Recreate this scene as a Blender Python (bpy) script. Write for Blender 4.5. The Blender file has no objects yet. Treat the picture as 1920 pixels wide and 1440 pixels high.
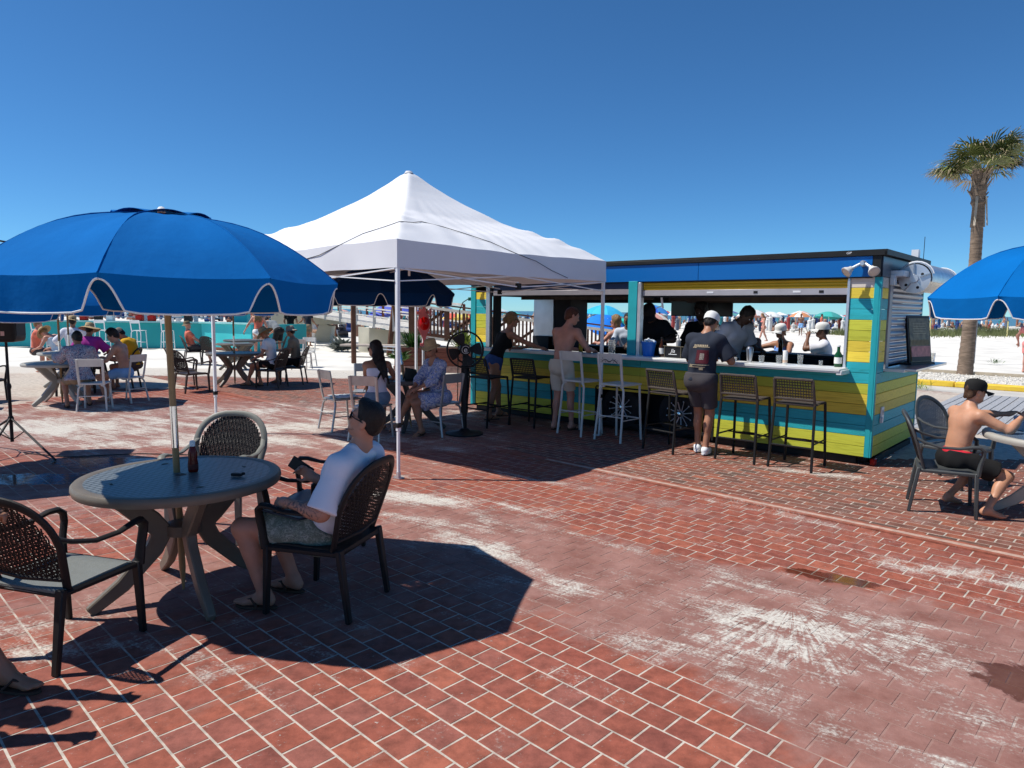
import bpy, bmesh, math, random, time
import numpy as np
from mathutils import Vector, Matrix, Euler, noise
from mathutils.bvhtree import BVHTree
T0 = time.time()
random.seed(7)
R = math.radians
scene = bpy.context.scene
# ------------------------------------------------------------------ camera
cd = bpy.data.cameras.new('camera'); cam = bpy.data.objects.new('camera', cd)
scene.collection.objects.link(cam); scene.camera = cam
cd.sensor_width = 36; cd.lens = 24.5625; cd.clip_start = .05; cd.clip_end = 60000
cam.matrix_world = Matrix.Translation((0, 0, 1.7)) @ Matrix.Rotation(math.pi/2-math.atan(137/1310), 4, 'X') @ Matrix.Rotation(0.0118, 4, 'Z')
# ------------------------------------------------------------------ world, sun, exposure
SUN_EL = 56.5
w = bpy.data.worlds.new('World'); scene.world = w; w.use_nodes = True
nt = w.node_tree; bg = nt.nodes['Background']
sky = nt.nodes.new('ShaderNodeTexSky'); sky.sky_type = 'NISHITA'; sky.sun_disc = False
sky.sun_elevation = R(SUN_EL); sky.sun_rotation = R(270); sky.altitude = 0
sky.air_density = 0.7; sky.dust_density = 0; sky.ozone_density = 10
tint = nt.nodes.new('ShaderNodeMix'); tint.data_type = 'RGBA'; tint.blend_type = 'MULTIPLY'; tint.inputs[0].default_value = 1; tint.inputs[7].default_value = (.64, .93, .97, 1)
gam = nt.nodes.new('ShaderNodeHueSaturation'); gam.inputs['Saturation'].default_value = 1.03
nt.links.new(sky.outputs[0], gam.inputs['Color']); nt.links.new(gam.outputs[0], tint.inputs[6]); nt.links.new(tint.outputs[2], bg.inputs[0]); bg.inputs[1].default_value = 0.118
sd = bpy.data.lights.new('sun', 'SUN'); sun = bpy.data.objects.new('sun', sd); scene.collection.objects.link(sun)
sd.energy = 5.0; sd.angle = R(.53); sd.color = (1, .955, .88)
sun.rotation_euler = Vector((1, 0, -math.tan(R(SUN_EL)))).to_track_quat('-Z', 'Y').to_euler()
vs = scene.view_settings
vs.view_transform = 'Standard'; vs.look = 'None'; vs.gamma = 1; vs.use_curve_mapping = False; vs.exposure = 0.12
# ------------------------------------------------------------------ materials
MAT = {}
def mat(name, col, rough=.6, metal=0., var=.12, vscale=6., bump=0., bscale=40., spec=.3, alpha=1., trans=0., sheen=0., coord='Object', stretch=(1, 1, 1), emit=None):
    if name in MAT: return MAT[name]
    m = bpy.data.materials.new(name); m.use_nodes = True; n = m.node_tree; L = n.links
    b = n.nodes['Principled BSDF']; b.inputs['Roughness'].default_value = rough; b.inputs['Metallic'].default_value = metal
    b.inputs['Specular IOR Level'].default_value = spec
    if trans: b.inputs['Transmission Weight'].default_value = trans
    if sheen: b.inputs['Sheen Weight'].default_value = sheen
    b.inputs['Alpha'].default_value = alpha
    tc = n.nodes.new('ShaderNodeTexCoord'); mp = n.nodes.new('ShaderNodeMapping'); mp.inputs['Scale'].default_value = stretch
    L.new(tc.outputs[coord], mp.inputs[0])
    no = n.nodes.new('ShaderNodeTexNoise'); no.inputs['Scale'].default_value = vscale; no.inputs['Detail'].default_value = 6
    L.new(mp.outputs[0], no.inputs['Vector'])
    mx = n.nodes.new('ShaderNodeMix'); mx.data_type = 'RGBA'
    d = [max(0, c*(1-var)) for c in col]; u = [min(1, c*(1+var)) for c in col]
    mr = n.nodes.new('ShaderNodeMapRange'); mr.inputs[1].default_value = .3; mr.inputs[2].default_value = .7
    L.new(no.outputs[0], mr.inputs[0]); L.new(mr.outputs[0], mx.inputs[0])
    mx.inputs[6].default_value = (*d, 1); mx.inputs[7].default_value = (*u, 1); L.new(mx.outputs[2], b.inputs['Base Color'])
    if bump:
        n2 = n.nodes.new('ShaderNodeTexNoise'); n2.inputs['Scale'].default_value = bscale; n2.inputs['Detail'].default_value = 4
        L.new(mp.outputs[0], n2.inputs['Vector'])
        bp = n.nodes.new('ShaderNodeBump'); bp.inputs['Strength'].default_value = bump; bp.inputs['Distance'].default_value = .01
        L.new(n2.outputs[0], bp.inputs['Height']); L.new(bp.outputs[0], b.inputs['Normal'])
    MAT[name] = m; m['bsdf'] = b.name; return m
def nodes_of(m): return m.node_tree, m.node_tree.nodes['Principled BSDF']
def pattern_mat(name, base, cols, scale=20, rough=.8, dist=1.5):
    """printed cloth: noise bands of several colours"""
    m = bpy.data.materials.new(name); m.use_nodes = True; n = m.node_tree; L = n.links; b = n.nodes['Principled BSDF']; b.inputs['Roughness'].default_value = rough
    tc = n.nodes.new('ShaderNodeTexCoord'); no = n.nodes.new('ShaderNodeTexNoise'); no.inputs['Scale'].default_value = scale; no.inputs['Detail'].default_value = 3; no.inputs['Distortion'].default_value = dist
    L.new(tc.outputs['Object'], no.inputs['Vector']); cr = n.nodes.new('ShaderNodeValToRGB'); cr.color_ramp.interpolation = 'CONSTANT'
    e = cr.color_ramp.elements; e[0].position = 0; e[0].color = (*base, 1); e[1].position = .44; e[1].color = (*cols[0], 1)
    ps = [.50, .55, .60, .66]
    for i, c in enumerate(cols[1:]):
        q = e.new(ps[i]); q.color = (*c, 1)
    L.new(no.outputs[0], cr.inputs[0]); L.new(cr.outputs[0], b.inputs['Base Color']); MAT[name] = m; return m
def wood_paint(name, col, knots=True):
    m = mat(name, col, rough=.55, var=.1, vscale=3, coord='Object')
    n, b = nodes_of(m); L = n.links
    tc = n.nodes.new('ShaderNodeTexCoord'); mp = n.nodes.new('ShaderNodeMapping'); mp.inputs['Scale'].default_value = (1.2, 9, 22)
    oi = n.nodes.new('ShaderNodeObjectInfo'); ad = n.nodes.new('ShaderNodeVectorMath'); ad.operation = 'ADD'
    cm = n.nodes.new('ShaderNodeCombineXYZ'); mu = n.nodes.new('ShaderNodeMath'); mu.operation = 'MULTIPLY'; mu.inputs[1].default_value = 37.
    L.new(oi.outputs['Random'], mu.inputs[0]); L.new(mu.outputs[0], cm.inputs[0]); L.new(mu.outputs[0], cm.inputs[2])
    L.new(tc.outputs['Object'], ad.inputs[0]); L.new(cm.outputs[0], ad.inputs[1]); L.new(ad.outputs[0], mp.inputs[0])
    no = n.nodes.new('ShaderNodeTexNoise'); no.inputs['Scale'].default_value = 2.2; no.inputs['Detail'].default_value = 8; no.inputs['Distortion'].default_value = 1.4
    L.new(mp.outputs[0], no.inputs['Vector'])
    cr = n.nodes.new('ShaderNodeValToRGB'); e = cr.color_ramp.elements
    e[0].position = .33; e[0].color = (col[0]*.78, col[1]*.76, col[2]*.7, 1); e[1].position = .50; e[1].color = (*col, 1)
    L.new(no.outputs[0], cr.inputs[0])
    hs = n.nodes.new('ShaderNodeHueSaturation'); mr = n.nodes.new('ShaderNodeMapRange'); mr.inputs[3].default_value = .84; mr.inputs[4].default_value = 1.14
    L.new(oi.outputs['Random'], mr.inputs[0]); L.new(mr.outputs[0], hs.inputs['Value']); L.new(cr.outputs[0], hs.inputs['Color'])
    L.new(hs.outputs[0], b.inputs['Base Color'])
    bp = n.nodes.new('ShaderNodeBump'); bp.inputs['Strength'].default_value = .15; bp.inputs['Distance'].default_value = .002
    L.new(no.outputs[0], bp.inputs['Height']); L.new(bp.outputs[0], b.inputs['Normal'])
    return m
# ------------------------------------------------------------------ mesh helpers
class MB:
    def __init__(s): s.v = []; s.f = []
    def add(s, vs, fs):
        o = len(s.v); s.v += [tuple(p) for p in vs]; s.f += [tuple(i+o for i in f) for f in fs]; return s
    def box(s, c, d, rot=None):
        hx, hy, hz = d[0]/2, d[1]/2, d[2]/2; c = Vector(c)
        P = [Vector((x, y, z)) for x in (-hx, hx) for y in (-hy, hy) for z in (-hz, hz)]
        if rot is not None:
            M = Euler(rot).to_matrix() if not isinstance(rot, Matrix) else rot
            P = [M @ p for p in P]
        return s.add([p+c for p in P], [(0, 1, 3, 2), (4, 6, 7, 5), (0, 4, 5, 1), (2, 3, 7, 6), (0, 2, 6, 4), (1, 5, 7, 3)])
    def bar(s, a, b, w, h, up=(0, 0, 1), w2=None, h2=None):
        a = Vector(a); b = Vector(b); d = (b-a).normalized(); u = Vector(up)
        if abs(d.dot(u)) > .98: u = Vector((0, 1, 0))
        x = d.cross(u).normalized(); z = x.cross(d); w2 = w2 or w; h2 = h2 or h
        P = []
        for p, ww, hh in ((a, w, h), (b, w2, h2)):
            for sx, sz in ((-1, -1), (1, -1), (1, 1), (-1, 1)): P.append(p+x*sx*ww/2+z*sz*hh/2)
        return s.add(P, [(3, 2, 1, 0), (4, 5, 6, 7), (0, 1, 5, 4), (1, 2, 6, 5), (2, 3, 7, 6), (3, 0, 4, 7)])
    def tube(s, pts, r, n=8, sx=1., up=None, cap=True, closed=False):
        """tube through pts, radius r (number or list); sx widens the section sideways"""
        pts = [Vector(p) for p in pts]; m = len(pts); rr = r if isinstance(r, (list, tuple)) else [r]*m
        V = []; x = None
        for i, p in enumerate(pts):
            if closed: t = pts[(i+1) % m]-pts[i-1]
            else: t = pts[min(i+1, m-1)]-pts[max(i-1, 0)]
            t.normalize()
            if up is not None:
                u = Vector(up)
                if abs(t.dot(u)) > .995: u = Vector((.03, 1, .02)).normalized()
                x = t.cross(u).normalized()
            elif x is None:
                u = Vector((0, 0, 1)) if abs(t.z) < .9 else Vector((0, 1, 0)); x = t.cross(u).normalized()
            else: x = (x-t*x.dot(t)).normalized()
            z = x.cross(t)
            for k in range(n):
                a = 2*math.pi*(k+.5)/n; V.append(p+x*math.cos(a)*rr[i]*sx+z*math.sin(a)*rr[i])
        F = []
        for i in range(m if closed else m-1):
            j = (i+1) % m
            for k in range(n): F.append((i*n+k, i*n+(k+1) % n, j*n+(k+1) % n, j*n+k))
        if cap and not closed: F.append(tuple(range(n-1, -1, -1))); F.append(tuple((m-1)*n+k for k in range(n)))
        return s.add(V, F)
    def lathe(s, prof, n=24, c=(0, 0, 0), rot=None, cap=True):
        c = Vector(c); V = []
        for r, z in prof:
            for k in range(n):
                a = 2*math.pi*k/n; p = Vector((r*math.cos(a), r*math.sin(a), z))
                if rot is not None: p = rot @ p
                V.append(p+c)
        F = []
        for i in range(len(prof)-1):
            for k in range(n): F.append((i*n+k, i*n+(k+1) % n, (i+1)*n+(k+1) % n, (i+1)*n+k))
        if cap: F.append(tuple(range(n-1, -1, -1))); F.append(tuple((len(prof)-1)*n+k for k in range(n)))
        return s.add(V, F)
    def prism(s, poly, z0, z1, M=None):
        """poly in xy extruded z0..z1, then transformed by M"""
        n = len(poly); V = [Vector((x, y, z0)) for x, y in poly]+[Vector((x, y, z1)) for x, y in poly]
        if M is not None: V = [M @ v for v in V]
        F = [tuple(range(n-1, -1, -1)), tuple(range(n, 2*n))]+[(i, (i+1) % n, n+(i+1) % n, n+i) for i in range(n)]
        return s.add(V, F)
    def grid(s, fn, nu, nv, thick=0, flip=False):
        """surface fn(u,v) -> point, u,v in 0..1; thick adds a back sheet"""
        P = [[Vector(fn(i/nu, j/nv)) for j in range(nv+1)] for i in range(nu+1)]
        V = [p for row in P for p in row]; W = nv+1
        F = [(i*W+j, (i+1)*W+j, (i+1)*W+j+1, i*W+j+1) for i in range(nu) for j in range(nv)]
        if flip: F = [f[::-1] for f in F]
        if thick:
            N = []
            for i in range(nu+1):
                for j in range(nv+1):
                    du = P[min(i+1, nu)][j]-P[max(i-1, 0)][j]; dv = P[i][min(j+1, nv)]-P[i][max(j-1, 0)]
                    n_ = du.cross(dv); n_ = n_.normalized() if n_.length > 1e-9 else Vector((0, 0, 1))
                    N.append(n_ if not flip else -n_)
            K = len(V); V2 = [v-n_*thick for v, n_ in zip(V, N)]
            F2 = [tuple(K+i for i in f[::-1]) for f in F]
            E = []
            def side(a, b): E.append((a, a+K, b+K, b) if not flip else (b, b+K, a+K, a))
            for j in range(nv): side(j+1, j); side(nu*W+j, nu*W+j+1)
            for i in range(nu): side(i*W, (i+1)*W); side((i+1)*W+nv, i*W+nv)
            V = V+V2; F = F+F2+E
        return s.add(V, F)
    def mesh(s, name, mats, bevel=0, smooth=True, angle=38, seg=1):
        me = bpy.data.meshes.new(name); me.from_pydata(s.v, [], s.f)
        if bevel:
            bm = bmesh.new(); bm.from_mesh(me)
            ed = [e for e in bm.edges if len(e.link_faces) == 2 and e.calc_face_angle(0) > R(40)]
            if ed: bmesh.ops.bevel(bm, geom=ed, offset=bevel, segments=seg, affect='EDGES', profile=.5, clamp_overlap=True)
            bm.to_mesh(me); bm.free()
        for m in (mats if isinstance(mats, (list, tuple)) else [mats]): me.materials.append(m)
        if smooth:
            me.polygons.foreach_set('use_smooth', [True]*len(me.polygons)); me.set_sharp_from_angle(angle=R(angle))
        me.update(); return me
C = scene.collection
def link(name, me, parent=None, label=None, loc=None, rot=None):
    o = bpy.data.objects.new(name, me); C.objects.link(o)
    if parent is not None: o.parent = parent
    if loc is not None: o.location = loc
    if rot is not None: o.rotation_euler = rot
    if label: o['label'] = label
    return o
def part(name, mb, m, parent=None, label=None, bevel=0, smooth=True, angle=38, loc=None, rot=None, kind=None, seg=1):
    o = link(name, mb.mesh(name, m, bevel, smooth, angle, seg), parent, label, loc, rot)
    if kind: o['kind'] = kind
    return o
def thing(name, label, cat, loc=(0, 0, 0), rz=0, group=None):
    o = bpy.data.objects.new(name, None); C.objects.link(o); o.location = loc; o.rotation_euler = (0, 0, rz)
    o['label'] = label; o['category'] = cat
    if group: o['group'] = group
    return o
def tag(o, label, cat, group=None):
    o['label'] = label; o['category'] = cat
    if group: o['group'] = group
    return o
def struct(name, mb, m, **k):
    o = part(name, mb, m, **k); o['kind'] = 'structure'; return o
def dup(root, loc=None, rz=None, label=None, group=None):
    def cp(o, par):
        c = o.copy(); C.objects.link(c)
        if par is not None: c.parent = par
        for ch in KIDS.get(o.name, []): cp(ch, c)
        return c
    KIDS = {}
    def scan(o):
        KIDS[o.name] = list(o.children)
        for ch in o.children: scan(ch)
    scan(root); r = cp(root, None)
    if loc is not None: r.location = loc
    if rz is not None: r.rotation_euler = (0, 0, rz)
    if label: r['label'] = label
    if group: r['group'] = group
    return r
def text_mesh(txt, size, depth=.001, font_bold=False, shear=0):
    cu = bpy.data.curves.new('lettering', 'FONT'); cu.body = txt; cu.size = size; cu.extrude = depth; cu.align_x = 'CENTER'; cu.align_y = 'CENTER'; cu.shear = shear
    cu.resolution_u = 3
    o = bpy.data.objects.new('lettering_tmp', cu); C.objects.link(o); dg = bpy.context.evaluated_depsgraph_get()
    me = bpy.data.meshes.new_from_object(o.evaluated_get(dg)); bpy.data.objects.remove(o); bpy.data.curves.remove(cu); return me
def lettering(txt, size, m, parent, M, name='lettering', shear=0, depth=.001):
    me = text_mesh(txt, size, depth, shear=shear); me.transform(M); me.materials.clear(); me.materials.append(m)
    return link(name, me, parent)
def rotz(p, a): return (p[0]*math.cos(a)-p[1]*math.sin(a), p[0]*math.sin(a)+p[1]*math.cos(a))
# ---- shared materials
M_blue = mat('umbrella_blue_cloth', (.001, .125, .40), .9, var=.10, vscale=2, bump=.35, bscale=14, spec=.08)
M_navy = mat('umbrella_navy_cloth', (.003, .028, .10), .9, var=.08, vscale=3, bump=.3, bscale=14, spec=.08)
M_piping = mat('white_piping', (.75, .75, .73), .7, var=.05)
M_pole = mat('varnished_wood_pole', (.36, .22, .10), .45, var=.2, vscale=4, stretch=(8, 8, 1))
M_chrome = mat('steel_sleeve', (.75, .75, .75), .18, 1., var=.03)
M_resinD = mat('brown_resin', (.014, .012, .012), .55, var=.15, vscale=9, bump=.15, bscale=300)
M_resinG = mat('taupe_resin', (.155, .13, .10), .45, var=.08, vscale=9, bump=.15, bscale=300)
M_resinC = mat('charcoal_resin', (.055, .06, .062), .45, var=.12, vscale=9, bump=.15, bscale=300)
M_weaveD = mat('dark_woven_resin', (.013, .010, .010), .6, var=.3, vscale=60)
M_alu = mat('brushed_aluminium', (.50, .49, .46), .42, .65, var=.1, vscale=12, bump=.08, bscale=200)
M_aluW = mat('pale_painted_metal', (.62, .60, .55), .5, .0, var=.08, vscale=10)
M_black = mat('black_metal', (.010, .010, .011), .55, 0., var=.2, vscale=12)
M_blackp = mat('black_plastic', (.012, .012, .014), .5, var=.2, vscale=12)
M_white = mat('white_metal_tube', (.78, .79, .80), .35, 0, var=.04)
M_rope = mat('taupe_rope', (.075, .06, .05), .8, var=.2, vscale=40, bump=.4, bscale=260)
M_steel = mat('stainless_steel', (.52, .52, .53), .28, .9, var=.08, vscale=5)
M_zinc = mat('galvanised_steel', (.62, .65, .68), .35, .7, var=.15, vscale=8)
M_grey = mat('grey_painted_steel', (.30, .31, .33), .5, .3, var=.1)
M_rubber = mat('tyre_rubber', (.02, .02, .021), .8, var=.2)
M_glass = mat('clear_glass', (.9, .92, .92), .05, 0, var=.02, trans=.85, alpha=.55)
M_hair = mat('dark_hair', (.012, .009, .008), .5, var=.4, vscale=90, bump=.6, bscale=160)
M_hairB = mat('blonde_hair', (.23, .14, .06), .5, var=.4, vscale=90, bump=.6, bscale=160)
M_hairR = mat('auburn_hair', (.09, .03, .014), .5, var=.4, vscale=90, bump=.6, bscale=160)
M_straw = mat('straw', (.42, .30, .16), .8, var=.2, vscale=60, bump=.4, bscale=200)
M_capW = mat('white_cap_cloth', (.72, .72, .70), .85, var=.06)
M_capK = mat('black_cap_cloth', (.010, .010, .010), .85, var=.2)
# ------------------------------------------------------------------ organic shapes: signed distance fields -> surface nets
def npv(p): return np.array(p, dtype=np.float32)
class SDF:
    def __init__(s, k=.03): s.p = []; s.k = k; s.clips = []; s.cuts = []
    def cone(s, a, b, ra, rb=None, k=None, cap=False): s.p.append(('c', npv(a), npv(b), ra, ra if rb is None else rb, k, cap)); return s
    def ell(s, c, r, M=None, k=None): s.p.append(('e', npv(c), npv(r), np.eye(3, dtype=np.float32) if M is None else np.array(M, dtype=np.float32), k)); return s
    def sph(s, c, r, k=None): return s.cone(c, Vector(c)+Vector((0, 0, 1e-4)), r, r, k)
    def clip(s, p, n): s.clips.append((npv(p), npv(Vector(n).normalized()))); return s      # removes the side n points to
    def cut(s, c, r, M=None): s.cuts.append((npv(c), npv(r), np.eye(3, dtype=np.float32) if M is None else np.array(M, dtype=np.float32))); return s
    def mesh(s, name, mats, h=.014, wr=0, wf=30, seed=0, smooth_it=1):
        lo = np.full(3, 1e9); hi = -lo
        for q in s.p:
            if q[0] == 'c':
                r = max(q[3], q[4]); lo = np.minimum(lo, np.minimum(q[1], q[2])-r); hi = np.maximum(hi, np.maximum(q[1], q[2])+r)
            else:
                r = float(np.max(q[2])); lo = np.minimum(lo, q[1]-r); hi = np.maximum(hi, q[1]+r)
        lo -= 2.5*h+wr; hi += 2.5*h+wr
        n = np.ceil((hi-lo)/h).astype(int)+1
        F = np.full(tuple(n), .2, dtype=np.float32)
        ax = [(lo[i]+h*np.arange(n[i])).astype(np.float32) for i in range(3)]
        for q in s.p:
            if q[0] == 'c': r = max(q[3], q[4]); a = np.minimum(q[1], q[2])-r; b = np.maximum(q[1], q[2])+r; k = q[5]
            else: r = float(np.max(q[2])); a = q[1]-r; b = q[1]+r; k = q[4]
            k = s.k if k is None else k; m = k+2.5*h
            i0 = np.maximum(((a-m-lo)/h).astype(int), 0); i1 = np.minimum(((b+m-lo)/h).astype(int)+2, n)
            if np.any(i1 <= i0): continue
            sl = tuple(slice(i0[i], i1[i]) for i in range(3))
            X = ax[0][sl[0]][:, None, None]; Y = ax[1][sl[1]][None, :, None]; Z = ax[2][sl[2]][None, None, :]
            if q[0] == 'c':
                ba = q[2]-q[1]; L2 = float(ba@ba)+1e-12; px, py, pz = X-q[1][0], Y-q[1][1], Z-q[1][2]
                t = np.clip((px*ba[0]+py*ba[1]+pz*ba[2])/L2, 0, 1)
                d = np.sqrt((px-t*ba[0])**2+(py-t*ba[1])**2+(pz-t*ba[2])**2)-(q[3]+(q[4]-q[3])*t)
                if q[6]:
                    L = math.sqrt(L2); d = np.maximum(d, ((X-q[2][0])*ba[0]+(Y-q[2][1])*ba[1]+(Z-q[2][2])*ba[2])/L)
            else:
                px, py, pz = X-q[1][0], Y-q[1][1], Z-q[1][2]; M = q[3]; rr = q[2]
                u = [px*M[j, 0]+py*M[j, 1]+pz*M[j, 2] for j in range(3)]
                k0 = np.sqrt(sum((u[j]/rr[j])**2 for j in range(3))); k1 = np.sqrt(sum((u[j]/rr[j]**2)**2 for j in range(3)))+1e-6
                d = k0*(k0-1)/k1; d = np.where(k0 < .3, -float(np.min(rr))*.7, d)
            f = F[sl]; hh = np.maximum(k-np.abs(f-d), 0)/k
            F[sl] = np.minimum(f, d)-hh*hh*k*.25
        X = ax[0][:, None, None]; Y = ax[1][None, :, None]; Z = ax[2][None, None, :]
        if wr:
            rs = np.random.RandomState(seed+3); W = 0
            for j in range(5):
                d = rs.randn(3); d[2] *= .6; d /= np.linalg.norm(d); fq = wf*rs.uniform(.6, 1.7)
                W = W+np.sin((X*d[0]+Y*d[1]+Z*d[2])*fq+rs.uniform(0, 6)+1.5*np.sin((X*d[1]-Y*d[0]+Z*.3)*fq*.4))
            F = F+wr*W.astype(np.float32)/2.2
        for p, nn in s.clips: F = np.maximum(F, (X-p[0])*nn[0]+(Y-p[1])*nn[1]+(Z-p[2])*nn[2])
        for c, rr, M in s.cuts:
            px, py, pz = X-c[0], Y-c[1], Z-c[2]; u = [px*M[j, 0]+py*M[j, 1]+pz*M[j, 2] for j in range(3)]
            k0 = np.sqrt(sum((u[j]/rr[j])**2 for j in range(3))); F = np.maximum(F, -(k0-1)*float(np.min(rr)))
        F = F.astype(np.float32)
        V, Q = surface_nets(F, lo, h)
        me = bpy.data.meshes.new(name)
        me.vertices.add(len(V)); me.vertices.foreach_set('co', V.astype(np.float32).ravel())
        nq = len(Q); me.loops.add(nq*4); me.polygons.add(nq)
        me.loops.foreach_set('vertex_index', Q.astype(np.int32).ravel()); me.polygons.foreach_set('loop_start', np.arange(0, nq*4, 4, dtype=np.int32))
        me.polygons.foreach_set('loop_total', np.full(nq, 4, dtype=np.int32)); me.update(calc_edges=True); me.validate()
        me.polygons.foreach_set('use_smooth', [True]*len(me.polygons))
        for m in (mats if isinstance(mats, (list, tuple)) else [mats]): me.materials.append(m)
        if s.clips or any(q[0] == 'c' and q[6] for q in s.p): me.set_sharp_from_angle(angle=R(55))
        return me
def surface_nets(F, lo, h):
    ins = F < 0; nx, ny, nz = F.shape
    c = np.zeros((nx-1, ny-1, nz-1), dtype=np.int8)
    offs = [(i, j, k) for i in (0, 1) for j in (0, 1) for k in (0, 1)]
    for i, j, k in offs: c += ins[i:nx-1+i, j:ny-1+j, k:nz-1+k]
    act = np.argwhere((c > 0) & (c < 8)); N = len(act)
    idx = np.full((nx-1, ny-1, nz-1), -1, dtype=np.int32); idx[act[:, 0], act[:, 1], act[:, 2]] = np.arange(N)
    cor = np.stack([F[act[:, 0]+i, act[:, 1]+j, act[:, 2]+k] for i, j, k in offs], 1)
    P = np.zeros((N, 3)); cnt = np.zeros(N)
    for a in range(8):
        for b in range(a+1, 8):
            da = np.array(offs[b])-np.array(offs[a])
            if np.abs(da).sum() != 1: continue
            va, vb = cor[:, a], cor[:, b]; m = (va < 0) != (vb < 0); t = np.where(m, va/(va-vb+1e-12), 0)
            P += m[:, None]*(np.array(offs[a])[None]+t[:, None]*da[None]); cnt += m
    P = (P/cnt[:, None]+act)*h+lo
    Qs = []
    for ax_ in range(3):
        sh = [slice(None)]*3; sh2 = [slice(None)]*3; sh[ax_] = slice(0, -1); sh2[ax_] = slice(1, None)
        m = ins[tuple(sh)] != ins[tuple(sh2)]; e = np.argwhere(m)
        o1, o2 = [(1, 2), (2, 0), (0, 1)][ax_]
        e = e[(e[:, o1] > 0) & (e[:, o2] > 0)]
        e = e[(e[:, o1] < F.shape[o1]-1) & (e[:, o2] < F.shape[o2]-1)]
        def g(d1, d2):
            q = e.copy(); q[:, o1] -= d1; q[:, o2] -= d2; return idx[q[:, 0], q[:, 1], q[:, 2]]
        A = np.stack([g(1, 1), g(0, 1), g(0, 0), g(1, 0)], 1)
        sgn = ins[e[:, 0], e[:, 1], e[:, 2]]; A[~sgn] = A[~sgn][:, ::-1]; Qs.append(A)
    return P, np.concatenate(Qs)
def frame(f, u):
    """rows: right, forward, up"""
    f = Vector(f).normalized(); u = Vector(u); r = f.cross(u).normalized(); u = r.cross(f); return Matrix((r, f, u))
def ik(a, t, l1, l2, hint):
    a = Vector(a); t = Vector(t); d = t-a; D = min(d.length, (l1+l2)*.995); D = max(D, abs(l1-l2)*1.05+.01); d.normalize(); t = a+d*D
    x = (l1*l1-l2*l2+D*D)/(2*D); y = math.sqrt(max(l1*l1-x*x, 0)); h = Vector(hint); h = (h-d*h.dot(d)).normalized()
    return a+d*x+h*y, t
SKIN = {}
def skin(name, col):
    if name not in SKIN:
        m = mat('skin_'+name, col, .5, var=.1, vscale=14, bump=.05, bscale=120, spec=.4); b = m.node_tree.nodes['Principled BSDF']
        b.inputs['Subsurface Weight'].default_value = .06; b.inputs['Subsurface Radius'].default_value = (.02, .008, .005)
        SKIN[name] = m
    return SKIN[name]
S_fair = skin('fair', (.52, .27, .18)); S_tan = skin('tan', (.36, .17, .10)); S_red = skin('sunburnt', (.52, .25, .175)); S_dark = skin('dark', (.055, .026, .017)); S_brown = skin('brown', (.17, .075, .042))
M_eye = mat('eye_white', (.7, .68, .66), .3, var=.02); M_lens = mat('dark_lens', (.008, .008, .01), .08, var=.02)
M_lip = mat('lips', (.30, .09, .08), .5, var=.05)
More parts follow.
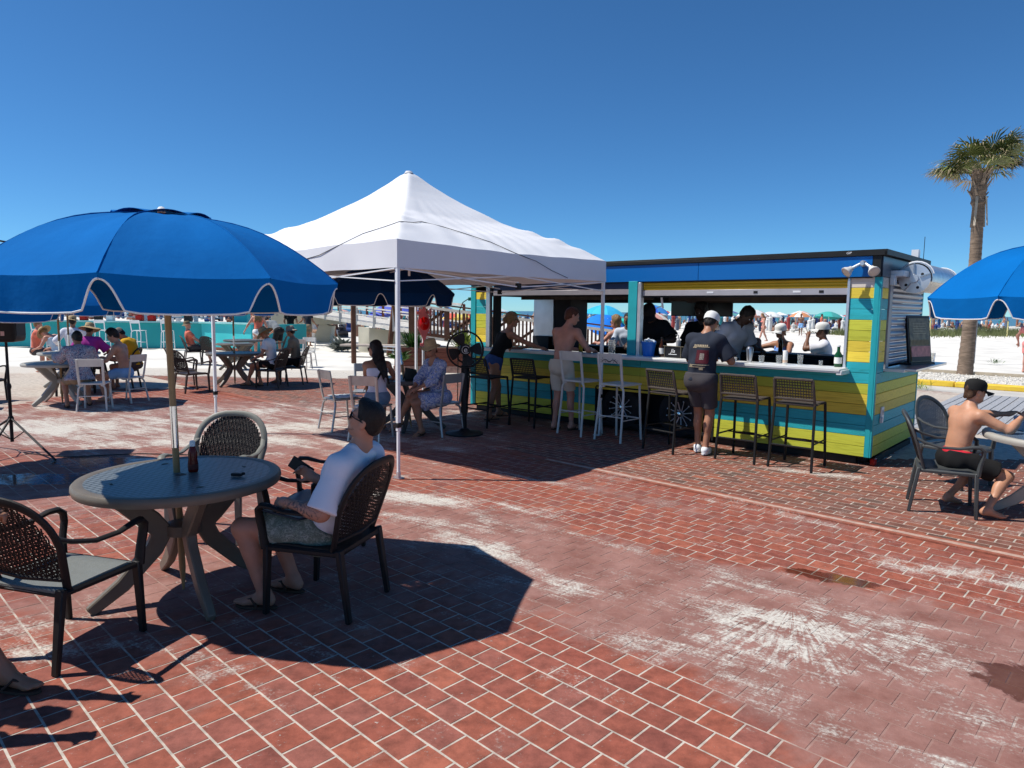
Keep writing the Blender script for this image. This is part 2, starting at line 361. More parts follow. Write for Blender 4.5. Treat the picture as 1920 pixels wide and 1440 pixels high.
class Human:
    """pose a person; every joint is kept so that clothes can be grown over the same skeleton"""
    def __init__(s, label, loc, yaw, h=1.75, sk=None, vox=.014, pelvis=(0, 0, .93), lean=0, lean2=None, side=0, twist=0, head=(0, 0, 0),
                 hands=((-.25, .1, .8), (.25, .1, .8)), elb=((-.5, -1, -.2), (.5, -1, -.2)), feet=((-.1, 0, .07), (.1, 0, .07)), knee=((0, 1, 0), (0, 1, 0)),
                 toe=((-.15, 1, 0), (.15, 1, 0)), curl=.5, fem=False, fat=1., barefoot=True, group=None, category='person', grip=None, arms=True, legs=True, hdir=(None, None), name='person'):
        s.root = thing(name, label, category, loc, yaw, group); s.vox = vox; s.sk = sk or S_tan; s.fem = fem; k = s.s = h/1.75; s.fat = fat
        V = Vector; s.P = V(pelvis)
        q1 = Matrix.Rotation(R(-lean), 3, 'X') @ Matrix.Rotation(R(side), 3, 'Y'); l2 = lean if lean2 is None else lean2
        q2 = Matrix.Rotation(R(-l2), 3, 'X') @ Matrix.Rotation(R(side), 3, 'Y') @ Matrix.Rotation(R(twist), 3, 'Z')
        s.up = q1 @ V((0, 0, 1)); s.up2 = q2 @ V((0, 0, 1)); s.rt = V((1, 0, 0)); s.rt2 = q2 @ V((1, 0, 0)); s.fw = s.up.cross(s.rt); s.fw2 = s.up2.cross(s.rt2)
        s.W = s.P+s.up*.17*k; s.Cc = s.W+s.up2*.17*k; s.N = s.W+s.up2*.36*k
        sw = (.155 if fem else .178)*k; s.sh = [s.N-s.rt2*sw-s.up2*.045*k, s.N+s.rt2*sw-s.up2*.045*k]
        hq = q2 @ Matrix.Rotation(R(head[0]), 3, 'Z') @ Matrix.Rotation(R(-head[1]), 3, 'X') @ Matrix.Rotation(R(head[2]), 3, 'Y')
        s.hu = hq @ V((0, 0, 1)); s.hf = hq @ V((0, 1, 0)); s.hr = hq @ V((1, 0, 0))
        s.H0 = s.N+(s.up2*.5+s.hu*.5)*.10*k+s.hf*.012; s.H = s.H0+s.hu*.105*k+s.hf*.012*k
        hw = (.095 if fem else .09)*k; s.hip = [s.P-s.rt*hw, s.P+s.rt*hw]
        s.el = []; s.wr = []; s.kn = []; s.an = []; s.toe = toe
        for i in (0, 1):
            e, w_ = ik(s.sh[i], hands[i], .285*k, .255*k, elb[i]); s.el.append(e); s.wr.append(w_)
            n_, a_ = ik(s.hip[i], feet[i], .43*k, .42*k, knee[i]); s.kn.append(n_); s.an.append(a_)
        s.curl = curl; s.grip = grip; s.arms = arms; s.legs = legs; s.hdir = hdir
        b = SDF(.028); s.torso(b, 0)
        nk = .052*fat**.5*k*(.85 if fem else 1)
        b.cone(s.N-s.up2*.03*k, s.H0+s.hu*.03*k, nk*1.12, nk, k=.03)
        b.cone(s.N+s.up2*.02*k, s.sh[0]*.55+s.N*.45, nk*.9, .04*k, k=.05); b.cone(s.N+s.up2*.02*k, s.sh[1]*.55+s.N*.45, nk*.9, .04*k, k=.05)
        HM = Matrix((s.hr, s.hf, s.hu))
        def hp(x, y, z): return s.H+s.hr*x*k+s.hf*y*k+s.hu*z*k
        s.hp = hp; s.HM = HM
        b.ell(hp(0, -.008, .025), (.074*k, .092*k, .088*k), HM, k=.02)
        b.ell(hp(0, .028, -.035), (.060*k, .062*k, .072*k), HM, k=.03)
        b.ell(hp(0, .052, -.078), (.030*k, .030*k, .024*k), HM, k=.03)
        b.cone(hp(-.045, 0, -.06), hp(-.012, .06, -.082), .018*k, .018*k, k=.03); b.cone(hp(.045, 0, -.06), hp(.012, .06, -.082), .018*k, .018*k, k=.03)
        b.cone(hp(0, .080, .008), hp(0, .104, -.030), .009*k, .0135*k, k=.012)
        b.ell(hp(0, .078, .026), (.05*k, .014*k, .012*k), HM, k=.015)
        if vox < .012:
            b.ell(hp(0, .083, -.052), (.024*k, .012*k, .007*k), HM, k=.006); b.ell(hp(0, .080, -.064), (.021*k, .013*k, .008*k), HM, k=.006)
            b.cone(hp(-.015, .092, -.034), hp(.015, .092, -.034), .007*k, .007*k, k=.008)
        for sx in (-1, 1):
            b.ell(hp(sx*.077, -.008, -.012), (.010*k, .020*k, .032*k), Matrix.Rotation(0, 3, 'X') @ HM, k=.008)
            b.ell(hp(sx*.034, .062, -.018), (.022*k, .02*k, .02*k), HM, k=.02)
        if arms:
            for i in (0, 1): s.arm(b, i)
        if legs:
            for i in (0, 1):
                s.leg(b, i)
        s.body = link('body', b.mesh('body', s.sk, vox), s.root)
        if vox < .016:
            e = MB()
            for sx in (-1, 1): e.lathe([(.0001, -.011*k), (.008*k, -.008*k), (.011*k, 0), (.008*k, .008*k), (.0001, .011*k)], 8, hp(sx*.032, .0755, .008), cap=False)
            part('eye', e, M_eye, s.root)
    def torso(s, b, o, top=True):
        k = s.s; f = s.fat; T1 = Matrix((s.rt, s.fw, s.up)); T2 = Matrix((s.rt2, s.fw2, s.up2))
        if s.fem:
            b.ell(s.P+s.up*.02*k, (.168*k*f+o, .118*k*f+o, .125*k+o), T1); b.ell(s.W, (.120*k*f+o, .092*k*f+o, .14*k+o), T1, k=.05)
            b.ell(s.Cc+s.up2*.01*k, (.140*k*f+o, .100*k*f+o, .17*k+o), T2, k=.05)
            for sx in (-1, 1): b.sph(s.Cc+s.rt2*sx*.068*k+s.fw2*.075*k*f+s.up2*.0*k, .058*k+o, k=.03)
        else:
            b.ell(s.P+s.up*.02*k, (.158*k*f+o, .112*k*f+o, .115*k+o), T1); b.ell(s.W, (.138*k*f+o, .104*k*f*f+o, .15*k+o), T1, k=.05)
            b.ell(s.Cc+s.up2*.015*k, (.165*k*f+o, .112*k*f+o, .175*k+o), T2, k=.05)
            for sx in (-1, 1): b.ell(s.Cc+s.rt2*sx*.07*k+s.fw2*.062*k*f+s.up2*.07*k, (.075*k+o, .05*k+o, .055*k+o), T2, k=.04)
        for sx in (-1, 1):
            b.sph(s.P+s.rt*sx*.075*k-s.fw*.055*k-s.up*.04*k, .082*k*f+o, k=.04)
            b.ell(s.Cc+s.rt2*sx*.082*k-s.fw2*.05*k+s.up2*.08*k, (.07*k+o, .05*k+o, .09*k+o), T2, k=.04)
        if top:
            for i in (0, 1): b.sph(s.sh[i], (.050 if s.fem else .060)*k+o, k=.05)
            b.cone(s.sh[0], s.N-s.up2*.04*k, .048*k+o, .052*k+o, k=.05); b.cone(s.sh[1], s.N-s.up2*.04*k, .048*k+o, .052*k+o, k=.05)
    def arm(s, b, i):
        k = s.s; f = s.fat**.6*(.84 if s.fem else 1); S, E, W = s.sh[i], s.el[i], s.wr[i]
        b.cone(S, E, .050*k*f, .037*k*f, k=.03); b.cone(S+(E-S)*.25, S+(E-S)*.7, .049*k*f, .043*k*f, k=.03)
        b.cone(E, W, .038*k*f, .025*k*f, k=.025); b.cone(E+(W-E)*.12, E+(W-E)*.4, .041*k*f, .037*k*f, k=.03)
        d = (W-E).normalized() if s.hdir[i] is None else Vector(s.hdir[i]).normalized()
        side = -1 if i == 0 else 1
        n = Vector((0, 0, -1)) if s.grip is None else Vector(s.grip[i])      # palm normal
        if abs(d.dot(n)) > .93: n = s.rt*(-side)
        n = (n-d*n.dot(d)).normalized(); x = d.cross(n)*(1 if i == 0 else -1)       # x points to the thumb side
        s.hand = getattr(s, 'hand', {}); s.hand[i] = (W, d, n, x)
        HMx = Matrix((x, d, n)); fr = max(.0085*k, .52*s.vox)
        b.ell(W+d*.045*k, (.036*k, .052*k, max(.014*k, s.vox*.8)), HMx, k=.015)
        b.cone(W, W+d*.03*k, .024*k, .026*k, k=.02)
        for j, (off, ln) in enumerate(((.027, .072), (.009, .080), (-.009, .074), (-.026, .058))):
            a = W+d*.085*k+x*off*k; c1 = s.curl*(1+.12*j); d1 = (d*math.cos(c1)+n*math.sin(c1)); d2 = (d*math.cos(c1*2.1)+n*math.sin(c1*2.1))
            p1 = a+d1*ln*.5*k; b.cone(a, p1, fr, fr*.95, k=.006); b.cone(p1, p1+d2*ln*.5*k, fr*.95, fr*.8, k=.005)
        t0 = W+d*.03*k+x*.03*k; t1 = t0+(d*.6+x*.6+n*.35).normalized()*.036*k; t2 = t1+(d*.8+n*.55+x*.1*(1-s.curl)).normalized()*.032*k
        b.cone(t0, t1, fr*1.35, fr*1.1, k=.012); b.cone(t1, t2, fr*1.1, fr*.9, k=.006)
    def leg(s, b, i):
        k = s.s; f = s.fat**.6*(1.05 if s.fem else 1); H, K, A = s.hip[i], s.kn[i], s.an[i]
        b.cone(H, K, .086*k*f, .052*k*f, k=.04); b.cone(H+(K-H)*.15-s.fw*.01, H+(K-H)*.6, .085*k*f, .066*k*f, k=.04)
        b.cone(K, A, .050*k*f, .034*k*f, k=.03)
        sd_ = (A-K).normalized(); kf = (K-(H+A)/2); kf = (kf-sd_*kf.dot(sd_)); kf = kf.normalized() if kf.length > .01 else Vector((s.toe[i][0], s.toe[i][1], 0)).normalized()
        b.ell(K+(A-K)*.3-kf*.022*k, (.046*k*f, .046*k*f, .11*k), frame(kf, -sd_), k=.03)
        t = Vector(s.toe[i]).normalized(); zr = Vector((0, 0, 1)) if abs(t.z) < .8 else s.fw
        heel = A-zr*.035*k-t*.03*k; ball = A+t*.125*k-zr*.052*k
        b.cone(A, heel, .034*k, .030*k, k=.02); b.cone(A+zr*-.01*k, ball, .032*k, .024*k, k=.03); sdv = t.cross(zr).normalized()
        b.cone(heel, ball, .030*k, .022*k, k=.02)
        b.cone(ball-sdv*.02*k, ball+t*.055*k-sdv*.018*k, .017*k, .013*k, k=.015); b.cone(ball+sdv*.022*k, ball+t*.035*k+sdv*.026*k, .014*k, .010*k, k=.015); b.cone(ball, ball+t*.05*k, .016*k, .012*k, k=.015)
    # ---- clothes and hair -------------------------------------------------
    def put(s, name, sdf, m, vox=None, wr=.003, wf=34, label=None):
        o = link(name, sdf.mesh(name, m, vox or s.vox, wr, wf, seed=len(name)+int(abs(s.P[2])*100)), s.root, label); return o
    def shirt(s, m, sleeve=.55, hem=-.02, off=.013, loose=.012, neck=.035, collar=False, strap=None, wr=.0035, name='shirt', low=0., open_neck=.06):
        k = s.s; b = SDF(.03); s.torso(b, off, top=strap is None)
        if strap is None:
            for i in (0, 1):
                S, E, W = s.sh[i], s.el[i], s.wr[i]
                b.cone(s.N-s.up2*.005*k, s.sh[i]*.55+s.N*.45, .052*s.fat**.5*k*.9+off*.7, .042*k+off, k=.05)
                if sleeve <= 1: b.cone(S, S+(E-S)*sleeve, .052*k*s.fat**.5+off, .05*k*s.fat**.5+off+loose, k=.03, cap=True)
                else: b.cone(S, E, .052*k+off, .045*k+off+loose*.5, k=.03); b.cone(E, E+(W-E)*(sleeve-1), .042*k+off+loose*.4, .034*k+off, k=.03, cap=True)
        if hem < -.05:
            b.cone(s.P+s.up*.02, s.P+s.up*hem, .13*k*s.fat+off, .145*k*s.fat+off+loose, k=.06)
            for sx in (-1, 1): b.cone(s.P+s.rt*sx*.07*k, s.P+s.rt*sx*.085*k+s.up*hem*.8, .10*k+off, .10*k+off+loose, k=.05)
        b.clip(s.P+s.up*hem*k, -s.up)
        if strap is not None:
            b.clip(s.Cc+s.up2*strap*k, s.up2)
            for sx in (-1, 1):
                for fwd in (1, -1):
                    b.cone(s.Cc+s.up2*(strap-.02)*k+s.rt2*sx*.085*k+s.fw2*fwd*(.10 if fwd > 0 else .095)*k, s.N-s.up2*.005*k+s.rt2*sx*.10*k, .008, .008, k=.01)
            b.clips = [c for c in b.clips]
        if collar: b.cut(s.N+s.up2*.04*k+s.fw2*.10*k, (.026*k, .04*k, .06*k), Matrix((s.rt2, s.fw2, s.up2)))
        else: b.cut(s.N+s.up2*.045*k+s.fw2*open_neck*.55*k, (.062*k+low*.3, .065*k, .05*k+low), Matrix((s.rt2, s.fw2, s.up2)))
        if strap is not None:
            top = b.clips.pop(); bb = s.put(name, SDFwrap(b, top), m, wr=wr); return bb
        if collar:
            q0 = s.N+s.up2*.040*k-s.fw2*.070*k
            for sx in (-1, 1):
                q1 = s.N+s.up2*.038*k+s.rt2*sx*.074*k+s.fw2*.01*k; q2 = s.N-s.up2*.015*k+s.rt2*sx*.052*k+s.fw2*.075*k; q3 = s.N-s.up2*.055*k+s.rt2*sx*.055*k+s.fw2*.105*k
                b.cone(q0, q1, .016, .016, k=.02); b.cone(q1, q2, .016, .014, k=.02); b.cone(q2, q3, .012, .009, k=.012)
                b.cone(q0-s.up2*.025, q1-s.up2*.028+s.rt2*sx*.008, .020, .020, k=.03)
        return s.put(name, b, m, wr=wr)
    def shorts(s, m, length=.62, off=.014, flare=.022, waist=.085, name='shorts', wr=.004):
        k = s.s; b = SDF(.035); T1 = Matrix((s.rt, s.fw, s.up)); f = s.fat
        b.ell(s.P+s.up*.02*k, (.166*k*f+off, .116*k*f+off, .13*k+off), T1)
        b.ell(s.W-s.up*.04*k, ((.125 if s.fem else .138)*k*f+off, .104*k*f*f+off, .12*k), T1, k=.04)
        for sx in (-1, 1): b.sph(s.P+s.rt*sx*.070*k-s.fw*.040*k-s.up*.03*k, .086*k*f+off*.8, k=.07)
        for i in (0, 1):
            H, K = s.hip[i], s.kn[i]; b.cone(H, H+(K-H)*length, .086*k*f**.6+off, .070*k*f**.6+off*.6+flare*length, k=.012, cap=True)
        b.clip(s.P+s.up*waist*k, s.up); return s.put(name, b, m, wr=wr)
    def skirt(s, m, off=.014, length=.5, name='skirt'):
        k = s.s; b = SDF(.06)
        for i in (0, 1):
            H, K = s.hip[i], s.kn[i]; b.cone(H, H+(K-H)*length, .11*k+off, .12*k+off, k=.08, cap=True)
        b.cone(s.hip[0]*.5+s.kn[0]*.5*0+s.hip[0]*.5, s.hip[1], .11*k, .11*k, k=.08); m1 = (s.hip[0]+s.hip[1])/2; m2 = (s.kn[0]+s.kn[1])/2
        b.cone(m1, m1+(m2-m1)*length, .13*k, .13*k, k=.08, cap=True); b.clip(s.P+s.up*.09*k, s.up); return s.put(name, b, m, wr=.005)
    def hair_short(s, m, vol=.012, back=0., name='hair', top=0., fade=False):
        k = s.s; b = SDF(.02); vol *= k; b.ell(s.hp(0, -.012, .03+top*.5), (.0755*k+vol*.45, .094*k+vol, .088*k+vol+top), s.HM)
        b.ell(s.hp(0, -.052, -.03-back), (.058*k+vol*.4, .042*k+vol, .055*k), s.HM)
        if top: b.ell(s.hp(0, .03, .10), (.055*k, .058*k, .024*k+top), s.HM)
        b.clip(s.hp(0, .045, .03), s.hf*.91-s.hu*.42); b.clip(s.hp(0, -.012, -.035), s.hf*.60-s.hu*.80)
        b.clip(s.hp(0, 0, -.085-back), -s.hu)
        return s.put(name, b, m, vox=s.vox*.8, wr=.0035, wf=110)
    def hair_long(s, m, length=.32, name='hair', lean=(0, 0, 0), bun=False, pony=False):
        k = s.s; b = SDF(.025); b.ell(s.hp(0, -.014, .03), (.080*k+.012, .096*k+.012, .090*k+.014), s.HM); b.clip(s.hp(0, .045, .03), s.hf*.9-s.hu*.35)
        me = None
        if bun: b.ell(s.hp(0, -.115, -.01), (.045*k, .045*k, .045*k), s.HM); b.ell(s.hp(0, -.06, -.04), (.055*k, .045*k, .04*k), s.HM)
        elif pony: b.cone(s.hp(0, -.1, .03), s.hp(0, -.15, -.04), .028*k, .03*k); b.cone(s.hp(0, -.15, -.04), s.hp(0, -.13, -.04-length), .03*k, .012)
        else:
            back = -s.fw2
            for sx in (-.055, -.02, .02, .055):
                p0 = s.hp(sx, -.055, .0); p1 = s.N+s.rt2*sx*1.4+back*.095*k-s.up2*.02; p2 = p1-s.up2*length*k+s.rt2*sx*.4+Vector(lean)+back*.02
                b.cone(p0, p1, .045*k, .038*k, k=.03); b.cone(p1, p2, .038*k, .016*k, k=.03)
        return s.put(name, b, m, vox=s.vox*.8, wr=.004, wf=90)
    def cap(s, m, back=False, name='cap', brim_m=None):
        k = s.s; mb = MB(); M = Matrix((s.hr, s.hf, s.hu)).transposed(); c = s.hp(0, -.006, .030)
        prof = [(.097*k, -.016*k), (.098*k, .01*k), (.097*k, .05*k), (.087*k, .078*k), (.064*k, .099*k), (.03*k, .108*k), (.0005, .110*k)]
        vs = MB().lathe(prof, 20, cap=False); P = [M @ Vector((p[0]*.96, p[1]*1.13, p[2]))+c for p in vs.v]; mb.add(P, vs.f)
        sg = -1 if back else 1
        def br(u, v):
            a = (u-.5)*2.0; r0 = .100*k; x = math.sin(a)*r0*.9; y = math.cos(a)*r0*1.08; L = .098*k*max(0, math.cos((u-.5)*2.9))**.5
            return c+M @ Vector((x*(1+.10*v), sg*(y+v*L), -.010*k-.012*k*v-.10*k*v*(abs(u-.5)**2)*1.6))
        mb.grid(br, 12, 3, .004, flip=True)
        o = part(name, mb, m, s.root, angle=50); bt = MB().lathe([(.008*k, 0), (.006*k, .006*k), (.0005, .008*k)], 8, cap=False)
        part('cap_button', MB().add([M @ Vector(p)+s.hp(0, -.006, .139) for p in bt.v], bt.f), m, o); return o
    def straw(s, m, brim=.11, droop=.25, name='straw_hat', band=None, tilt=0, crown=.10):
        k = s.s; M = Matrix((s.hr, s.hf, s.hu)).transposed() @ Matrix.Rotation(R(-tilt), 3, 'X'); c = s.hp(0, -.006, .045); mb = MB()
        pr = [(.088*k+brim, -brim*droop), (.088*k+brim*.6, -brim*droop*.35), (.098*k, .0), (.092*k, .012*k), (.088*k, .05*k), (.076*k, crown*.92*k), (.045*k, crown*k), (.0005, crown*.94*k)]
        nn = 24; q = MB().lathe(pr, nn, cap=False); V = []
        for i, p in enumerate(q.v):
            r = math.hypot(p[0], p[1]); a = math.atan2(p[1], p[0]); dz = (.02*math.sin(a*2+.6)+.012*math.sin(a*3))*max(0, r-.1)/max(.05, brim)
            V.append(M @ Vector((p[0]*.97, p[1]*1.12, p[2]+dz))+c)
        mb.add(V, q.f); o = part(name, mb, m, s.root, angle=60)
        if band: q = MB().lathe([(.0955*k, .006*k), (.093*k, .035*k)], nn, cap=False); part('hat_band', MB().add([M @ Vector((p[0]*.97, p[1]*1.12, p[2]))+c for p in q.v], q.f), band, o)
        return o
    def shades(s, m=None, frame_m=None, clear=False):
        k = s.s; m = m or M_lens; o = None; fr = MB(); ln = MB(); Mt = Matrix((s.hr, s.hf, s.hu)).transposed()
        for sx in (-1, 1):
            rim = [s.hp(sx*.035+.030*math.cos(a), .096-.012*abs(math.cos(a))*(1 if math.cos(a)*sx > 0 else 0), -.001+.023*math.sin(a)) for a in [2*math.pi*j/12 for j in range(12)]]
            fr.tube(rim, .0022*k, 5, closed=True, cap=False); fr.tube([s.hp(sx*.060, .090, .010), s.hp(sx*.080, .045, .008), s.hp(sx*.083, -.01, .004)], .0038*k, 5)
            if not clear: ln.add([s.hp(sx*.034, .097, .004)]+rim, [(0, 1+(j+1) % 12, 1+j) if sx > -2 else 0 for j in range(12)])
        fr.tube([s.hp(-.01, .098, .010), s.hp(.01, .098, .010)], .0025*k, 5)
        o = part('glasses', fr, frame_m or M_blackp, s.root)
        if not clear: part('lens', ln, m, o)
        return o
    def shoes(s, m, sandal=False, sole=None):
        k = s.s
        for i in (0, 1):
            A = s.an[i]; t = Vector(s.toe[i]).normalized(); z = Vector((0, 0, 1)); sdv = t.cross(z).normalized()
            if sandal:
                mb = MB(); T = Matrix((sdv, t, z)).transposed()
                poly = [(.042*math.cos(a)*k*(1+.18*math.sin(a)), .135*math.sin(a)*k) for a in [2*math.pi*j/18 for j in range(18)]]
                mb.prism(poly, -.014*k, 0, Matrix.Translation(A+t*.055*k-z*.070*k) @ T.to_4x4()); o = part('sandal', mb, m, s.root)
                st = MB()
                for sx in (-1, 1): st.tube([A+t*.03*k+sdv*sx*.042*k-z*.066*k, A+t*.075*k+sdv*sx*.026*k-z*.022*k, A+t*.135*k-sdv*0-z*.042*k], .006*k, 6, sx=1.6)
                part('sandal_strap', st, m, o)
            else:
                b = SDF(.02); heel = A-z*.03*k-t*.035*k; ball = A+t*.13*k-z*.045*k
                b.cone(heel, ball, .042*k, .040*k); b.cone(A-z*.01, A+t*.06*k-z*.03*k, .046*k, .044*k); b.cone(ball, ball+t*.04*k, .038*k, .032*k); b.clip(A-z*.072*k, -z); b.clip(A+z*.035*k, z)
                o = link('shoe', b.mesh('shoe', m, max(.008, s.vox*.7)), s.root)
                T = Matrix((sdv, t, z)).transposed(); poly = [(.047*math.cos(a)*k*(1+.1*math.sin(a)), .145*math.sin(a)*k) for a in [2*math.pi*j/18 for j in range(18)]]
                part('sole', MB().prism(poly, -.02*k, 0, Matrix.Translation(A+t*.052*k-z*.052*k) @ T.to_4x4()), sole or m, o)
class SDFwrap(SDF):
    """a body garment cut level at the top, its straps left whole"""
    def __init__(s, b, top):
        s.k = b.k; s.p = []; s.cuts = b.cuts; s.clips = b.clips
        P, n = top
        for q in b.p:
            s.p.append(q)
        s.top = top; s.straps = [q for q in b.p if q[0] == 'c' and abs(q[3]-.008) < 1e-6]; s.p = [q for q in b.p if not (q[0] == 'c' and abs(q[3]-.008) < 1e-6)]
    def mesh(s, name, mats, h=.014, wr=0, wf=30, seed=0):
        b = SDF(s.k); b.p = s.p; b.clips = s.clips+[s.top]; b.cuts = s.cuts; me = b.mesh(name, mats, h, wr, wf, seed)
        t = MB()
        for q in s.straps: t.tube([q[1], q[2]], .007, 6, sx=1.6)
        bm = bmesh.new(); bm.from_mesh(me); m2 = t.mesh('strap', mats); bm.from_mesh(m2); bm.to_mesh(me); bm.free(); bpy.data.meshes.remove(m2); return me
def decal(o, rows, M, m, name='print', parent=None, off=.003):
    """flat print laid on a garment: rows = list of (x0,x1,z0,z1) rectangles in M's plane, cast along M's +Y on to o"""
    bm = bmesh.new(); bm.from_mesh(o.data); bv = BVHTree.FromBMesh(bm); bm.free(); mb = MB(); d = (M.to_3x3() @ Vector((0, 1, 0))).normalized()
    for poly in rows:
        x0, x1, z0, z1 = poly; nu = max(2, int((x1-x0)/.012)); nv = max(1, int((z1-z0)/.012)); P = []; ok = True
        for i in range(nu+1):
            for j in range(nv+1):
                p = M @ Vector((x0+(x1-x0)*i/nu, 0, z0+(z1-z0)*j/nv)); h = bv.ray_cast(p, d)
                if h[0] is None: ok = False; break
                P.append(h[0]+h[1]*off)
            if not ok: break
        if ok: mb.add(P, [(i*(nv+1)+j, (i+1)*(nv+1)+j, (i+1)*(nv+1)+j+1, i*(nv+1)+j+1) for i in range(nu) for j in range(nv)])
    if mb.v: return part(name, mb, m, parent or o)
# ------------------------------------------------------------------ ground
# where sand lies, where a dusty film hides the joints and where it is wet: x, y, half axes, turn, amount (read as vertex attributes)
SANDB = [(-0.95, 6.2, 0.765, 0.324, -15, 0.171), (-0.1, 5.95, 1.35, 0.216, -25, 0.112), (-0.5, 5.3, 0.81, 0.225, -40, 0.088), (0.34, 4.12, 0.405, 0.108, -40, 0.162), (3.0, 4.45, 1.08, 0.216, -40, 0.18), (-2.2, 3.32, 0.405, 0.162, 10, 0.171), (-2.5, 3.6, 0.36000000000000004, 0.18000000000000002, 0, 0.08), (2.0, 6.1, 0.9900000000000001, 0.225, -42, 0.104), (-6.3, 9.7, 1.9800000000000002, 0.7200000000000001, 5, 0.08), (-3.9, 8.7, 1.62, 0.45, 12, 0.096), (-3.0, 10.0, 1.26, 0.36000000000000004, 5, 0.08), (3.9, 7.1, 0.81, 0.18000000000000002, -40, 0.104), (3.3, 7.35, 0.63, 0.135, -30, 0.12), (-1.4, 3.15, 0.7200000000000001, 0.12600000000000003, -40, 0.08), (1.9, 2.25, 0.54, 0.12600000000000003, -40, 0.112), (2.2, 2.75, 0.45, 0.07200000000000001, -35, 0.112), (-5.5, 17.6, 3.6, 0.7200000000000001, 4, 0.18), (1.5, 3.55, 0.765, 0.378, -20, 0.08), (0.9, 4.9, 1.08, 0.12600000000000003, -42, 0.08), (-0.2, 4.9, 0.63, 0.14400000000000002, -42, 0.096), (-2.9, 5.4, 0.7200000000000001, 0.45, 0, 0.064), (0.2, 7.0, 1.08, 0.27, -30, 0.048)]
FILMB = [(.9, 4.15, 2.2, .85, -42, .9), (2.2, 3.1, 2.3, 1.1, -42, 1.), (1.9, 2.3, 1.3, .6, -42, .7), (-.4, 5.5, 1.5, .6, -35, .6), (-3.4, 10.3, 4.5, 2.6, 0, .8), (-1.2, 4.5, 1.6, .9, -40, .4), (1.50, 5.0, 1.1, .33, -42, -.9), (3.8, 3.9, 1.6, .6, -42, .7), (-4.5, 6.5, 2.2, 1.7, 0, .5), (-2.4, 3.9, 1.0, .6, 0, .45), (-2.2, 5.8, 1.5, .7, 0, .5), (1.2, 6.25, 1.1, .22, -42, .6), (.4, 3.0, 1.0, .45, -42, -.35), (-.6, 2.7, 1.0, .5, -42, -.25), (2.6, 5.2, .9, .2, -42, .2), (-.5, 7.2, 1.4, .5, -20, .35)]
WETB = [(2.0, 4.45, .26, .14, -42, 1.), (2.25, 4.3, .30, .12, -42, .8), (2.42, 3.1, .30, .30, -20, 1.), (-4.3, 7.5, 1.2, .42, -5, 1.), (-4.6, 6.75, 1.4, .38, 5, .9), (-3.5, 7.2, .6, .2, 0, .6)]
def cover_at(P):
    P = np.asarray(P, dtype=float); out = []
    for bl in (SANDB, FILMB, WETB):
        t_ = np.zeros(len(P))
        for x, y, rx, ry, an, wg in bl:
            c, s_ = math.cos(R(an)), math.sin(R(an)); dx, dy = P[:, 0]-x, P[:, 1]-y; l = np.sqrt(((dx*c+dy*s_)/rx)**2+((-dx*s_+dy*c)/ry)**2); q = np.clip((1.25-l)/1.15, 0, 1); t_ += wg*q*q*(3-2*q)
        out.append(t_)
    return out
def add_cover(me, P):
    for nm, v in zip(('cover_sand', 'cover_film', 'cover_wet'), cover_at(P)):
        a = me.attributes.new(nm, 'FLOAT', 'POINT'); a.data.foreach_set('value', v.astype(np.float32))
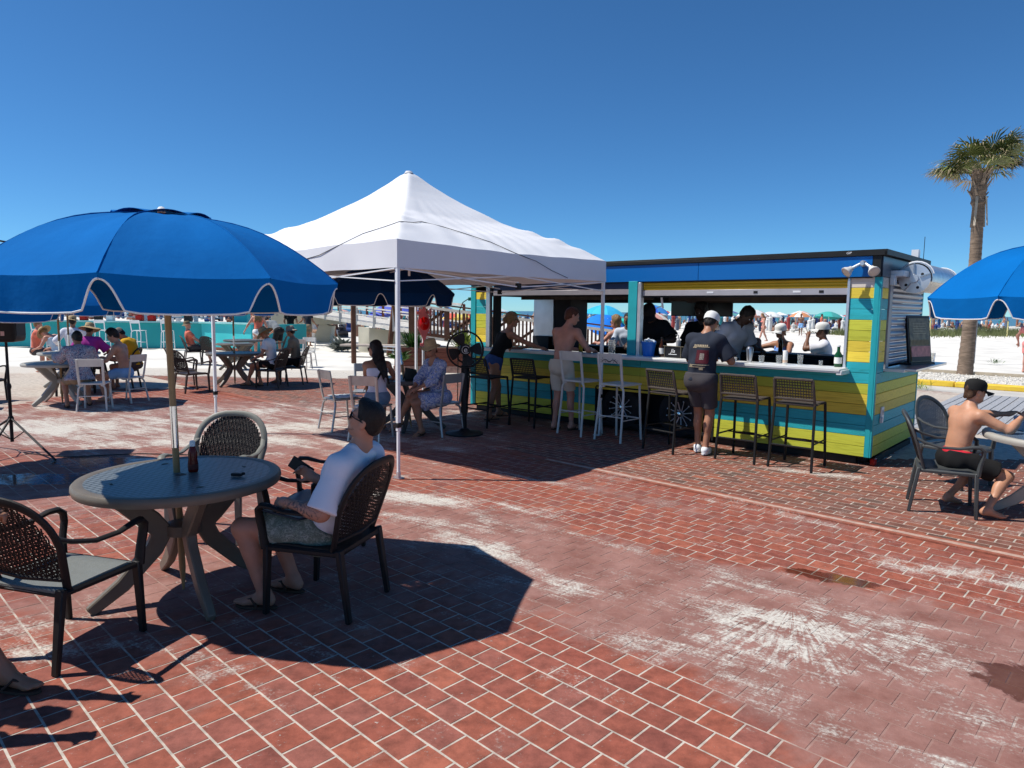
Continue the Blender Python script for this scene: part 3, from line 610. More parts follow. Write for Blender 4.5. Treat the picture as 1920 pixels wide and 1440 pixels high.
def cover_group():
    g = bpy.data.node_groups.new('sand_cover', 'ShaderNodeTree')
    for nm in ('Sand', 'Film', 'Wet', 'Grain'): g.interface.new_socket(nm, in_out='OUTPUT', socket_type='NodeSocketFloat')
    L = g.links; N = g.nodes.new; out = N('NodeGroupOutput'); geo = N('ShaderNodeNewGeometry')
    def math_(op, a, b=None, c=None, cl=False):
        m = N('ShaderNodeMath'); m.operation = op; m.use_clamp = cl
        for i, v in enumerate((a, b, c)):
            if v is None: continue
            if isinstance(v, (int, float)): m.inputs[i].default_value = v
            else: L.new(v, m.inputs[i])
        return m.outputs[0]
    def mapped(rot, sc, loc=(0, 0, 0)):
        m = N('ShaderNodeMapping'); m.vector_type = 'TEXTURE'; m.inputs['Rotation'].default_value = (0, 0, rot); m.inputs['Scale'].default_value = sc; m.inputs['Location'].default_value = loc
        L.new(geo.outputs['Position'], m.inputs[0]); return m.outputs[0]
    def noise_(vec, sc, det=6, rough=.55, dist=0.):
        n = N('ShaderNodeTexNoise'); n.inputs['Scale'].default_value = sc; n.inputs['Detail'].default_value = det; n.inputs['Roughness'].default_value = rough; n.inputs['Distortion'].default_value = dist
        L.new(vec, n.inputs['Vector']); return n.outputs[0]
    def rng(v, a, b, c=0., d=1., smooth=True):
        m = N('ShaderNodeMapRange'); m.interpolation_type = 'SMOOTHSTEP' if smooth else 'LINEAR'
        for i, q in zip((1, 2, 3, 4), (a, b, c, d)): m.inputs[i].default_value = q
        L.new(v, m.inputs[0]); return m.outputs[0]
    def attr_(nm):
        a = N('ShaderNodeAttribute'); a.attribute_name = nm; return a.outputs['Fac']
    sx = N('ShaderNodeSeparateXYZ'); L.new(geo.outputs['Position'], sx.inputs[0]); px, py = sx.outputs[0], sx.outputs[1]
    nbig = noise_(mapped(0, (1, 1, 1)), .8, 5, .55, .4)
    nstr = noise_(mapped(R(-38), (2.2, .7, 1)), 2.2, 11, .68, .35)
    nstr2 = noise_(mapped(R(40), (1.8, .45, 1), (3, 1, 0)), 3.5, 10, .7, .5)
    nfine = noise_(mapped(0, (1, 1, 1)), 55, 5, .7)
    nmid = noise_(mapped(0, (1, 1, 1)), 9, 8, .65, .6)
    far = rng(py, 16.8, 19.2); mid = math_('MULTIPLY', rng(py, 7.3, 9.0), rng(py, 13.8, 11.2)); leftish = rng(px, 1.0, -2.0)
    mid = math_('MULTIPLY', mid, leftish)
    sandb = attr_('cover_sand')
    # broom sweep: streaks fanning out of one corner
    v = mapped(R(0), (1, 1, 1), (1.68, 3.98, 0)); s2 = N('ShaderNodeSeparateXYZ'); L.new(v, s2.inputs[0]); at = math_('ARCTAN2', s2.outputs[0], math_('MULTIPLY', s2.outputs[1], -1.)); ln = N('ShaderNodeVectorMath'); ln.operation = 'LENGTH'; L.new(v, ln.inputs[0])
    cv = N('ShaderNodeCombineXYZ'); L.new(math_('MULTIPLY', at, 9.), cv.inputs[0]); L.new(math_('MULTIPLY', ln.outputs['Value'], 1.4), cv.inputs[1]); nf = noise_(cv.outputs[0], 1.9, 9, .72, .3)
    fan = math_('MULTIPLY', math_('MULTIPLY', rng(ln.outputs['Value'], .02, .22), rng(ln.outputs['Value'], 1.5, .15)), math_('MULTIPLY', rng(at, -1.35, -.95), rng(at, 1.25, .75)))
    fan = math_('MULTIPLY', fan, math_('ADD', rng(nf, .34, .74), -.05))
    film_b = attr_('cover_film')
    wetb = attr_('cover_wet')
    film = math_('ADD', film_b, math_('MULTIPLY', math_('SUBTRACT', nbig, .42), 2.0)); film = math_('ADD', film, math_('MULTIPLY', mid, .5)); film = math_('ADD', film, math_('MULTIPLY', math_('SUBTRACT', nmid, .5), .5))
    film = math_('ADD', film, math_('MULTIPLY', math_('SUBTRACT', nstr2, .5), 1.3)); film = rng(film, .12, .80)
    sv = math_('ADD', math_('MULTIPLY', nstr, .62), math_('MULTIPLY', nfine, .30)); sv = math_('ADD', sv, math_('MULTIPLY', nstr2, .20)); sv = math_('ADD', sv, math_('MULTIPLY', nmid, .10))
    sv = math_('ADD', sv, sandb); sv = math_('ADD', sv, math_('MULTIPLY', math_('MULTIPLY', fan, rng(math_('ADD', math_('MULTIPLY', nstr2, .5), math_('MULTIPLY', nmid, .5)), .38, .56)), .29)); sv = math_('ADD', sv, math_('MULTIPLY', mid, .075)); sv = math_('ADD', sv, math_('MULTIPLY', far, .7)); sv = math_('ADD', sv, math_('MULTIPLY', film, .035))
    brush = noise_(mapped(R(-32), (1.4, .09, 1)), 3.0, 8, .75, .2); sv = math_('ADD', sv, math_('MULTIPLY', math_('MULTIPLY', film, math_('SUBTRACT', brush, .49)), .34))
    sand = rng(sv, .672, .835); speck = math_('MULTIPLY', rng(noise_(mapped(R(20), (1, .6, 1)), 46, 4, .75, .8), .60, .68), rng(nmid, .50, .64)); sand = math_('MINIMUM', math_('MAXIMUM', sand, math_('MULTIPLY', speck, .75)), 1.)
    wet = rng(math_('ADD', wetb, math_('MULTIPLY', math_('SUBTRACT', nmid, .5), 1.2)), .42, .58)
    sand = math_('MULTIPLY', sand, math_('SUBTRACT', 1., wet))
    for nm, o in (('Sand', sand), ('Film', film), ('Wet', wet), ('Grain', nfine)): L.new(o, out.inputs[nm])
    return g
COVER = cover_group()
def ground_mat(name, cols, rough=.75, film_col=(.27, .125, .10), film_amt=.85, flat=False):
    m = bpy.data.materials.new(name); m.use_nodes = True; n = m.node_tree; L = n.links; N = n.nodes.new; b = n.nodes['Principled BSDF']
    g = N('ShaderNodeGroup'); g.node_tree = COVER
    oi = N('ShaderNodeObjectInfo'); at = N('ShaderNodeAttribute'); at.attribute_name = 'tone'; ad = N('ShaderNodeMath'); ad.operation = 'ADD'; fr = N('ShaderNodeMath'); fr.operation = 'FRACT'
    L.new(oi.outputs['Random'], ad.inputs[0]); L.new(at.outputs['Fac'], ad.inputs[1]); L.new(ad.outputs[0], fr.inputs[0])
    cr = N('ShaderNodeValToRGB'); e = cr.color_ramp.elements; e[0].color = (*cols[0], 1); e[0].position = 0; e[1].position = 1; e[1].color = (*cols[-1], 1)
    for i, c in enumerate(cols[1:-1]): q = e.new((i+1)/(len(cols)-1)); q.color = (*c, 1)
    L.new(fr.outputs[0], cr.inputs[0])
    geo = N('ShaderNodeNewGeometry'); no = N('ShaderNodeTexNoise'); no.inputs['Scale'].default_value = 14; no.inputs['Detail'].default_value = 8; no.inputs['Roughness'].default_value = .65; L.new(geo.outputs['Position'], no.inputs['Vector'])
    m0 = N('ShaderNodeMix'); m0.data_type = 'RGBA'; m0.blend_type = 'MULTIPLY'; m0.inputs[0].default_value = .62
    c0 = N('ShaderNodeValToRGB'); c0.color_ramp.elements[0].position = .32; c0.color_ramp.elements[0].color = (.45, .42, .4, 1); c0.color_ramp.elements[1].position = .62; c0.color_ramp.elements[1].color = (1.25, 1.2, 1.15, 1)
    L.new(no.outputs[0], c0.inputs[0]); L.new(cr.outputs[0], m0.inputs[6]); L.new(c0.outputs[0], m0.inputs[7])
    def mix(a, col, fac, amt=1.):
        x = N('ShaderNodeMix'); x.data_type = 'RGBA'; mu = N('ShaderNodeMath'); mu.operation = 'MULTIPLY'; mu.inputs[1].default_value = amt; L.new(fac, mu.inputs[0]); L.new(mu.outputs[0], x.inputs[0]); L.new(a, x.inputs[6])
        if isinstance(col, tuple): x.inputs[7].default_value = (*col, 1)
        else: L.new(col, x.inputs[7])
        return x.outputs[2]
    nf = N('ShaderNodeTexNoise'); nf.inputs['Scale'].default_value = 3.1; nf.inputs['Detail'].default_value = 10; nf.inputs['Roughness'].default_value = .7; L.new(geo.outputs['Position'], nf.inputs['Vector'])
    cf = N('ShaderNodeValToRGB'); cf.color_ramp.elements[0].position = .35; cf.color_ramp.elements[0].color = tuple(c*.72 for c in film_col)+(1,); cf.color_ramp.elements[1].position = .68; cf.color_ramp.elements[1].color = (film_col[0]*1.35, film_col[1]*1.65, film_col[2]*1.75, 1); L.new(nf.outputs[0], cf.inputs[0])
    c = mix(m0.outputs[2], cf.outputs[0], g.outputs['Film'], film_amt)
    sc = N('ShaderNodeValToRGB'); sc.color_ramp.elements[0].position = .3; sc.color_ramp.elements[0].color = (.42, .38, .33, 1); sc.color_ramp.elements[1].position = .7; sc.color_ramp.elements[1].color = (.68, .64, .57, 1); L.new(g.outputs['Grain'], sc.inputs[0])
    c = mix(c, sc.outputs[0], g.outputs['Sand'])
    dk = N('ShaderNodeMix'); dk.data_type = 'RGBA'; dk.blend_type = 'MULTIPLY'; dk.inputs[7].default_value = (.42, .36, .33, 1); L.new(g.outputs['Wet'], dk.inputs[0]); L.new(c, dk.inputs[6])
    L.new(dk.outputs[2], b.inputs['Base Color'])
    rr = N('ShaderNodeMix'); rr.data_type = 'FLOAT'; rr.inputs[2].default_value = rough; rr.inputs[3].default_value = .10; L.new(g.outputs['Wet'], rr.inputs[0]); L.new(rr.outputs[0], b.inputs['Roughness']); b.inputs['Specular IOR Level'].default_value = .22
    hh = N('ShaderNodeMath'); hh.operation = 'MULTIPLY_ADD'; L.new(g.outputs['Sand'], hh.inputs[0]); hh.inputs[1].default_value = .6; L.new(no.outputs[0], hh.inputs[2])
    h2 = N('ShaderNodeMath'); h2.operation = 'MULTIPLY_ADD'; L.new(g.outputs['Grain'], h2.inputs[0]); h2.inputs[1].default_value = .35; L.new(hh.outputs[0], h2.inputs[2])
    bp = N('ShaderNodeBump'); bp.inputs['Distance'].default_value = .006; inv = N('ShaderNodeMath'); inv.operation = 'MULTIPLY_ADD'; L.new(g.outputs['Wet'], inv.inputs[0]); inv.inputs[1].default_value = -.45; inv.inputs[2].default_value = .5; L.new(inv.outputs[0], bp.inputs['Strength'])
    L.new(h2.outputs[0], bp.inputs['Height']); L.new(bp.outputs[0], b.inputs['Normal']); return m
M_tile = ground_mat('terracotta_paver', [(.27, .082, .054), (.31, .095, .06), (.24, .074, .052), (.34, .11, .07), (.225, .072, .055), (.29, .085, .055), (.27, .10, .078), (.28, .082, .056)])
M_brick = ground_mat('small_brick_paver', [(.22, .085, .06), (.15, .075, .058), (.27, .09, .06), (.12, .075, .06), (.30, .10, .06), (.19, .09, .07), (.24, .075, .05)], film_col=(.25, .13, .105), film_amt=.5)
M_grout = ground_mat('pale_mortar', [(.50, .45, .39), (.50, .45, .39)], film_amt=.93, rough=.9)
US, UN = Vector((math.sin(R(134)), math.cos(R(134)))), Vector((-math.cos(R(134)), math.sin(R(134))))
def UV(p): return p[0]*US.x+p[1]*US.y, p[0]*UN.x+p[1]*UN.y
def XY(u, v): return (US.x*u+UN.x*v, US.y*u+UN.y*v)
base = MB(); base.grid(lambda u, v: (-17+30*u, -1.+20.4*v**1.5, -.0018), 340, 260)
paving = struct('brick_paving', base, M_grout, smooth=False); add_cover(paving.data, base.v)
def paver_mesh(w, d, name, m, ch=.0009, h=.0018):
    mb = MB(); a, b_ = w/2, d/2
    V = [(-a, -b_, -h), (a, -b_, -h), (a, b_, -h), (-a, b_, -h), (-a, -b_, -ch), (a, -b_, -ch), (a, b_, -ch), (-a, b_, -ch), (-a+ch, -b_+ch, 0), (a-ch, -b_+ch, 0), (a-ch, b_-ch, 0), (-a+ch, b_-ch, 0)]
    F = [(8, 9, 10, 11)]+[(i, (i+1) % 4, 4+(i+1) % 4, 4+i) for i in range(4)]+[(4+i, 4+(i+1) % 4, 8+(i+1) % 4, 8+i) for i in range(4)]
    return V, F
PU, PV = .157, .1465
cells = []
u0 = -16
for j in range(-10, 140):
    v = 1.2+j*PV if False else j*PV-.04
    if v > 5.90: break
    for i in range(-130, 80):
        u = i*PU+(PU/2 if j % 2 else 0)+.02*math.sin(j*1.3); x, y = XY(u, v)
        if y < .8 or x < -8.5 or x > 7.2 or y > 14.5: continue
        cells.append((x, y, 0))
BU, BV = .208, .107
vlim = 6.03
j = 0; v = 6.09
while v < 30:
    for i in range(-160, 80):
        u = i*BU+(BU/2 if j % 2 else 0); x, y = XY(u, v)
        if y < 2 or y > 18.8 or x < -16.5 or x > 6.5 or (y > 8.6 and x > 3.2 and UV((x, y))[1] > 8.7 and x > .9*y-3.9): continue
        if abs(x/y) > .80 or (x > 4.1+ (y-7.8)*.8 and y > 8.2): continue
        cells.append((x, y, 1))
    v += BV; j += 1
def vis(c):
    x, y = c[0], c[1]
    return y > 2.2 and abs(x)/y < .735
near = sorted([c for c in cells if c[2] == 0 and vis(c)], key=lambda c: c[0]**2+c[1]**2)[:299]; ns = set(near)
pV, pF = paver_mesh(PU-.010, PV-.010, 'paver', M_tile)
ang = math.atan2(US.y, US.x)
for c in near:
    me_t = MB().add(pV, pF).mesh('paver', M_tile, smooth=False); add_cover(me_t, [(c[0]+p_[0]*math.cos(ang)-p_[1]*math.sin(ang), c[1]+p_[0]*math.sin(ang)+p_[1]*math.cos(ang)) for p_ in pV])
    o = bpy.data.objects.new('paver', me_t); C.objects.link(o); o.parent = paving; o.location = (c[0], c[1], random.uniform(-.0004, .0004)); o.rotation_euler = (random.gauss(0, .002), random.gauss(0, .002), ang+random.gauss(0, .006))
def field(kind, w, d, m, name):
    vs, fs, tone = [], [], []; ca, sa = math.cos(ang), math.sin(ang); t = .0009; h = .0018
    prof = [(-1, -1), (1, -1), (1, 1), (-1, 1)]
    for c in cells:
        if c[2] != kind or c in ns: continue
        o = len(vs); z = random.uniform(-.0004, .0004); rr = random.gauss(0, .006); c_, s_ = math.cos(ang+rr), math.sin(ang+rr); tx, ty = random.gauss(0, .002), random.gauss(0, .002)
        for ins, zz in ((0, -h), (0, -t), (t, 0)):
            for a, b_ in prof:
                lx, ly = a*(w/2-ins), b_*(d/2-ins); vs.append((c[0]+lx*c_-ly*s_, c[1]+lx*s_+ly*c_, zz+z+lx*tx+ly*ty if zz > -h else -h))
        fs.append((o+8, o+9, o+10, o+11))
        for r0 in (0, 4):
            for i in range(4): fs.append((o+r0+i, o+r0+(i+1) % 4, o+r0+4+(i+1) % 4, o+r0+4+i))
        tone += [random.random()]*9
    me = bpy.data.meshes.new(name); me.from_pydata(vs, [], fs); me.materials.append(m); at = me.attributes.new('tone', 'FLOAT', 'FACE'); at.data.foreach_set('value', tone); add_cover(me, vs); me.update()
    o = link(name, me, paving); o['kind'] = 'stuff'
field(0, PU-.010, PV-.010, M_tile, 'terracotta_pavers'); field(1, BU-.0125, BV-.0125, M_brick, 'small_bricks')
# pale concrete band between the two kinds of paving
M_conc = mat('pale_concrete', (.42, .36, .31), .85, var=.15, vscale=3, bump=.3, bscale=60)
def strip(u0_, u1_, wd, name, cols, fc, z):
    a = XY(u0_, 5.965); b_ = XY(u1_, 5.965); mb = MB(); mb.grid(lambda u, v: (a[0]+(b_[0]-a[0])*u+UN.x*(v-.5)*wd, a[1]+(b_[1]-a[1])*u+UN.y*(v-.5)*wd, z), 160, 1, .012, flip=True)
    o = struct(name, mb, ground_mat(name+'_surface', cols, rough=.85, film_col=fc), smooth=False); add_cover(o.data, mb.v)
strip(-16, 5.4, .145, 'border_course', [(.30, .10, .065), (.30, .10, .065)], (.27, .125, .10), -.0006)
strip(-5.2, 5.3, .055, 'mortar_band', [(.46, .32, .26), (.46, .32, .26)], (.38, .24, .20), .0005)
# sand, sea
m = mat('beach_sand', (.70, .675, .62), .95, var=.14, vscale=.8, bump=1., bscale=5, coord='Object', spec=.1)
sandm = MB()
def sandz(x, y):
    z = -.02
    if y > 19.6 or x > 6 or x < -17: z += .0
    d = max(0, y-20); z += min(d/10, 1)*(.06*noise.noise(Vector((x*.25, y*.25, 0)))+.06*noise.noise(Vector((x*1.1, y*1.1, 3))))
    if y > 125: z -= (y-125)*.03
    return z
ys = [-6, 0, 6, 12, 16, 19]+[19+.4*i for i in range(1, 60)]+[43+1.2*i for i in range(1, 40)]+[92+3*i for i in range(1, 30)]
xs = np.linspace(-1, 1, 150)
V = []; F = []
for y in ys:
    hw = 22+max(0, y)*1.25
    for x in xs: V.append((x*hw, y, sandz(x*hw, y)))
nX = len(xs)
for j in range(len(ys)-1):
    for i in range(nX-1): F.append((j*nX+i, j*nX+i+1, (j+1)*nX+i+1, (j+1)*nX+i))
struct('beach_sand', MB().add(V, F), m, angle=80)
m = mat('sea_water', (.035, .085, .085), .22, var=.35, vscale=.02, bump=.7, bscale=.9, spec=.5, stretch=(.35, 1, 1))
struct('sea', MB().add([(-30000, 130, -.75), (30000, 130, -.75), (30000, 45000, -.75), (-30000, 45000, -.75)], [(0, 1, 2, 3)]), m, smooth=False)
mb = MB(); mb.add([(-30000, -3000, -1.2), (30000, -3000, -1.2), (30000, 131, -1.2), (-30000, 131, -1.2)], [(0, 1, 2, 3)]); struct('far_ground', mb, M_conc, smooth=False)
# low breakwater of surf
M_foam = mat('surf_foam', (.75, .77, .76), .9, var=.1)
mb = MB()
for k in range(40):
    x = -260+k*13+random.uniform(-5, 5); y = 165+random.uniform(0, 70); l = random.uniform(6, 22); mb.box((x, y, -.72), (l, .8, .06))
o = struct('surf', mb, M_foam)
# ---- kiosk frame
KO = Vector((4.04, 7.76, 0)); KA = R(-41.6); KX = Vector((math.cos(KA), math.sin(KA), 0)); KY = Vector((-math.sin(KA), math.cos(KA), 0))
def K(x, y, z=0): return KO+KX*x+KY*y+Vector((0, 0, z))
# ---- grey board deck, kerb, gravel
M_board = mat('weathered_grey_board', (.33, .34, .36), .8, var=.18, vscale=4, bump=.3, bscale=60, stretch=(12, 1, 1))
deck = struct('boardwalk', MB().prism([tuple(K(x, y).xy) for x, y in ((-1.2, 3.4), (9, 3.4), (9, 9.7), (-1.9, 9.7))], -.03, -.012), mat('sand_filled_gap', (.5, .47, .42), .9))
bm_ = MB().box((0, 0, 0), (.132, 6.2, .02)).mesh('board', M_board, bevel=.003)
for i in range(62):
    x = -1.05+i*.148+.4
    o = link('board', bm_, deck, loc=K(x+.1, 6.55, .001+random.uniform(-.0015, .0015)), rot=(0, 0, KA+random.gauss(0, .001)))
mb = MB().prism([tuple(K(x, y).xy) for x, y in ((-3.2, 9.72), (12, 9.72), (12, 11.0), (-3.2, 11.0))], -.05, .004); struct('pavement', mb, mat('light_concrete', (.50, .48, .44), .9, var=.12, vscale=1.5, bump=.3, bscale=50))
mb = MB(); M_kerb = mat('yellow_kerb_paint', (.74, .50, .05), .7, var=.12, vscale=5, bump=.25, bscale=60)
for i in range(6): mb.box(K(-4+i*3+1.49, 11.17, .06), (2.985, .32, .13), (0, 0, KA))
o = part('yellow_kerb', mb, M_kerb, bevel=.02); o['kind'] = 'structure'
M_grav = mat('white_gravel', (.62, .59, .53), .95, var=.35, vscale=22, bump=1., bscale=26)
mb = MB(); mb.grid(lambda u, v: K(-4+17*u, 11.33+3.6*v, .05+.01*noise.noise(Vector((u*60, v*20, 0)))), 90, 24); o = part('gravel_bed', mb, M_grav); o['kind'] = 'structure'
mb = MB()
ico = [(0, 0, 1), (.9, 0, .1), (-.4, .8, .1), (-.4, -.8, .1), (0, 0, -.6)]; fi = [(0, 1, 2), (0, 2, 3), (0, 3, 1), (4, 2, 1), (4, 3, 2), (4, 1, 3)]
for k in range(2600):
    x, y = random.uniform(-2.5, 8), random.uniform(11.35, 14.9); s = random.uniform(.018, .045); a = random.uniform(0, 6.3); p = K(x, y, .06)
    mb.add([(p.x+s*(q[0]*math.cos(a)-q[1]*math.sin(a)), p.y+s*(q[0]*math.sin(a)+q[1]*math.cos(a)), p.z+s*.7*q[2]) for q in ico], fi)
o = part('gravel', mb, M_grav, smooth=False); o['kind'] = 'stuff'
mb = MB().bar(K(-4, 15.0, .07), K(13, 15.0, .07), .09, .14); o = part('timber_edging', mb, mat('pale_timber', (.45, .38, .28), .8, var=.15)); o['kind'] = 'structure'
# ------------------------------------------------------------------ furniture builders
def v3(x, y, z): return Vector((x, y, z))
def armchair(label, loc, rz, frame_m, panel_m, seat_m=None, group=None, round_back=False, detail=1):
    t = thing('armchair', label, 'chair', loc, rz, group); seat_m = seat_m or frame_m
    def hoop(s):           # s 0..1 round the back, from lower left to lower right
        a = math.pi*(1-s)
        if round_back: X = .27*math.cos(a)*(1 if abs(math.cos(a)) < .97 else .98); Z = .66+.24*math.sin(a)
        else: X = .275*math.copysign(abs(math.cos(a))**.75, math.cos(a)); Z = .64+.255*abs(math.sin(a))**.8
        return X, Z
    def bp(X, Z): return v3(X, -.205-(Z-.42)*.34+.50*X*X, Z)
    pts = [bp(-.225, .40), bp(-.25, .52)]+[bp(*hoop(i/18)) for i in range(19)]+[bp(.25, .52), bp(.225, .40)]
    part('back_frame', MB().tube(pts, .0145, 8, sx=1.75, up=(0, 1, .3)), frame_m, t)
    part('back_rail', MB().tube([bp(-.235, .465), bp(0, .462), bp(.235, .465)], .014, 8, sx=1.2), frame_m, t)
    # woven back: real strands with gaps between
    mb = MB(); n1 = 34 if detail else 14; n2 = 42 if detail else 16
    def top(x):
        lo, hi = .47, .9
        r = min(abs(x)/.252, 1); return (.66+.225*math.sqrt(max(0, 1-r*r))) if round_back else .64+.238*max(0, 1-r**2.6)**.62
    def strand(P, w, n_):
        vs = []
        for i, p in enumerate(P):
            d = (P[min(i+1, len(P)-1)]-P[max(i-1, 0)]).normalized(); s_ = d.cross(n_).normalized()*w/2; vs += [p+s_, p-s_]
        mb.add(vs, [(2*i, 2*i+1, 2*i+3, 2*i+2) for i in range(len(P)-1)])
    nn = v3(0, 1, .34).normalized()
    for i in range(n1):
        x = -.24+.48*(i+.5)/n1; zt = top(x); P = [bp(x, .47+(zt-.47)*k/8)+nn*(.003*(-1)**(i+k)) for k in range(9)]; strand(P, .48/n1*.93, nn)
    for j in range(n2):
        z = .475+.40*(j+.5)/n2; xs_ = [x for x in np.linspace(-.25, .25, 21) if top(x) > z]
        if len(xs_) > 2: strand([bp(x, z)+nn*(.003*(-1)**(j+k)) for k, x in enumerate(xs_)], .40/n2*.88, nn)
    part('woven_back', mb, panel_m, t, smooth=False)
    def seat(u, v):
        x = (-.235+.47*u)*(1+.06*v); y = -.23+.47*v; z = .415+.018*math.cos(v*math.pi*.5)*0-.022*math.sin(u*math.pi)*math.sin(v*math.pi)+.012*math.sin(v*math.pi*.5)-(.05*max(0, v-.86)/.14)**1.0*.5; return (x, y, z)
    part('seat', MB().grid(seat, 12, 14, .022), seat_m, t, angle=60)
    part('seat_frame', MB().tube([(-.24, -.22, .395), (-.262, .21, .40), (-.2, .245, .385), (.2, .245, .385), (.262, .21, .40), (.24, -.22, .395)], .018, 6, closed=True, cap=False), frame_m, t)
    for sx in (-1, 1):
        a = [bp(sx*.262, .70), v3(sx*.285, -.19, .665), v3(sx*.295, -.06, .630), v3(sx*.30, .08, .632), v3(sx*.298, .18, .655), v3(sx*.290, .235, .655), v3(sx*.283, .262, .63), v3(sx*.278, .262, .58), v3(sx*.275, .245, .50), v3(sx*.268, .235, .40)]
        part('arm', MB().tube(a, [.013, .0125, .0125, .013, .016, .018, .019, .018, .018, .02], 8, sx=1.5, up=(0, 0, 1) if False else None), frame_m, t)
        part('leg', MB().bar((sx*.262, .225, .42), (sx*.264, .245, 0), .052, .034, up=(0, 1, 0), w2=.040, h2=.028), frame_m, t, bevel=.006)
        part('leg', MB().bar((sx*.232, -.215, .42), (sx*.238, -.275, 0), .052, .034, up=(0, 1, 0), w2=.040, h2=.028), frame_m, t, bevel=.006)
    return t
def alu_chair(label, loc, rz, m, zs=.45, group=None, art=False, cat='chair'):
    t = thing('metal_bar_stool' if zs > .6 else 'metal_chair', label, cat, loc, rz, group); top = zs+.40
    def bpt(x, z): return v3(x, -.185-(z-zs)*.17+.45*x*x-.03, z)
    part('backrest', MB().grid(lambda u, v: bpt(-.185+.37*u, top-.125+.125*v)+v3(0, .007, 0), 8, 3, .012), m, t)
    for sx in (-1, 1):
        part('back_post', MB().tube([v3(sx*.175, -.19, zs-.03), bpt(sx*.178, zs+.10), bpt(sx*.182, zs+.25), bpt(sx*.185, top-.004)], .0150, 8, sx=1.35), m, t)
        part('leg', MB().tube([v3(sx*.13, -.17, zs-.035), v3(sx*.17, -.18, zs-.045), v3(sx*.192, -.19, zs-.085), v3(sx*.20, -.21, zs*.55), v3(sx*.215, -.26, 0)], .0155, 8), m, t)
        part('leg', MB().tube([v3(sx*.185, .17, zs-.03), v3(sx*.195, .185, zs*.5), v3(sx*.205, .21, 0)], .0155, 8), m, t)
    part('seat', MB().grid(lambda u, v: v3((-.20+.40*u)*(.94+.06*v), -.20+.40*v, zs-.012*math.sin(u*math.pi)*math.sin(v*math.pi)), 8, 8, .022), m, t, angle=60, bevel=0)
    zl = zs*.38 if zs > .6 else zs*.45
    for p, q in (((-.205, -.215, zl), (-.20, .2, zl)), ((.205, -.215, zl), (.20, .2, zl)), ((-.205, -.22, zl+.04), (.205, -.22, zl+.04))): part('stretcher', MB().tube([p, q], .008, 6), m, t)
    if zs > .6: part('foot_rail', MB().tube([(-.2, .2, zl), (.2, .2, zl)], .009, 6), m, t)
    if art:        # hand painted strokes on the back of the backrest
        s = MB()
        def P(x, z): return bpt(x, z)+v3(0, -.0095, 0)
        b0 = top-.125
        for ln, wd in (([(-.115, .012), (-.10, .03), (-.075, .045), (-.045, .05)], .006), ([(-.06, .047), (-.05, .02), (-.045, .006)], .004), ([(-.04, .05), (-.01, .028), (.005, .02), (.03, .028), (.06, .047), (.09, .045), (.12, .02), (.135, .005)], .007), ([(-.03, .042), (0, .018), (.03, .02)], .007), ([(.095, .04), (.08, .018), (.07, .006)], .004), ([(-.13, .045), (-.118, .035)], .003), ([(-.10, .072), (-.092, .055)], .003), ([(.075, .07), (.068, .055)], .003), ([(.115, .058), (.10, .045)], .003), ([(.145, .045), (.13, .03)], .003)):
            s.tube([P(x, b0+z) for x, z in ln], wd*.6, 5)
        part('painted_drawing', s, M_blackp, t)
    return t
def rope_stool(label, loc, rz, m_frame, m_rope, group=None):
    t = thing('woven_bar_stool', label, 'bar stool', loc, rz, group); zs = .72; tp = 1.0
    def bq(x, z): return v3(x, -.19-(z-zs)*.28, z)
    for sx in (-1, 1):
        part('leg', MB().bar((sx*.215, -.19, zs), (sx*.235, -.255, 0), .026, .026, up=(1, 0, 0)), m_frame, t, bevel=.004)
        part('leg', MB().bar((sx*.205, .19, zs), (sx*.225, .235, 0), .026, .026, up=(1, 0, 0)), m_frame, t, bevel=.004)
        part('back_post', MB().bar(bq(sx*.215, zs-.01), bq(sx*.205, tp), .026, .026, up=(1, 0, 0)), m_rope, t, bevel=.005)
    part('top_rail', MB().tube([bq(-.205, tp)]+[bq(x, tp-.012*math.cos(x*7)+.012) for x in (-.1, 0, .1)]+[bq(.205, tp)], .016, 8), m_rope, t)
    part('lower_rail', MB().tube([bq(-.21, zs+.06), bq(.21, zs+.06)], .017, 8), m_rope, t)
    part('seat_rail', MB().tube([(-.21, -.19, zs), (.21, -.19, zs), (.205, .19, zs), (-.205, .19, zs)], .015, 8, closed=True, cap=False), m_rope, t)
    mb = MB()
    for i in range(14): x = -.185+.37*i/13; mb.bar(bq(x, zs+.07), bq(x, tp-.005), .0105, .006, up=(1, 0, 0))
    for j in range(7): z = zs+.09+.185*j/6; mb.bar(bq(-.205, z)+v3(0, .004, 0), bq(.205, z)+v3(0, .004, 0), .006, .0115)
    part('woven_back', mb, m_rope, t)
    mb = MB()
    for i in range(13): x = -.19+.38*i/12; mb.bar((x, -.19, zs+.008), (x, .19, zs+.008), .021, .006)
    for j in range(13): y = -.18+.36*j/12; mb.bar((-.20, y, zs+.012), (.20, y, zs+.012), .021, .006)
    part('woven_seat', mb, m_rope, t)
    for p, q in (((-.225, -.235, .30), (-.215, .215, .30)), ((.225, -.235, .30), (.215, .215, .30)), ((-.225, -.235, .26), (.225, -.235, .26)), ((-.22, .22, .26), (.22, .22, .26))): part('stretcher', MB().tube([p, q], .0105, 6), m_frame, t)
    part('brace', MB().tube([(-.22, .02, .30), (.0, .20, .28), (.22, .02, .30)], .008, 6), m_frame, t)
    return t
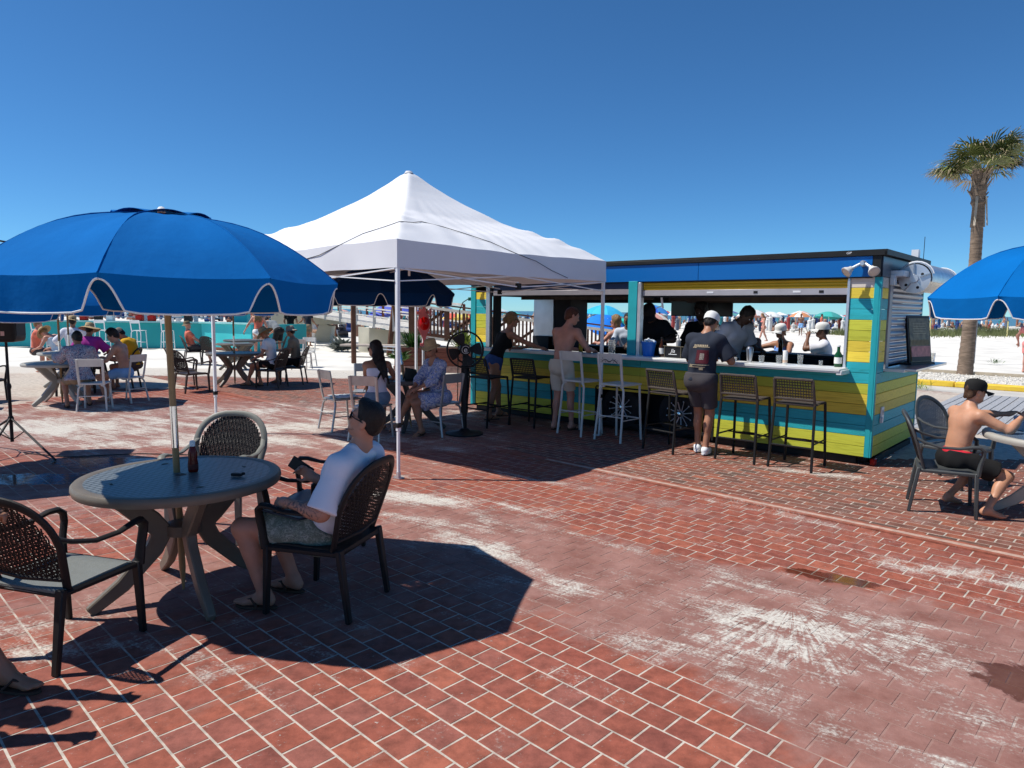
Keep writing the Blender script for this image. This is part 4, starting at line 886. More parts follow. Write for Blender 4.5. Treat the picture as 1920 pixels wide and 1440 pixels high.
def lattice_mat(name, col):
    m = mat(name, col, .38, var=.05, spec=.5); n, b = nodes_of(m); L = n.links; tc = n.nodes.new('ShaderNodeTexCoord'); mp = n.nodes.new('ShaderNodeMapping'); mp.inputs['Rotation'].default_value = (0, 0, R(25)); L.new(tc.outputs['Object'], mp.inputs[0])
    br = n.nodes.new('ShaderNodeTexBrick'); br.inputs['Scale'].default_value = 13; br.inputs['Mortar Size'].default_value = .045; br.inputs['Mortar Smooth'].default_value = .6; br.offset = .5; br.inputs['Row Height'].default_value = .35; br.inputs['Brick Width'].default_value = .7
    L.new(mp.outputs[0], br.inputs['Vector']); bp = n.nodes.new('ShaderNodeBump'); bp.inputs['Strength'].default_value = 1.; bp.inputs['Distance'].default_value = .008; bp.invert = True; L.new(br.outputs['Fac'], bp.inputs['Height']); L.new(bp.outputs[0], b.inputs['Normal'])
    c = n.nodes.new('ShaderNodeMix'); c.data_type = 'RGBA'; L.new(br.outputs['Fac'], c.inputs[0]); c.inputs[6].default_value = (*col, 1); c.inputs[7].default_value = (*[q*.35 for q in col], 1); L.new(c.outputs[2], b.inputs['Base Color']); return m
M_latt = lattice_mat('lattice_tabletop', (.15, .17, .175))
def table(label, loc, rz, m=None, top_m=None, Rr=.56, z=.72, group=None, cat='table'):
    m = m or M_resinG; t = thing('round_table', label, cat, loc, rz, group)
    tp = part('tabletop', MB().lathe([(.04, z-.035), (Rr-.05, z-.038), (Rr-.03, z-.055), (Rr-.008, z-.052), (Rr, z-.03), (Rr-.002, z-.012), (Rr-.012, z-.001), (Rr-.03, z+.002), (Rr-.055, z), (Rr-.062, z-.003), (.03, z-.003), (.022, z-.02)], 64, cap=False), m, t)
    part('lattice_panel', MB().lathe([(Rr-.064, z-.0025), (.034, z-.0005), (.034, z-.012)], 64, cap=False), top_m or M_latt, tp)
    part('hub', MB().lathe([(.06, .36), (.10, .37), (.10, .43), (.06, .44)], 16), m, t)
    for k in range(4):
        a = R(45+90*k); d = v3(math.cos(a), math.sin(a), 0); P = [d*.40+v3(0, 0, z-.03), d*.30+v3(0, 0, .60), d*.17+v3(0, 0, .47), d*.115+v3(0, 0, .40), d*.16+v3(0, 0, .31), d*.33+v3(0, 0, .13), d*.50+v3(0, 0, .012)]
        q = MB()
        for i in range(len(P)-1): pass
        V = []; s_ = v3(-d.y, d.x, 0); wd = [.05, .05, .055, .06, .055, .05, .045]; hd = [.10, .11, .12, .12, .10, .085, .06]
        for i, p in enumerate(P):
            tt = (P[min(i+1, 6)]-P[max(i-1, 0)]).normalized(); nrm = s_.cross(tt)
            for a1, b1 in ((-1, -1), (1, -1), (1, 1), (-1, 1)): V.append(p+s_*a1*wd[i]/2+nrm*b1*hd[i]/2)
        F = [(i*4+j, i*4+(j+1) % 4, i*4+4+(j+1) % 4, i*4+4+j) for i in range(6) for j in range(4)]+[(3, 2, 1, 0), (24, 25, 26, 27)]
        q.add(V, F); part('leg', q, m, t, bevel=.008)
    return t
UMB = {}
def umbrella(label, loc, rz, cloth, lean=(0, 0), Rr=1.0, rim=1.80, apex=2.27, group=None, base=0., lift=0.):
    """eight cloth panels, each with a scalloped valance and its white piping"""
    t = thing('beach_umbrella', label, 'umbrella', loc, rz, group); lx, ly = lean
    key = (cloth.name, Rr, rim, apex)
    if key not in UMB:
        hb = R(22.5)
        def prof(s): return rim+(apex-rim)*(1-s**2.5)          # s 0 centre .. 1 rim
        def pt(s, w):      # w -1..1 across the panel
            a = w*hb; flat = math.cos(hb)/math.cos(a); r = Rr*s*(flat+(1-flat)*0); sag = .012*(1-w*w)*s+(.010*math.sin(w*15+2)*s**4*(1-w*w)+.005*math.sin(w*7+s*9)*s)*(1-s**6); return v3(r*math.cos(a), r*math.sin(a), prof(s)-sag*1.2)
        pan = MB().grid(lambda u, v: pt(.13+.87*u, -1+2*v), 12, 10, .002, flip=False)
        def bot(w): # valance hanging depth across a panel
            q = min(1, (1-abs(w))/.27); return .172-.145*(1-q**2.4)**1.6
        def vp(w, v):
            p = pt(1, w); d = bot(w); n = v3(math.cos(w*hb*.6), math.sin(w*hb*.6), 0); ripple = .007*math.sin(w*7+1)*v+.002*math.sin(w*21)*v; return p+n*(ripple-.015*v)-v3(0, 0, d*v)
        ws = [-1, -.985, -.965, -.94, -.91, -.88, -.85, -.82, -.79, -.75, -.6, -.4, -.2, 0, .2, .4, .6, .75, .79, .82, .85, .88, .91, .94, .965, .985, 1]
        val = MB(); nW = len(ws)-1
        val.grid(lambda u, v: vp(ws[int(round(u*nW))], v), nW, 5, .0015)
        pip = MB().tube([vp(w, 1) for w in ws], .0055, 6)
        seam = MB().tube([pt(.13+.87*i/10, 1)+v3(0, 0, .001) for i in range(11)], .0035, 5)
        UMB[key] = (pan.mesh('panel', cloth, angle=70), val.mesh('valance', cloth, angle=70), pip.mesh('piping', M_piping),
                    MB().tube([(0, 0, apex-.36), (Rr*.45, 0, rim+(apex-rim)*.45), (Rr*.97, 0, rim-.01)], .006, 5).mesh('rib', M_white), seam.mesh('seam', cloth))
    pm, vm, im, rm, sm_ = UMB[key]; top = bpy.data.objects.new('canopy', None)
    sk = Matrix.Translation((lx, ly, 0))
    for k in range(8):
        a = k*math.pi/4+math.pi/8; o = link('panel', pm, t, loc=(lx, ly, lift), rot=(0, 0, a)); link('valance', vm, o); link('piping', im, o); link('seam', sm_, o); link('rib', rm, t, loc=(lx, ly, lift), rot=(0, 0, a+math.pi/8))
    bpy.data.objects.remove(top)
    vent = MB()
    for k in range(8):
        a0 = k*math.pi/4+.02; a1 = a0+math.pi/4-.04
        vent.grid(lambda u, v: v3(.27*(1-v)*math.cos(a0+(a1-a0)*u)*(.94+.06*abs(2*u-1)), .27*(1-v)*math.sin(a0+(a1-a0)*u)*(.94+.06*abs(2*u-1)), apex-.008+lift+.034*v+.018*(1-v)*math.sin(u*3.14)), 6, 3, .002)
    part('vent_cap', vent, cloth, t, loc=(lx, ly, 0)); part('finial', MB().lathe([(.022, apex+.015), (.024, apex+.035), (.014, apex+.048), (.0005, apex+.052)], 10, cap=False), M_piping, t, loc=(lx, ly, lift))
    b0 = v3(0, 0, base); tp_ = v3(lx, ly, apex+.03+lift); d = tp_-b0
    lo = MB().tube([b0, b0+d*.06, b0+d*.42], [.006, .019, .019], 10); part('pole', lo, M_pole, t)
    part('pole', MB().tube([b0+d*.485, tp_], .019, 10), M_pole, t); part('pole_sleeve', MB().tube([b0+d*.385, b0+d*.495], .0205, 12), M_chrome, t)
    return t
# ------------------------------------------------------------------ bar trailer
YEL = wood_paint('yellow_plank', (.84, .64, .07)); LIM = wood_paint('lime_plank', (.56, .58, .06)); TEA = wood_paint('teal_plank', (.03, .44, .50)); WHI = wood_paint('whitewashed_plank', (.62, .56, .48))
M_trim = mat('teal_trim_paint', (.02, .36, .40), .5, var=.06, vscale=8)
M_fascia = mat('blue_fascia_panel', (.004, .13, .42), .35, var=.04, vscale=1)
M_roofk = mat('black_roof_edge', (.014, .014, .013), .5, var=.2)
M_counter = mat('white_counter', (.72, .72, .70), .3, var=.03)
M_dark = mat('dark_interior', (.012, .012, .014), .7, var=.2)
M_ygloss = mat('yellow_shutter_slat', (.62, .40, .02), .4, var=.05)
M_silver = mat('silver_slat', (.22, .24, .31), .35, .5, var=.1, vscale=3)
M_amber = mat('amber_lens', (.75, .22, .01), .3, var=.03); M_redl = mat('red_lens', (.35, .008, .006), .25, var=.05)
M_cream = mat('cream_reflector', (.74, .60, .45), .5, var=.05)
ROWS = [LIM, LIM, TEA, TEA, YEL, YEL, LIM, TEA, TEA, YEL, YEL, LIM, LIM, TEA, TEA, YEL, WHI]; PH = .119
kiosk = thing('bar_trailer', 'yellow, lime and teal planked bar trailer with open serving hatches and a blue fascia', 'bar trailer', tuple(KO), KA)
def P(name, mb, m, **k): return part(name, mb, m, k.pop('parent', kiosk), **k)
def plank(x0, x1, row, y=0., side=False, name='plank'):
    z = .10+PH*row; L_ = x1-x0-.003
    mb = MB().box((0, 0, 0), (L_, .022, PH-.004)) if not side else MB().box((0, 0, 0), (.022, L_, PH-.004))
    c = ((x0+x1)/2, y+random.uniform(-.0012, .0012), z+PH/2) if not side else (y+random.uniform(-.0012, .0012), (x0+x1)/2, z+PH/2)
    return P(name, mb, ROWS[row], bevel=.002, loc=c)
segs = [(-6.22, -4.7), (-4.7, -3.0), (-3.0, -1.55), (-1.55, -.055)]
for r in range(8):
    if r < 4:
        for a, b_ in ((-6.22, -3.74), (-1.89, -.055)): plank(a, b_, r)
    else:
        for a, b_ in ((-6.22, -3.0), (-3.0, -.055)): plank(a, b_, r)
for r in range(8, 17):
    plank(-.305, -.055, r)
    if r < 16: plank(-6.22, -5.985, r)
    plank(.0, .31, r, -.001, side=True); plank(.0, .3, r, -6.34, side=True) if r < 16 else None
for r in range(8):
    plank(.02, 1.99, r, 0., side=True)
    plank(.02, 1.99, r, -6.33, side=True)
P('corner_trim', MB().box((-.028, -.008, 1.11), (.055, .03, 2.02)), M_trim, bevel=.003); P('corner_trim', MB().box((.006, .008, 1.11), (.022, .055, 2.02)), M_trim, bevel=.003)
P('corner_trim', MB().box((-6.285, -.008, 1.11), (.11, .03, 2.02)), M_trim, bevel=.003); P('corner_trim', MB().box((.006, 2.01, 1.11), (.022, .05, 2.02)), M_trim, bevel=.003)
P('centre_post', MB().box((-3.13, -.02, 1.615), (.14, .07, 1.03)), M_trim, bevel=.004); P('steel_post', MB().box((-3.03, -.005, 1.60), (.055, .08, 1.02)), M_zinc, bevel=.003)
P('steel_post', MB().box((-.32, .0, 1.60), (.03, .05, 1.04)), M_zinc, bevel=.003); P('steel_post', MB().box((-5.94, .01, 1.60), (.085, .07, 1.0)), M_steel, bevel=.003); P('steel_post', MB().box((-5.86, .12, 1.58), (.06, .14, .96)), M_dark)
P('steel_post', MB().box((.0, .40, 1.60), (.045, .12, 1.06)), M_grey, bevel=.003)
for a, b_ in ((-6.33, -4.25), (-4.245, -2.16), (-2.155, -.085)): P('fascia_panel', MB().box(((a+b_)/2, -.03, 2.235), (b_-a, .03, .225)), M_fascia, bevel=.002)
P('fascia_gasket', MB().box((-3.2, -.022, 2.116), (6.24, .03, .014)), M_roofk)
P('corner_plate', MB().box((-.04, -.031, 2.235), (.082, .028, .228)), M_roofk); P('side_fascia', MB().box((.004, 1.0, 2.235), (.025, 2.02, .225)), mat('dark_side_panel', (.05, .05, .065), .3, .5, var=.3, vscale=3), bevel=.002)
P('side_fascia', MB().box((-6.335, 1.0, 2.235), (.025, 2.02, .225)), M_fascia)
P('roof', MB().box((-3.17, 1.01, 2.375), (6.46, 2.15, .05)).box((-3.17, -.048, 2.385), (6.46, .03, .065)).box((.048, 1.01, 2.385), (.03, 2.15, .065)), M_roofk, bevel=.004)
P('roof_trim', MB().box((-3.17, -.054, 2.353), (6.45, .012, .006)), M_steel)
lettering('GIP', .036, M_white, kiosk, Matrix.Translation((-.33, -.0645, 2.387)) @ Matrix.Rotation(R(90), 4, 'X'), shear=.25)
# hatches
P('hatch_header', MB().box((-4.52, .03, 2.07), (2.62, .06, .08)), mat('slate_blue_panel', (.03, .06, .13), .4, var=.1)); P('shutter_bar', MB().box((-4.52, .015, 1.985), (2.62, .05, .075)), mat('pale_steel_bar', (.36, .34, .36), .4, .4, var=.08), bevel=.003); P('shutter_seal', MB().box((-4.52, .02, 1.94), (2.62, .03, .02)), M_dark)
for i in range(3): P('shutter_slat', MB().tube([(-2.995, .02, 2.09-.034*i), (-.335, .02, 2.09-.034*i)], .018, 8), M_ygloss)
P('shutter_bar', MB().box((-1.665, .012, 1.965), (2.66, .04, .075)), mat('mauve_steel_bar', (.45, .43, .44), .4, .35, var=.08), bevel=.003); P('shutter_seal', MB().box((-1.665, .02, 1.918), (2.66, .03, .024)), M_dark)
for x in (-2.0, -.9): P('shutter_label', MB().box((x, -.0105, 1.967), (.09, .003, .022)), M_white)
for x in (-1.4, -.62): P('shutter_latch', MB().box((x, -.0105, 1.965), (.05, .004, .03)), M_dark)
P('counter', MB().box((-3.04, -.10, 1.085), (5.52, .42, .034)).box((-3.04, -.297, 1.078), (5.52, .014, .05)), M_counter, bevel=.006)
P('counter_bracket', MB().box((-.29, -.15, 1.058), (.06, .30, .05)), M_counter, bevel=.004)
# inside
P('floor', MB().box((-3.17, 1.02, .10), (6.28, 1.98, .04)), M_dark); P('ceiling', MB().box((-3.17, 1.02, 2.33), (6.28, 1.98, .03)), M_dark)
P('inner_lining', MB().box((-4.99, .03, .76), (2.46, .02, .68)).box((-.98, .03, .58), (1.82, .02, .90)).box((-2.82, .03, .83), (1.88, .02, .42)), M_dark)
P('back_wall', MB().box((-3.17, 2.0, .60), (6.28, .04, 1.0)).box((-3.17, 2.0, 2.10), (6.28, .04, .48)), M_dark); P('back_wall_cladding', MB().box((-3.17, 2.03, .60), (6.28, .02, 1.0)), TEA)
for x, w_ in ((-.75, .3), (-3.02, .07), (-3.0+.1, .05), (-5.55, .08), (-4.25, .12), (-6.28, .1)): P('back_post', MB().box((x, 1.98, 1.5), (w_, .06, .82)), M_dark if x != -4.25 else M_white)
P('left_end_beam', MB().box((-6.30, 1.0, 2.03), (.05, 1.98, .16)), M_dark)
P('ceiling_rail', MB().box((-1.7, .75, 1.90), (2.6, .05, .06)).box((-1.7, 1.3, 1.88), (2.6, .05, .05)).box((-4.6, .8, 1.92), (2.6, .05, .05)), mat('dark_brown_rail', (.06, .045, .035), .5, .4, var=.3))
P('back_counter', MB().box((-1.85, 1.82, 1.115), (2.3, .44, .04)), M_blackp, bevel=.006); P('back_counter', MB().box((-4.6, 1.85, 1.09), (1.5, .36, .04)), M_blackp, bevel=.006)
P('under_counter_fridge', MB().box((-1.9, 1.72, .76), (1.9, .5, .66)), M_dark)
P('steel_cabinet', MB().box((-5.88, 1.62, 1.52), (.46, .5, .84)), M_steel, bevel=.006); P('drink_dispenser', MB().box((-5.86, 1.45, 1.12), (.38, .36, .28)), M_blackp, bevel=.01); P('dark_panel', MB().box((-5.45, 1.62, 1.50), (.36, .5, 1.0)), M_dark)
for x, y, rz_ in ((-3.25, 1.7, .2), (-2.66, 1.7, -.15)):
    q = MB().box((0, 0, 0), (.44, .04, .26), (0, 0, rz_)); o = P('television', q, M_blackp, bevel=.006, loc=(x, y, 1.78)); P('screen', MB().box((0, -.022, 0), (.41, .003, .23), (0, 0, rz_)), mat('dark_screen', (.01, .011, .012), .12, var=.02), parent=o); P('bracket', MB().box((0, .05, .19), (.05, .05, .22)), M_grey, parent=o)
# right end: closed shutter, roller, shelf, menu board
nS = 15
for i in range(nS):
    z = 1.13+.065*i
    if z < 2.1: P('end_shutter_slat', MB().grid(lambda u, v: (.008+.014*math.sin(v*math.pi), .47+1.52*u, z+.063*v), 6, 6, .004), M_silver)
rr = Matrix.Rotation(R(-90), 3, 'X')
P('roller_drum', MB().lathe([(.145, 0), (.152, .02), (.152, 1.5), (.145, 1.52)], 36, (.20, .62, 2.13), rr), mat('ribbed_steel', (.55, .52, .46), .3, .8, var=.25, vscale=30, bump=.5, bscale=50), angle=30)
cov = MB()
cov.grid(lambda u, v: (.20+.178*math.cos(R(200-215*u)), .63+1.5*v, 2.13+.178*math.sin(R(200-215*u))), 14, 1, .008); P('roller_cover', cov, M_zinc, angle=25)
P('end_plate', MB().lathe([(.165, 0), (.165, .012), (.05, .016), (.045, .04), (.0005, .04)], 28, (.20, .60, 2.12), Matrix.Rotation(R(90), 3, 'X')), M_zinc)
for a in range(5): q = R(72*a+20); P('end_plate_rib', MB().bar((.20+.06*math.cos(q), .572, 2.12+.06*math.sin(q)), (.20+.17*math.cos(q), .58, 2.12+.17*math.sin(q)), .016, .012), M_steel)
for x, z in ((.10, 2.20), (.28, 2.17), (.24, 2.02), (.12, 2.05)): P('plate_hole', MB().lathe([(.016, 0), (.016, .004)], 12, (x, .587, z), Matrix.Rotation(R(90), 3, 'X')), M_dark)
P('end_bracket', MB().box((.05, .45, 2.17), (.20, .24, .07)).box((.04, .36, 2.10), (.05, .10, .12)), M_zinc, bevel=.004)
P('cover_strap', MB().tube([(.20+.188*math.cos(R(a)), .66, 2.13+.188*math.sin(R(a))) for a in range(150, 0, -15)], .008, 6).tube([(.20+.188*math.cos(R(a)), 2.08, 2.13+.188*math.sin(R(a))) for a in range(150, 0, -15)], .008, 6), M_white)
P('roof_vent', MB().box((-.05, 1.75, 2.46), (.08, .10, .16)), M_white); P('aerial', MB().tube([(0, 1.95, 2.4), (0, 1.95, 2.72)], .004, 6), M_black)
P('side_shelf', MB().box((.165, 1.22, 1.085), (.33, 1.7, .03)), M_steel, bevel=.004); P('shelf_front', MB().box((.10, .42, 1.075), (.24, .2, .03)), M_counter)
P('power_outlet', MB().box((.022, .33, .58), (.02, .10, .14)).box((.03, .29, .50), (.03, .05, .06)), M_white, bevel=.004); lettering('H', .09, M_grey, kiosk, Matrix.Translation((.0335, .33, .585)) @ Matrix.Rotation(R(90), 4, 'Z') @ Matrix.Rotation(R(90), 4, 'X'), name='outlet_marking')
# running gear
P('chassis', MB().box((-3.17, 1.0, .07), (6.2, 1.8, .08)).box((-5.0, .12, .05), (2.5, .06, .10)).box((-1.0, .12, .05), (1.75, .06, .10)), M_dark)
arch = MB().box((-2.81, .42, .33), (1.84, .02, .56)).box((-2.81, .2, .62), (1.84, .44, .02)).box((-3.735, .2, .33), (.02, .44, .56)).box((-1.885, .2, .33), (.02, .44, .56)); P('wheel_arch', arch, M_dark)
for wx in (-3.36, -2.42):
    w_ = P('wheel', MB().lathe([(.19, -.09), (.27, -.10), (.31, -.085), (.325, -.05), (.327, 0), (.325, .05), (.31, .085), (.27, .10), (.19, .09), (.185, .0), (.19, -.09)], 40, rot=Matrix.Rotation(R(90), 3, 'X'), cap=False), M_rubber, loc=(wx, .16, .327))
    P('rim', MB().lathe([(.205, .08), (.20, .085), (.185, .06), (.18, .02), (.06, .0), (.0005, .0)], 32, rot=Matrix.Rotation(R(90), 3, 'X'), cap=False), M_blackp, parent=w_); P('hub_cap', MB().lathe([(.04, .03), (.04, .085), (.03, .10), (.0005, .105)], 16, rot=Matrix.Rotation(R(90), 3, 'X'), cap=False), M_chrome, parent=w_)
    sp = MB()
    for a in range(12): q = R(30*a+8); sp.tube([(.04*math.cos(q), -.045, .04*math.sin(q)), (.17*math.cos(q+.04), -.075, .17*math.sin(q+.04))], [.008, .006], 6); sp.lathe([(.010, 0), (.010, .02), (.0005, .024)], 8, (.185*math.cos(q+.04), -.075, .185*math.sin(q+.04)), Matrix.Rotation(R(90), 3, 'X'))
    P('spokes', sp, M_zinc, parent=w_)
P('marker_light', MB().lathe([(.05, 0), (.05, .02), (.03, .03), (.0005, .032)], 16, (-.62, .085, .055), Matrix.Rotation(R(90), 3, 'X')), M_amber); P('tail_light', MB().box((.02, .10, .03), (.05, .10, .10)), M_redl, bevel=.008); P('rear_bumper', MB().box((-.03, 1.1, .03), (.06, 1.7, .08)), M_dark)
P('lower_skirt', MB().box((-5.0, .05, .055), (2.5, .02, .09)), M_roofk); P('lower_skirt', MB().box((-1.0, .05, .055), (1.7, .02, .09)), M_roofk)
# flood lights on both corners
for bx in (-.17, -6.1):
    fl = P('flood_light', MB().lathe([(.035, 0), (.035, .05), (.02, .07)], 14, (bx, -.045, 2.265), Matrix.Rotation(R(90), 3, 'X')), M_zinc)
    for sx in (-1, 1):
        a0 = v3(bx+sx*.03, -.09, 2.26); a1 = v3(bx+sx*.10, -.13, 2.215); a2 = v3(bx+sx*.16, -.20, 2.15); P('lamp_arm', MB().tube([a0, a1], .016, 8), M_zinc, parent=fl); d = (a2-a1).normalized(); q = d.to_track_quat('Z', 'Y').to_matrix()
        P('lamp_housing', MB().lathe([(.028, 0), (.036, .03), (.055, .06), (.062, .085), (.056, .088)], 18, a1, q, cap=False), M_aluW, parent=fl); P('lamp_lens', MB().lathe([(.056, .084), (.03, .088), (.0005, .09)], 18, a1, q, cap=False), M_cream, parent=fl)
# hanging straps in the hatch
P('hanging_strap', MB().bar((-2.78, .12, 1.93), (-2.76, .14, 1.76), .03, .003, up=(0, 1, 0)).bar((-2.76, .14, 1.80), (-2.90, .2, 1.76), .03, .003), M_white)
# things on the counters
def bottle(label, p, m, h=.24, r=.031, lab=None, cap_m=None, liquid=None):
    t = thing('bottle', label, 'bottle', p); part('glass_body', MB().lathe([(r*.9, 0), (r, .006), (r, h*.52), (r*.9, h*.60), (r*.42, h*.74), (r*.38, h*.96), (r*.44, h*.97), (r*.4, h)], 18), m, t)
    if lab: part('label_band', MB().lathe([(r+.0008, h*.16), (r+.0008, h*.46)], 18, cap=False), lab, t)
    if cap_m: part('cap', MB().lathe([(r*.5, h*.97), (r*.5, h*1.03), (.0005, h*1.035)], 12, cap=False), cap_m, t)
    return t
def cup(label, p, m, h=.11, r=.04, name='glass', cat='glass', r0=None):
    return tag(part(name, MB().lathe([(.0005, .001), ((r0 or r*.8), 0), (r, h), (r-.003, h), ((r0 or r*.8)-.003, .006), (.0005, .006)], 20, cap=False), m, loc=p), label, cat)
M_greenb = mat('green_glass', (.01, .09, .03), .12, var=.05, trans=.2); M_brownb = mat('brown_glass', (.045, .014, .004), .12, var=.05); M_lager = mat('pale_lager_glass', (.60, .38, .03), .1, var=.05, trans=.3); M_paper = mat('white_label', (.75, .75, .72), .7, var=.04)
M_bucket = mat('blue_bucket_plastic', (.02, .17, .62), .35, var=.05); M_ketch = mat('ketchup_red', (.12, .006, .004), .25, var=.1)
CT = 1.103
b = thing('ice_bucket', 'bright blue bucket heaped with ice on the bar beside the teal centre post', 'bucket', tuple(K(-2.87, -.02, CT))); part('pail', MB().lathe([(.075, 0), (.10, .18), (.107, .185), (.107, .195), (.10, .195), (.09, .175)], 24), M_bucket, b); part('handle', MB().tube([(.105*math.cos(R(a)), .02, .18-.09*math.sin(R(a))) for a in range(0, 181, 15)], .004, 6), M_white, b)
ice = MB()
for k in range(40): a = random.uniform(0, 6.3); q = random.uniform(0, .085); ice.box((q*math.cos(a), q*math.sin(a), .185+.03*(1-q/.09)+random.uniform(0, .02)), (.03, .025, .022), (random.random()*3, random.random()*3, random.random()*3))
part('ice', ice, mat('ice', (.8, .85, .88), .15, var=.05), b)
bottle('dark bottle with a white label between the blue bucket and the black caddy', tuple(K(-2.66, -.03, CT)), M_brownb, .26, .036, M_paper, M_black)
t = thing('napkin_caddy', 'black bar caddy with white lettering and metal corners on the counter', 'caddy', tuple(K(-2.46, -.03, CT)), KA); part('caddy_box', MB().box((0, .02, .075), (.27, .16, .14)), M_blackp, t, bevel=.006); part('wire_frame', MB().tube([(-.14, -.065, .155), (.16, -.065, .15)], .005, 6).tube([(-.12, -.065, 0), (-.12, -.065, .155)], .005, 6).tube([(.12, -.065, 0), (.12, -.065, .155)], .005, 6), mat('aged_brass', (.25, .21, .14), .4, .7, var=.1), t); lettering('Jla', .07, M_white, t, Matrix.Translation((0, -.0615, .09)) @ Matrix.Rotation(R(90), 4, 'X'), shear=.3); part('underline', MB().box((0, -.0615, .045), (.12, .002, .008)), M_white, t)
tag(part('pump_bottle', MB().lathe([(.03, 0), (.032, .08), (.012, .10), (.006, .13), (.006, .15)], 14).tube([(0, 0, .15), (-.04, 0, .155)], .006, 6), mat('frosted_plastic', (.4, .4, .4), .3, var=.05), loc=K(-2.44, .02, CT+.15)), 'small pump dispenser standing on top of the black caddy', 'dispenser')
tag(part('cocktail_shaker', MB().lathe([(.03, 0), (.045, .16), (.043, .165), (.032, .19)], 20), M_steel, loc=K(-1.42, -.05, CT)), 'tall silver cocktail shaker on the white bar', 'shaker')
cup('clear tumbler of ice directly right of the silver shaker', K(-1.28, -.02, CT), M_glass, .09, .036); cup('clear stemless glass between the shaker and the white can', K(-1.08, .02, CT), M_glass, .10, .036); cup('clear glass right of the white can on the bar', K(-.82, .0, CT), M_glass, .12, .034); cup('small clear shot glass near the green bottle', K(-.6, .05, CT), M_glass, .06, .024)
t = thing('drinks_can', 'slim white drinks can standing on the sunlit bar', 'can', tuple(K(-.98, -.05, CT))); part('can_body', MB().lathe([(.024, 0), (.028, .006), (.028, .155), (.022, .165)], 20), M_paper, t); part('can_band', MB().lathe([(.0285, .02), (.0285, .05)], 20, cap=False), mat('peach_print', (.7, .5, .36), .5), t)
bottle('dark green bottle with a round label at the right end of the bar', tuple(K(-.40, .02, CT)), M_greenb, .24, .042, M_paper, M_white)
bottle('pale golden beer bottle beside the shirtless man leaning on the bar', tuple(K(-3.95, -.12, CT)), M_lager, .24, .031); bottle('tall dark brown bottle on the black back counter', tuple(K(-1.72, 1.75, 1.14)), M_brownb, .26, .032); bottle('small water bottle with a blue cap just right of the man in navy', tuple(K(-1.72, .06, CT)), mat('clear_plastic', (.5, .55, .6), .15, var=.05, trans=.5), .15, .026, None, M_bucket)
tag(part('shaker_rim_glass', MB().lathe([(.022, 0), (.018, .04), (.02, .05)], 14), M_steel, loc=K(-1.62, .0, CT)), 'tiny steel jigger on the bar left of the shaker', 'jigger')
tag(part('clear_pitcher', MB().lathe([(.05, 0), (.055, .16), (.05, .2), (.045, .2), (.045, .01)], 20), M_glass, loc=K(-3.50, .02, CT)), 'clear plastic jug on the shaded bar behind the tent leg', 'jug')
tag(part('bar_mat', MB().box((0, 0, .004), (.22, .12, .008), (0, 0, KA)), mat('bluish_mat', (.45, .52, .56), .5), loc=K(-3.72, -.18, CT)), 'small pale bar mat at the counter edge beside the beer bottle', 'mat')
t = thing('menu_frame', 'framed menu board with pink and black artwork leaning on the end shelf', 'menu board', tuple(K(.12, 1.40, 1.10)), KA-R(16)); tl = (0, R(-7), 0)
part('frame', MB().box((0, 0, .30), (.03, .52, .60), tl), M_blackp, t, bevel=.004); part('board_face', MB().box((.018, 0, .30), (.003, .46, .54), tl), mat('olive_brown_print', (.14, .11, .055), .35, var=.6, vscale=14), t); part('pink_print', MB().box((.042, 0, .16), (.003, .44, .13), tl), mat('pink_print', (.45, .16, .15), .4, var=.3, vscale=18), t); part('dark_print', MB().box((.053, 0, .07), (.003, .44, .06), tl), M_blackp, t)
q = MB()
for i in range(14): q.box((.026, -.2+.4*i/13, .27), (.003, .007, .07), tl)
for j in range(5): q.box((.010-.02*j/5, 0, .38+.03*j), (.003, .3-.04*(j % 2), .004), tl)
part('print_lines', q, mat('cream_print', (.42, .36, .22), .5), t); part('stand', MB().box((.02, -.02, .012), (.14, .56, .024)), M_blackp, t)
cup('clear plastic cup at the far corner of the side shelf', K(.17, 1.98, 1.10), M_glass, .12, .045, 'plastic_cup', 'cup')
# ------------------------------------------------------------------ pop-up tent
TA, TB, TC = v3(-1.13, 6.88, 0), v3(-4.04, 9.38, 0), v3(1.25, 9.55, 0); e1, e2 = TC-TA, TB-TA
tent = thing('popup_tent', 'white pop-up canopy tent on four slim metal legs in front of the bar', 'tent')
M_cloth = mat('white_tent_cloth', (.74, .74, .76), .85, var=.03, vscale=2, bump=.15, bscale=300); mb_ = M_cloth.node_tree.nodes['Principled BSDF']
fr = [0, .05, .1, .2, .275, .47, .67, .77, .87, 1.0]; fv = [1, .945, .86, .72, .63, .425, .285, .22, .13, 0]
def tent_pt(s, t_, raw=False):
    X, Y = 2*s-1, 2*t_-1; r = max(abs(X), abs(Y)); mn = min(abs(X), abs(Y)); q = mn/max(r, 1e-4); f = float(np.interp(r, fr, fv)); z = 2.385+1.13*f
    if not raw:
        face = (1-q)*min(1, r*1.6); z -= .075*face*math.sin(min(1, r)*math.pi)**.7*(.6+.4*q)
        ang_ = math.atan2(Y, X); z += .011*math.sin(ang_*34+2.5*math.sin(r*5+ang_*3))*math.sin(min(1, r)*math.pi)**.5*max(0, r-.12)+.018*math.exp(-((q-1)/.16)**2)*math.sin(r*46+ang_*2)*math.exp(-((r-.72)/.16)**2)+.016*noise.noise(Vector((X*3.1, Y*3.1, 1)))*r+.022*noise.noise(Vector((X*2.2+5, Y*7, 2)))*r*(1-r)*2
        z -= .05*math.exp(-((1-q)/.06)**2)*0
    # the eave sags between legs
    z -= .03*(1-q)*(r**8)
    return TA+e1*s+e2*t_+v3(0, 0, z)
top = MB(); G = 90; top.grid(lambda u, v: tent_pt(u, v), G, G, .002); part('canopy', top, M_cloth, tent, angle=50)
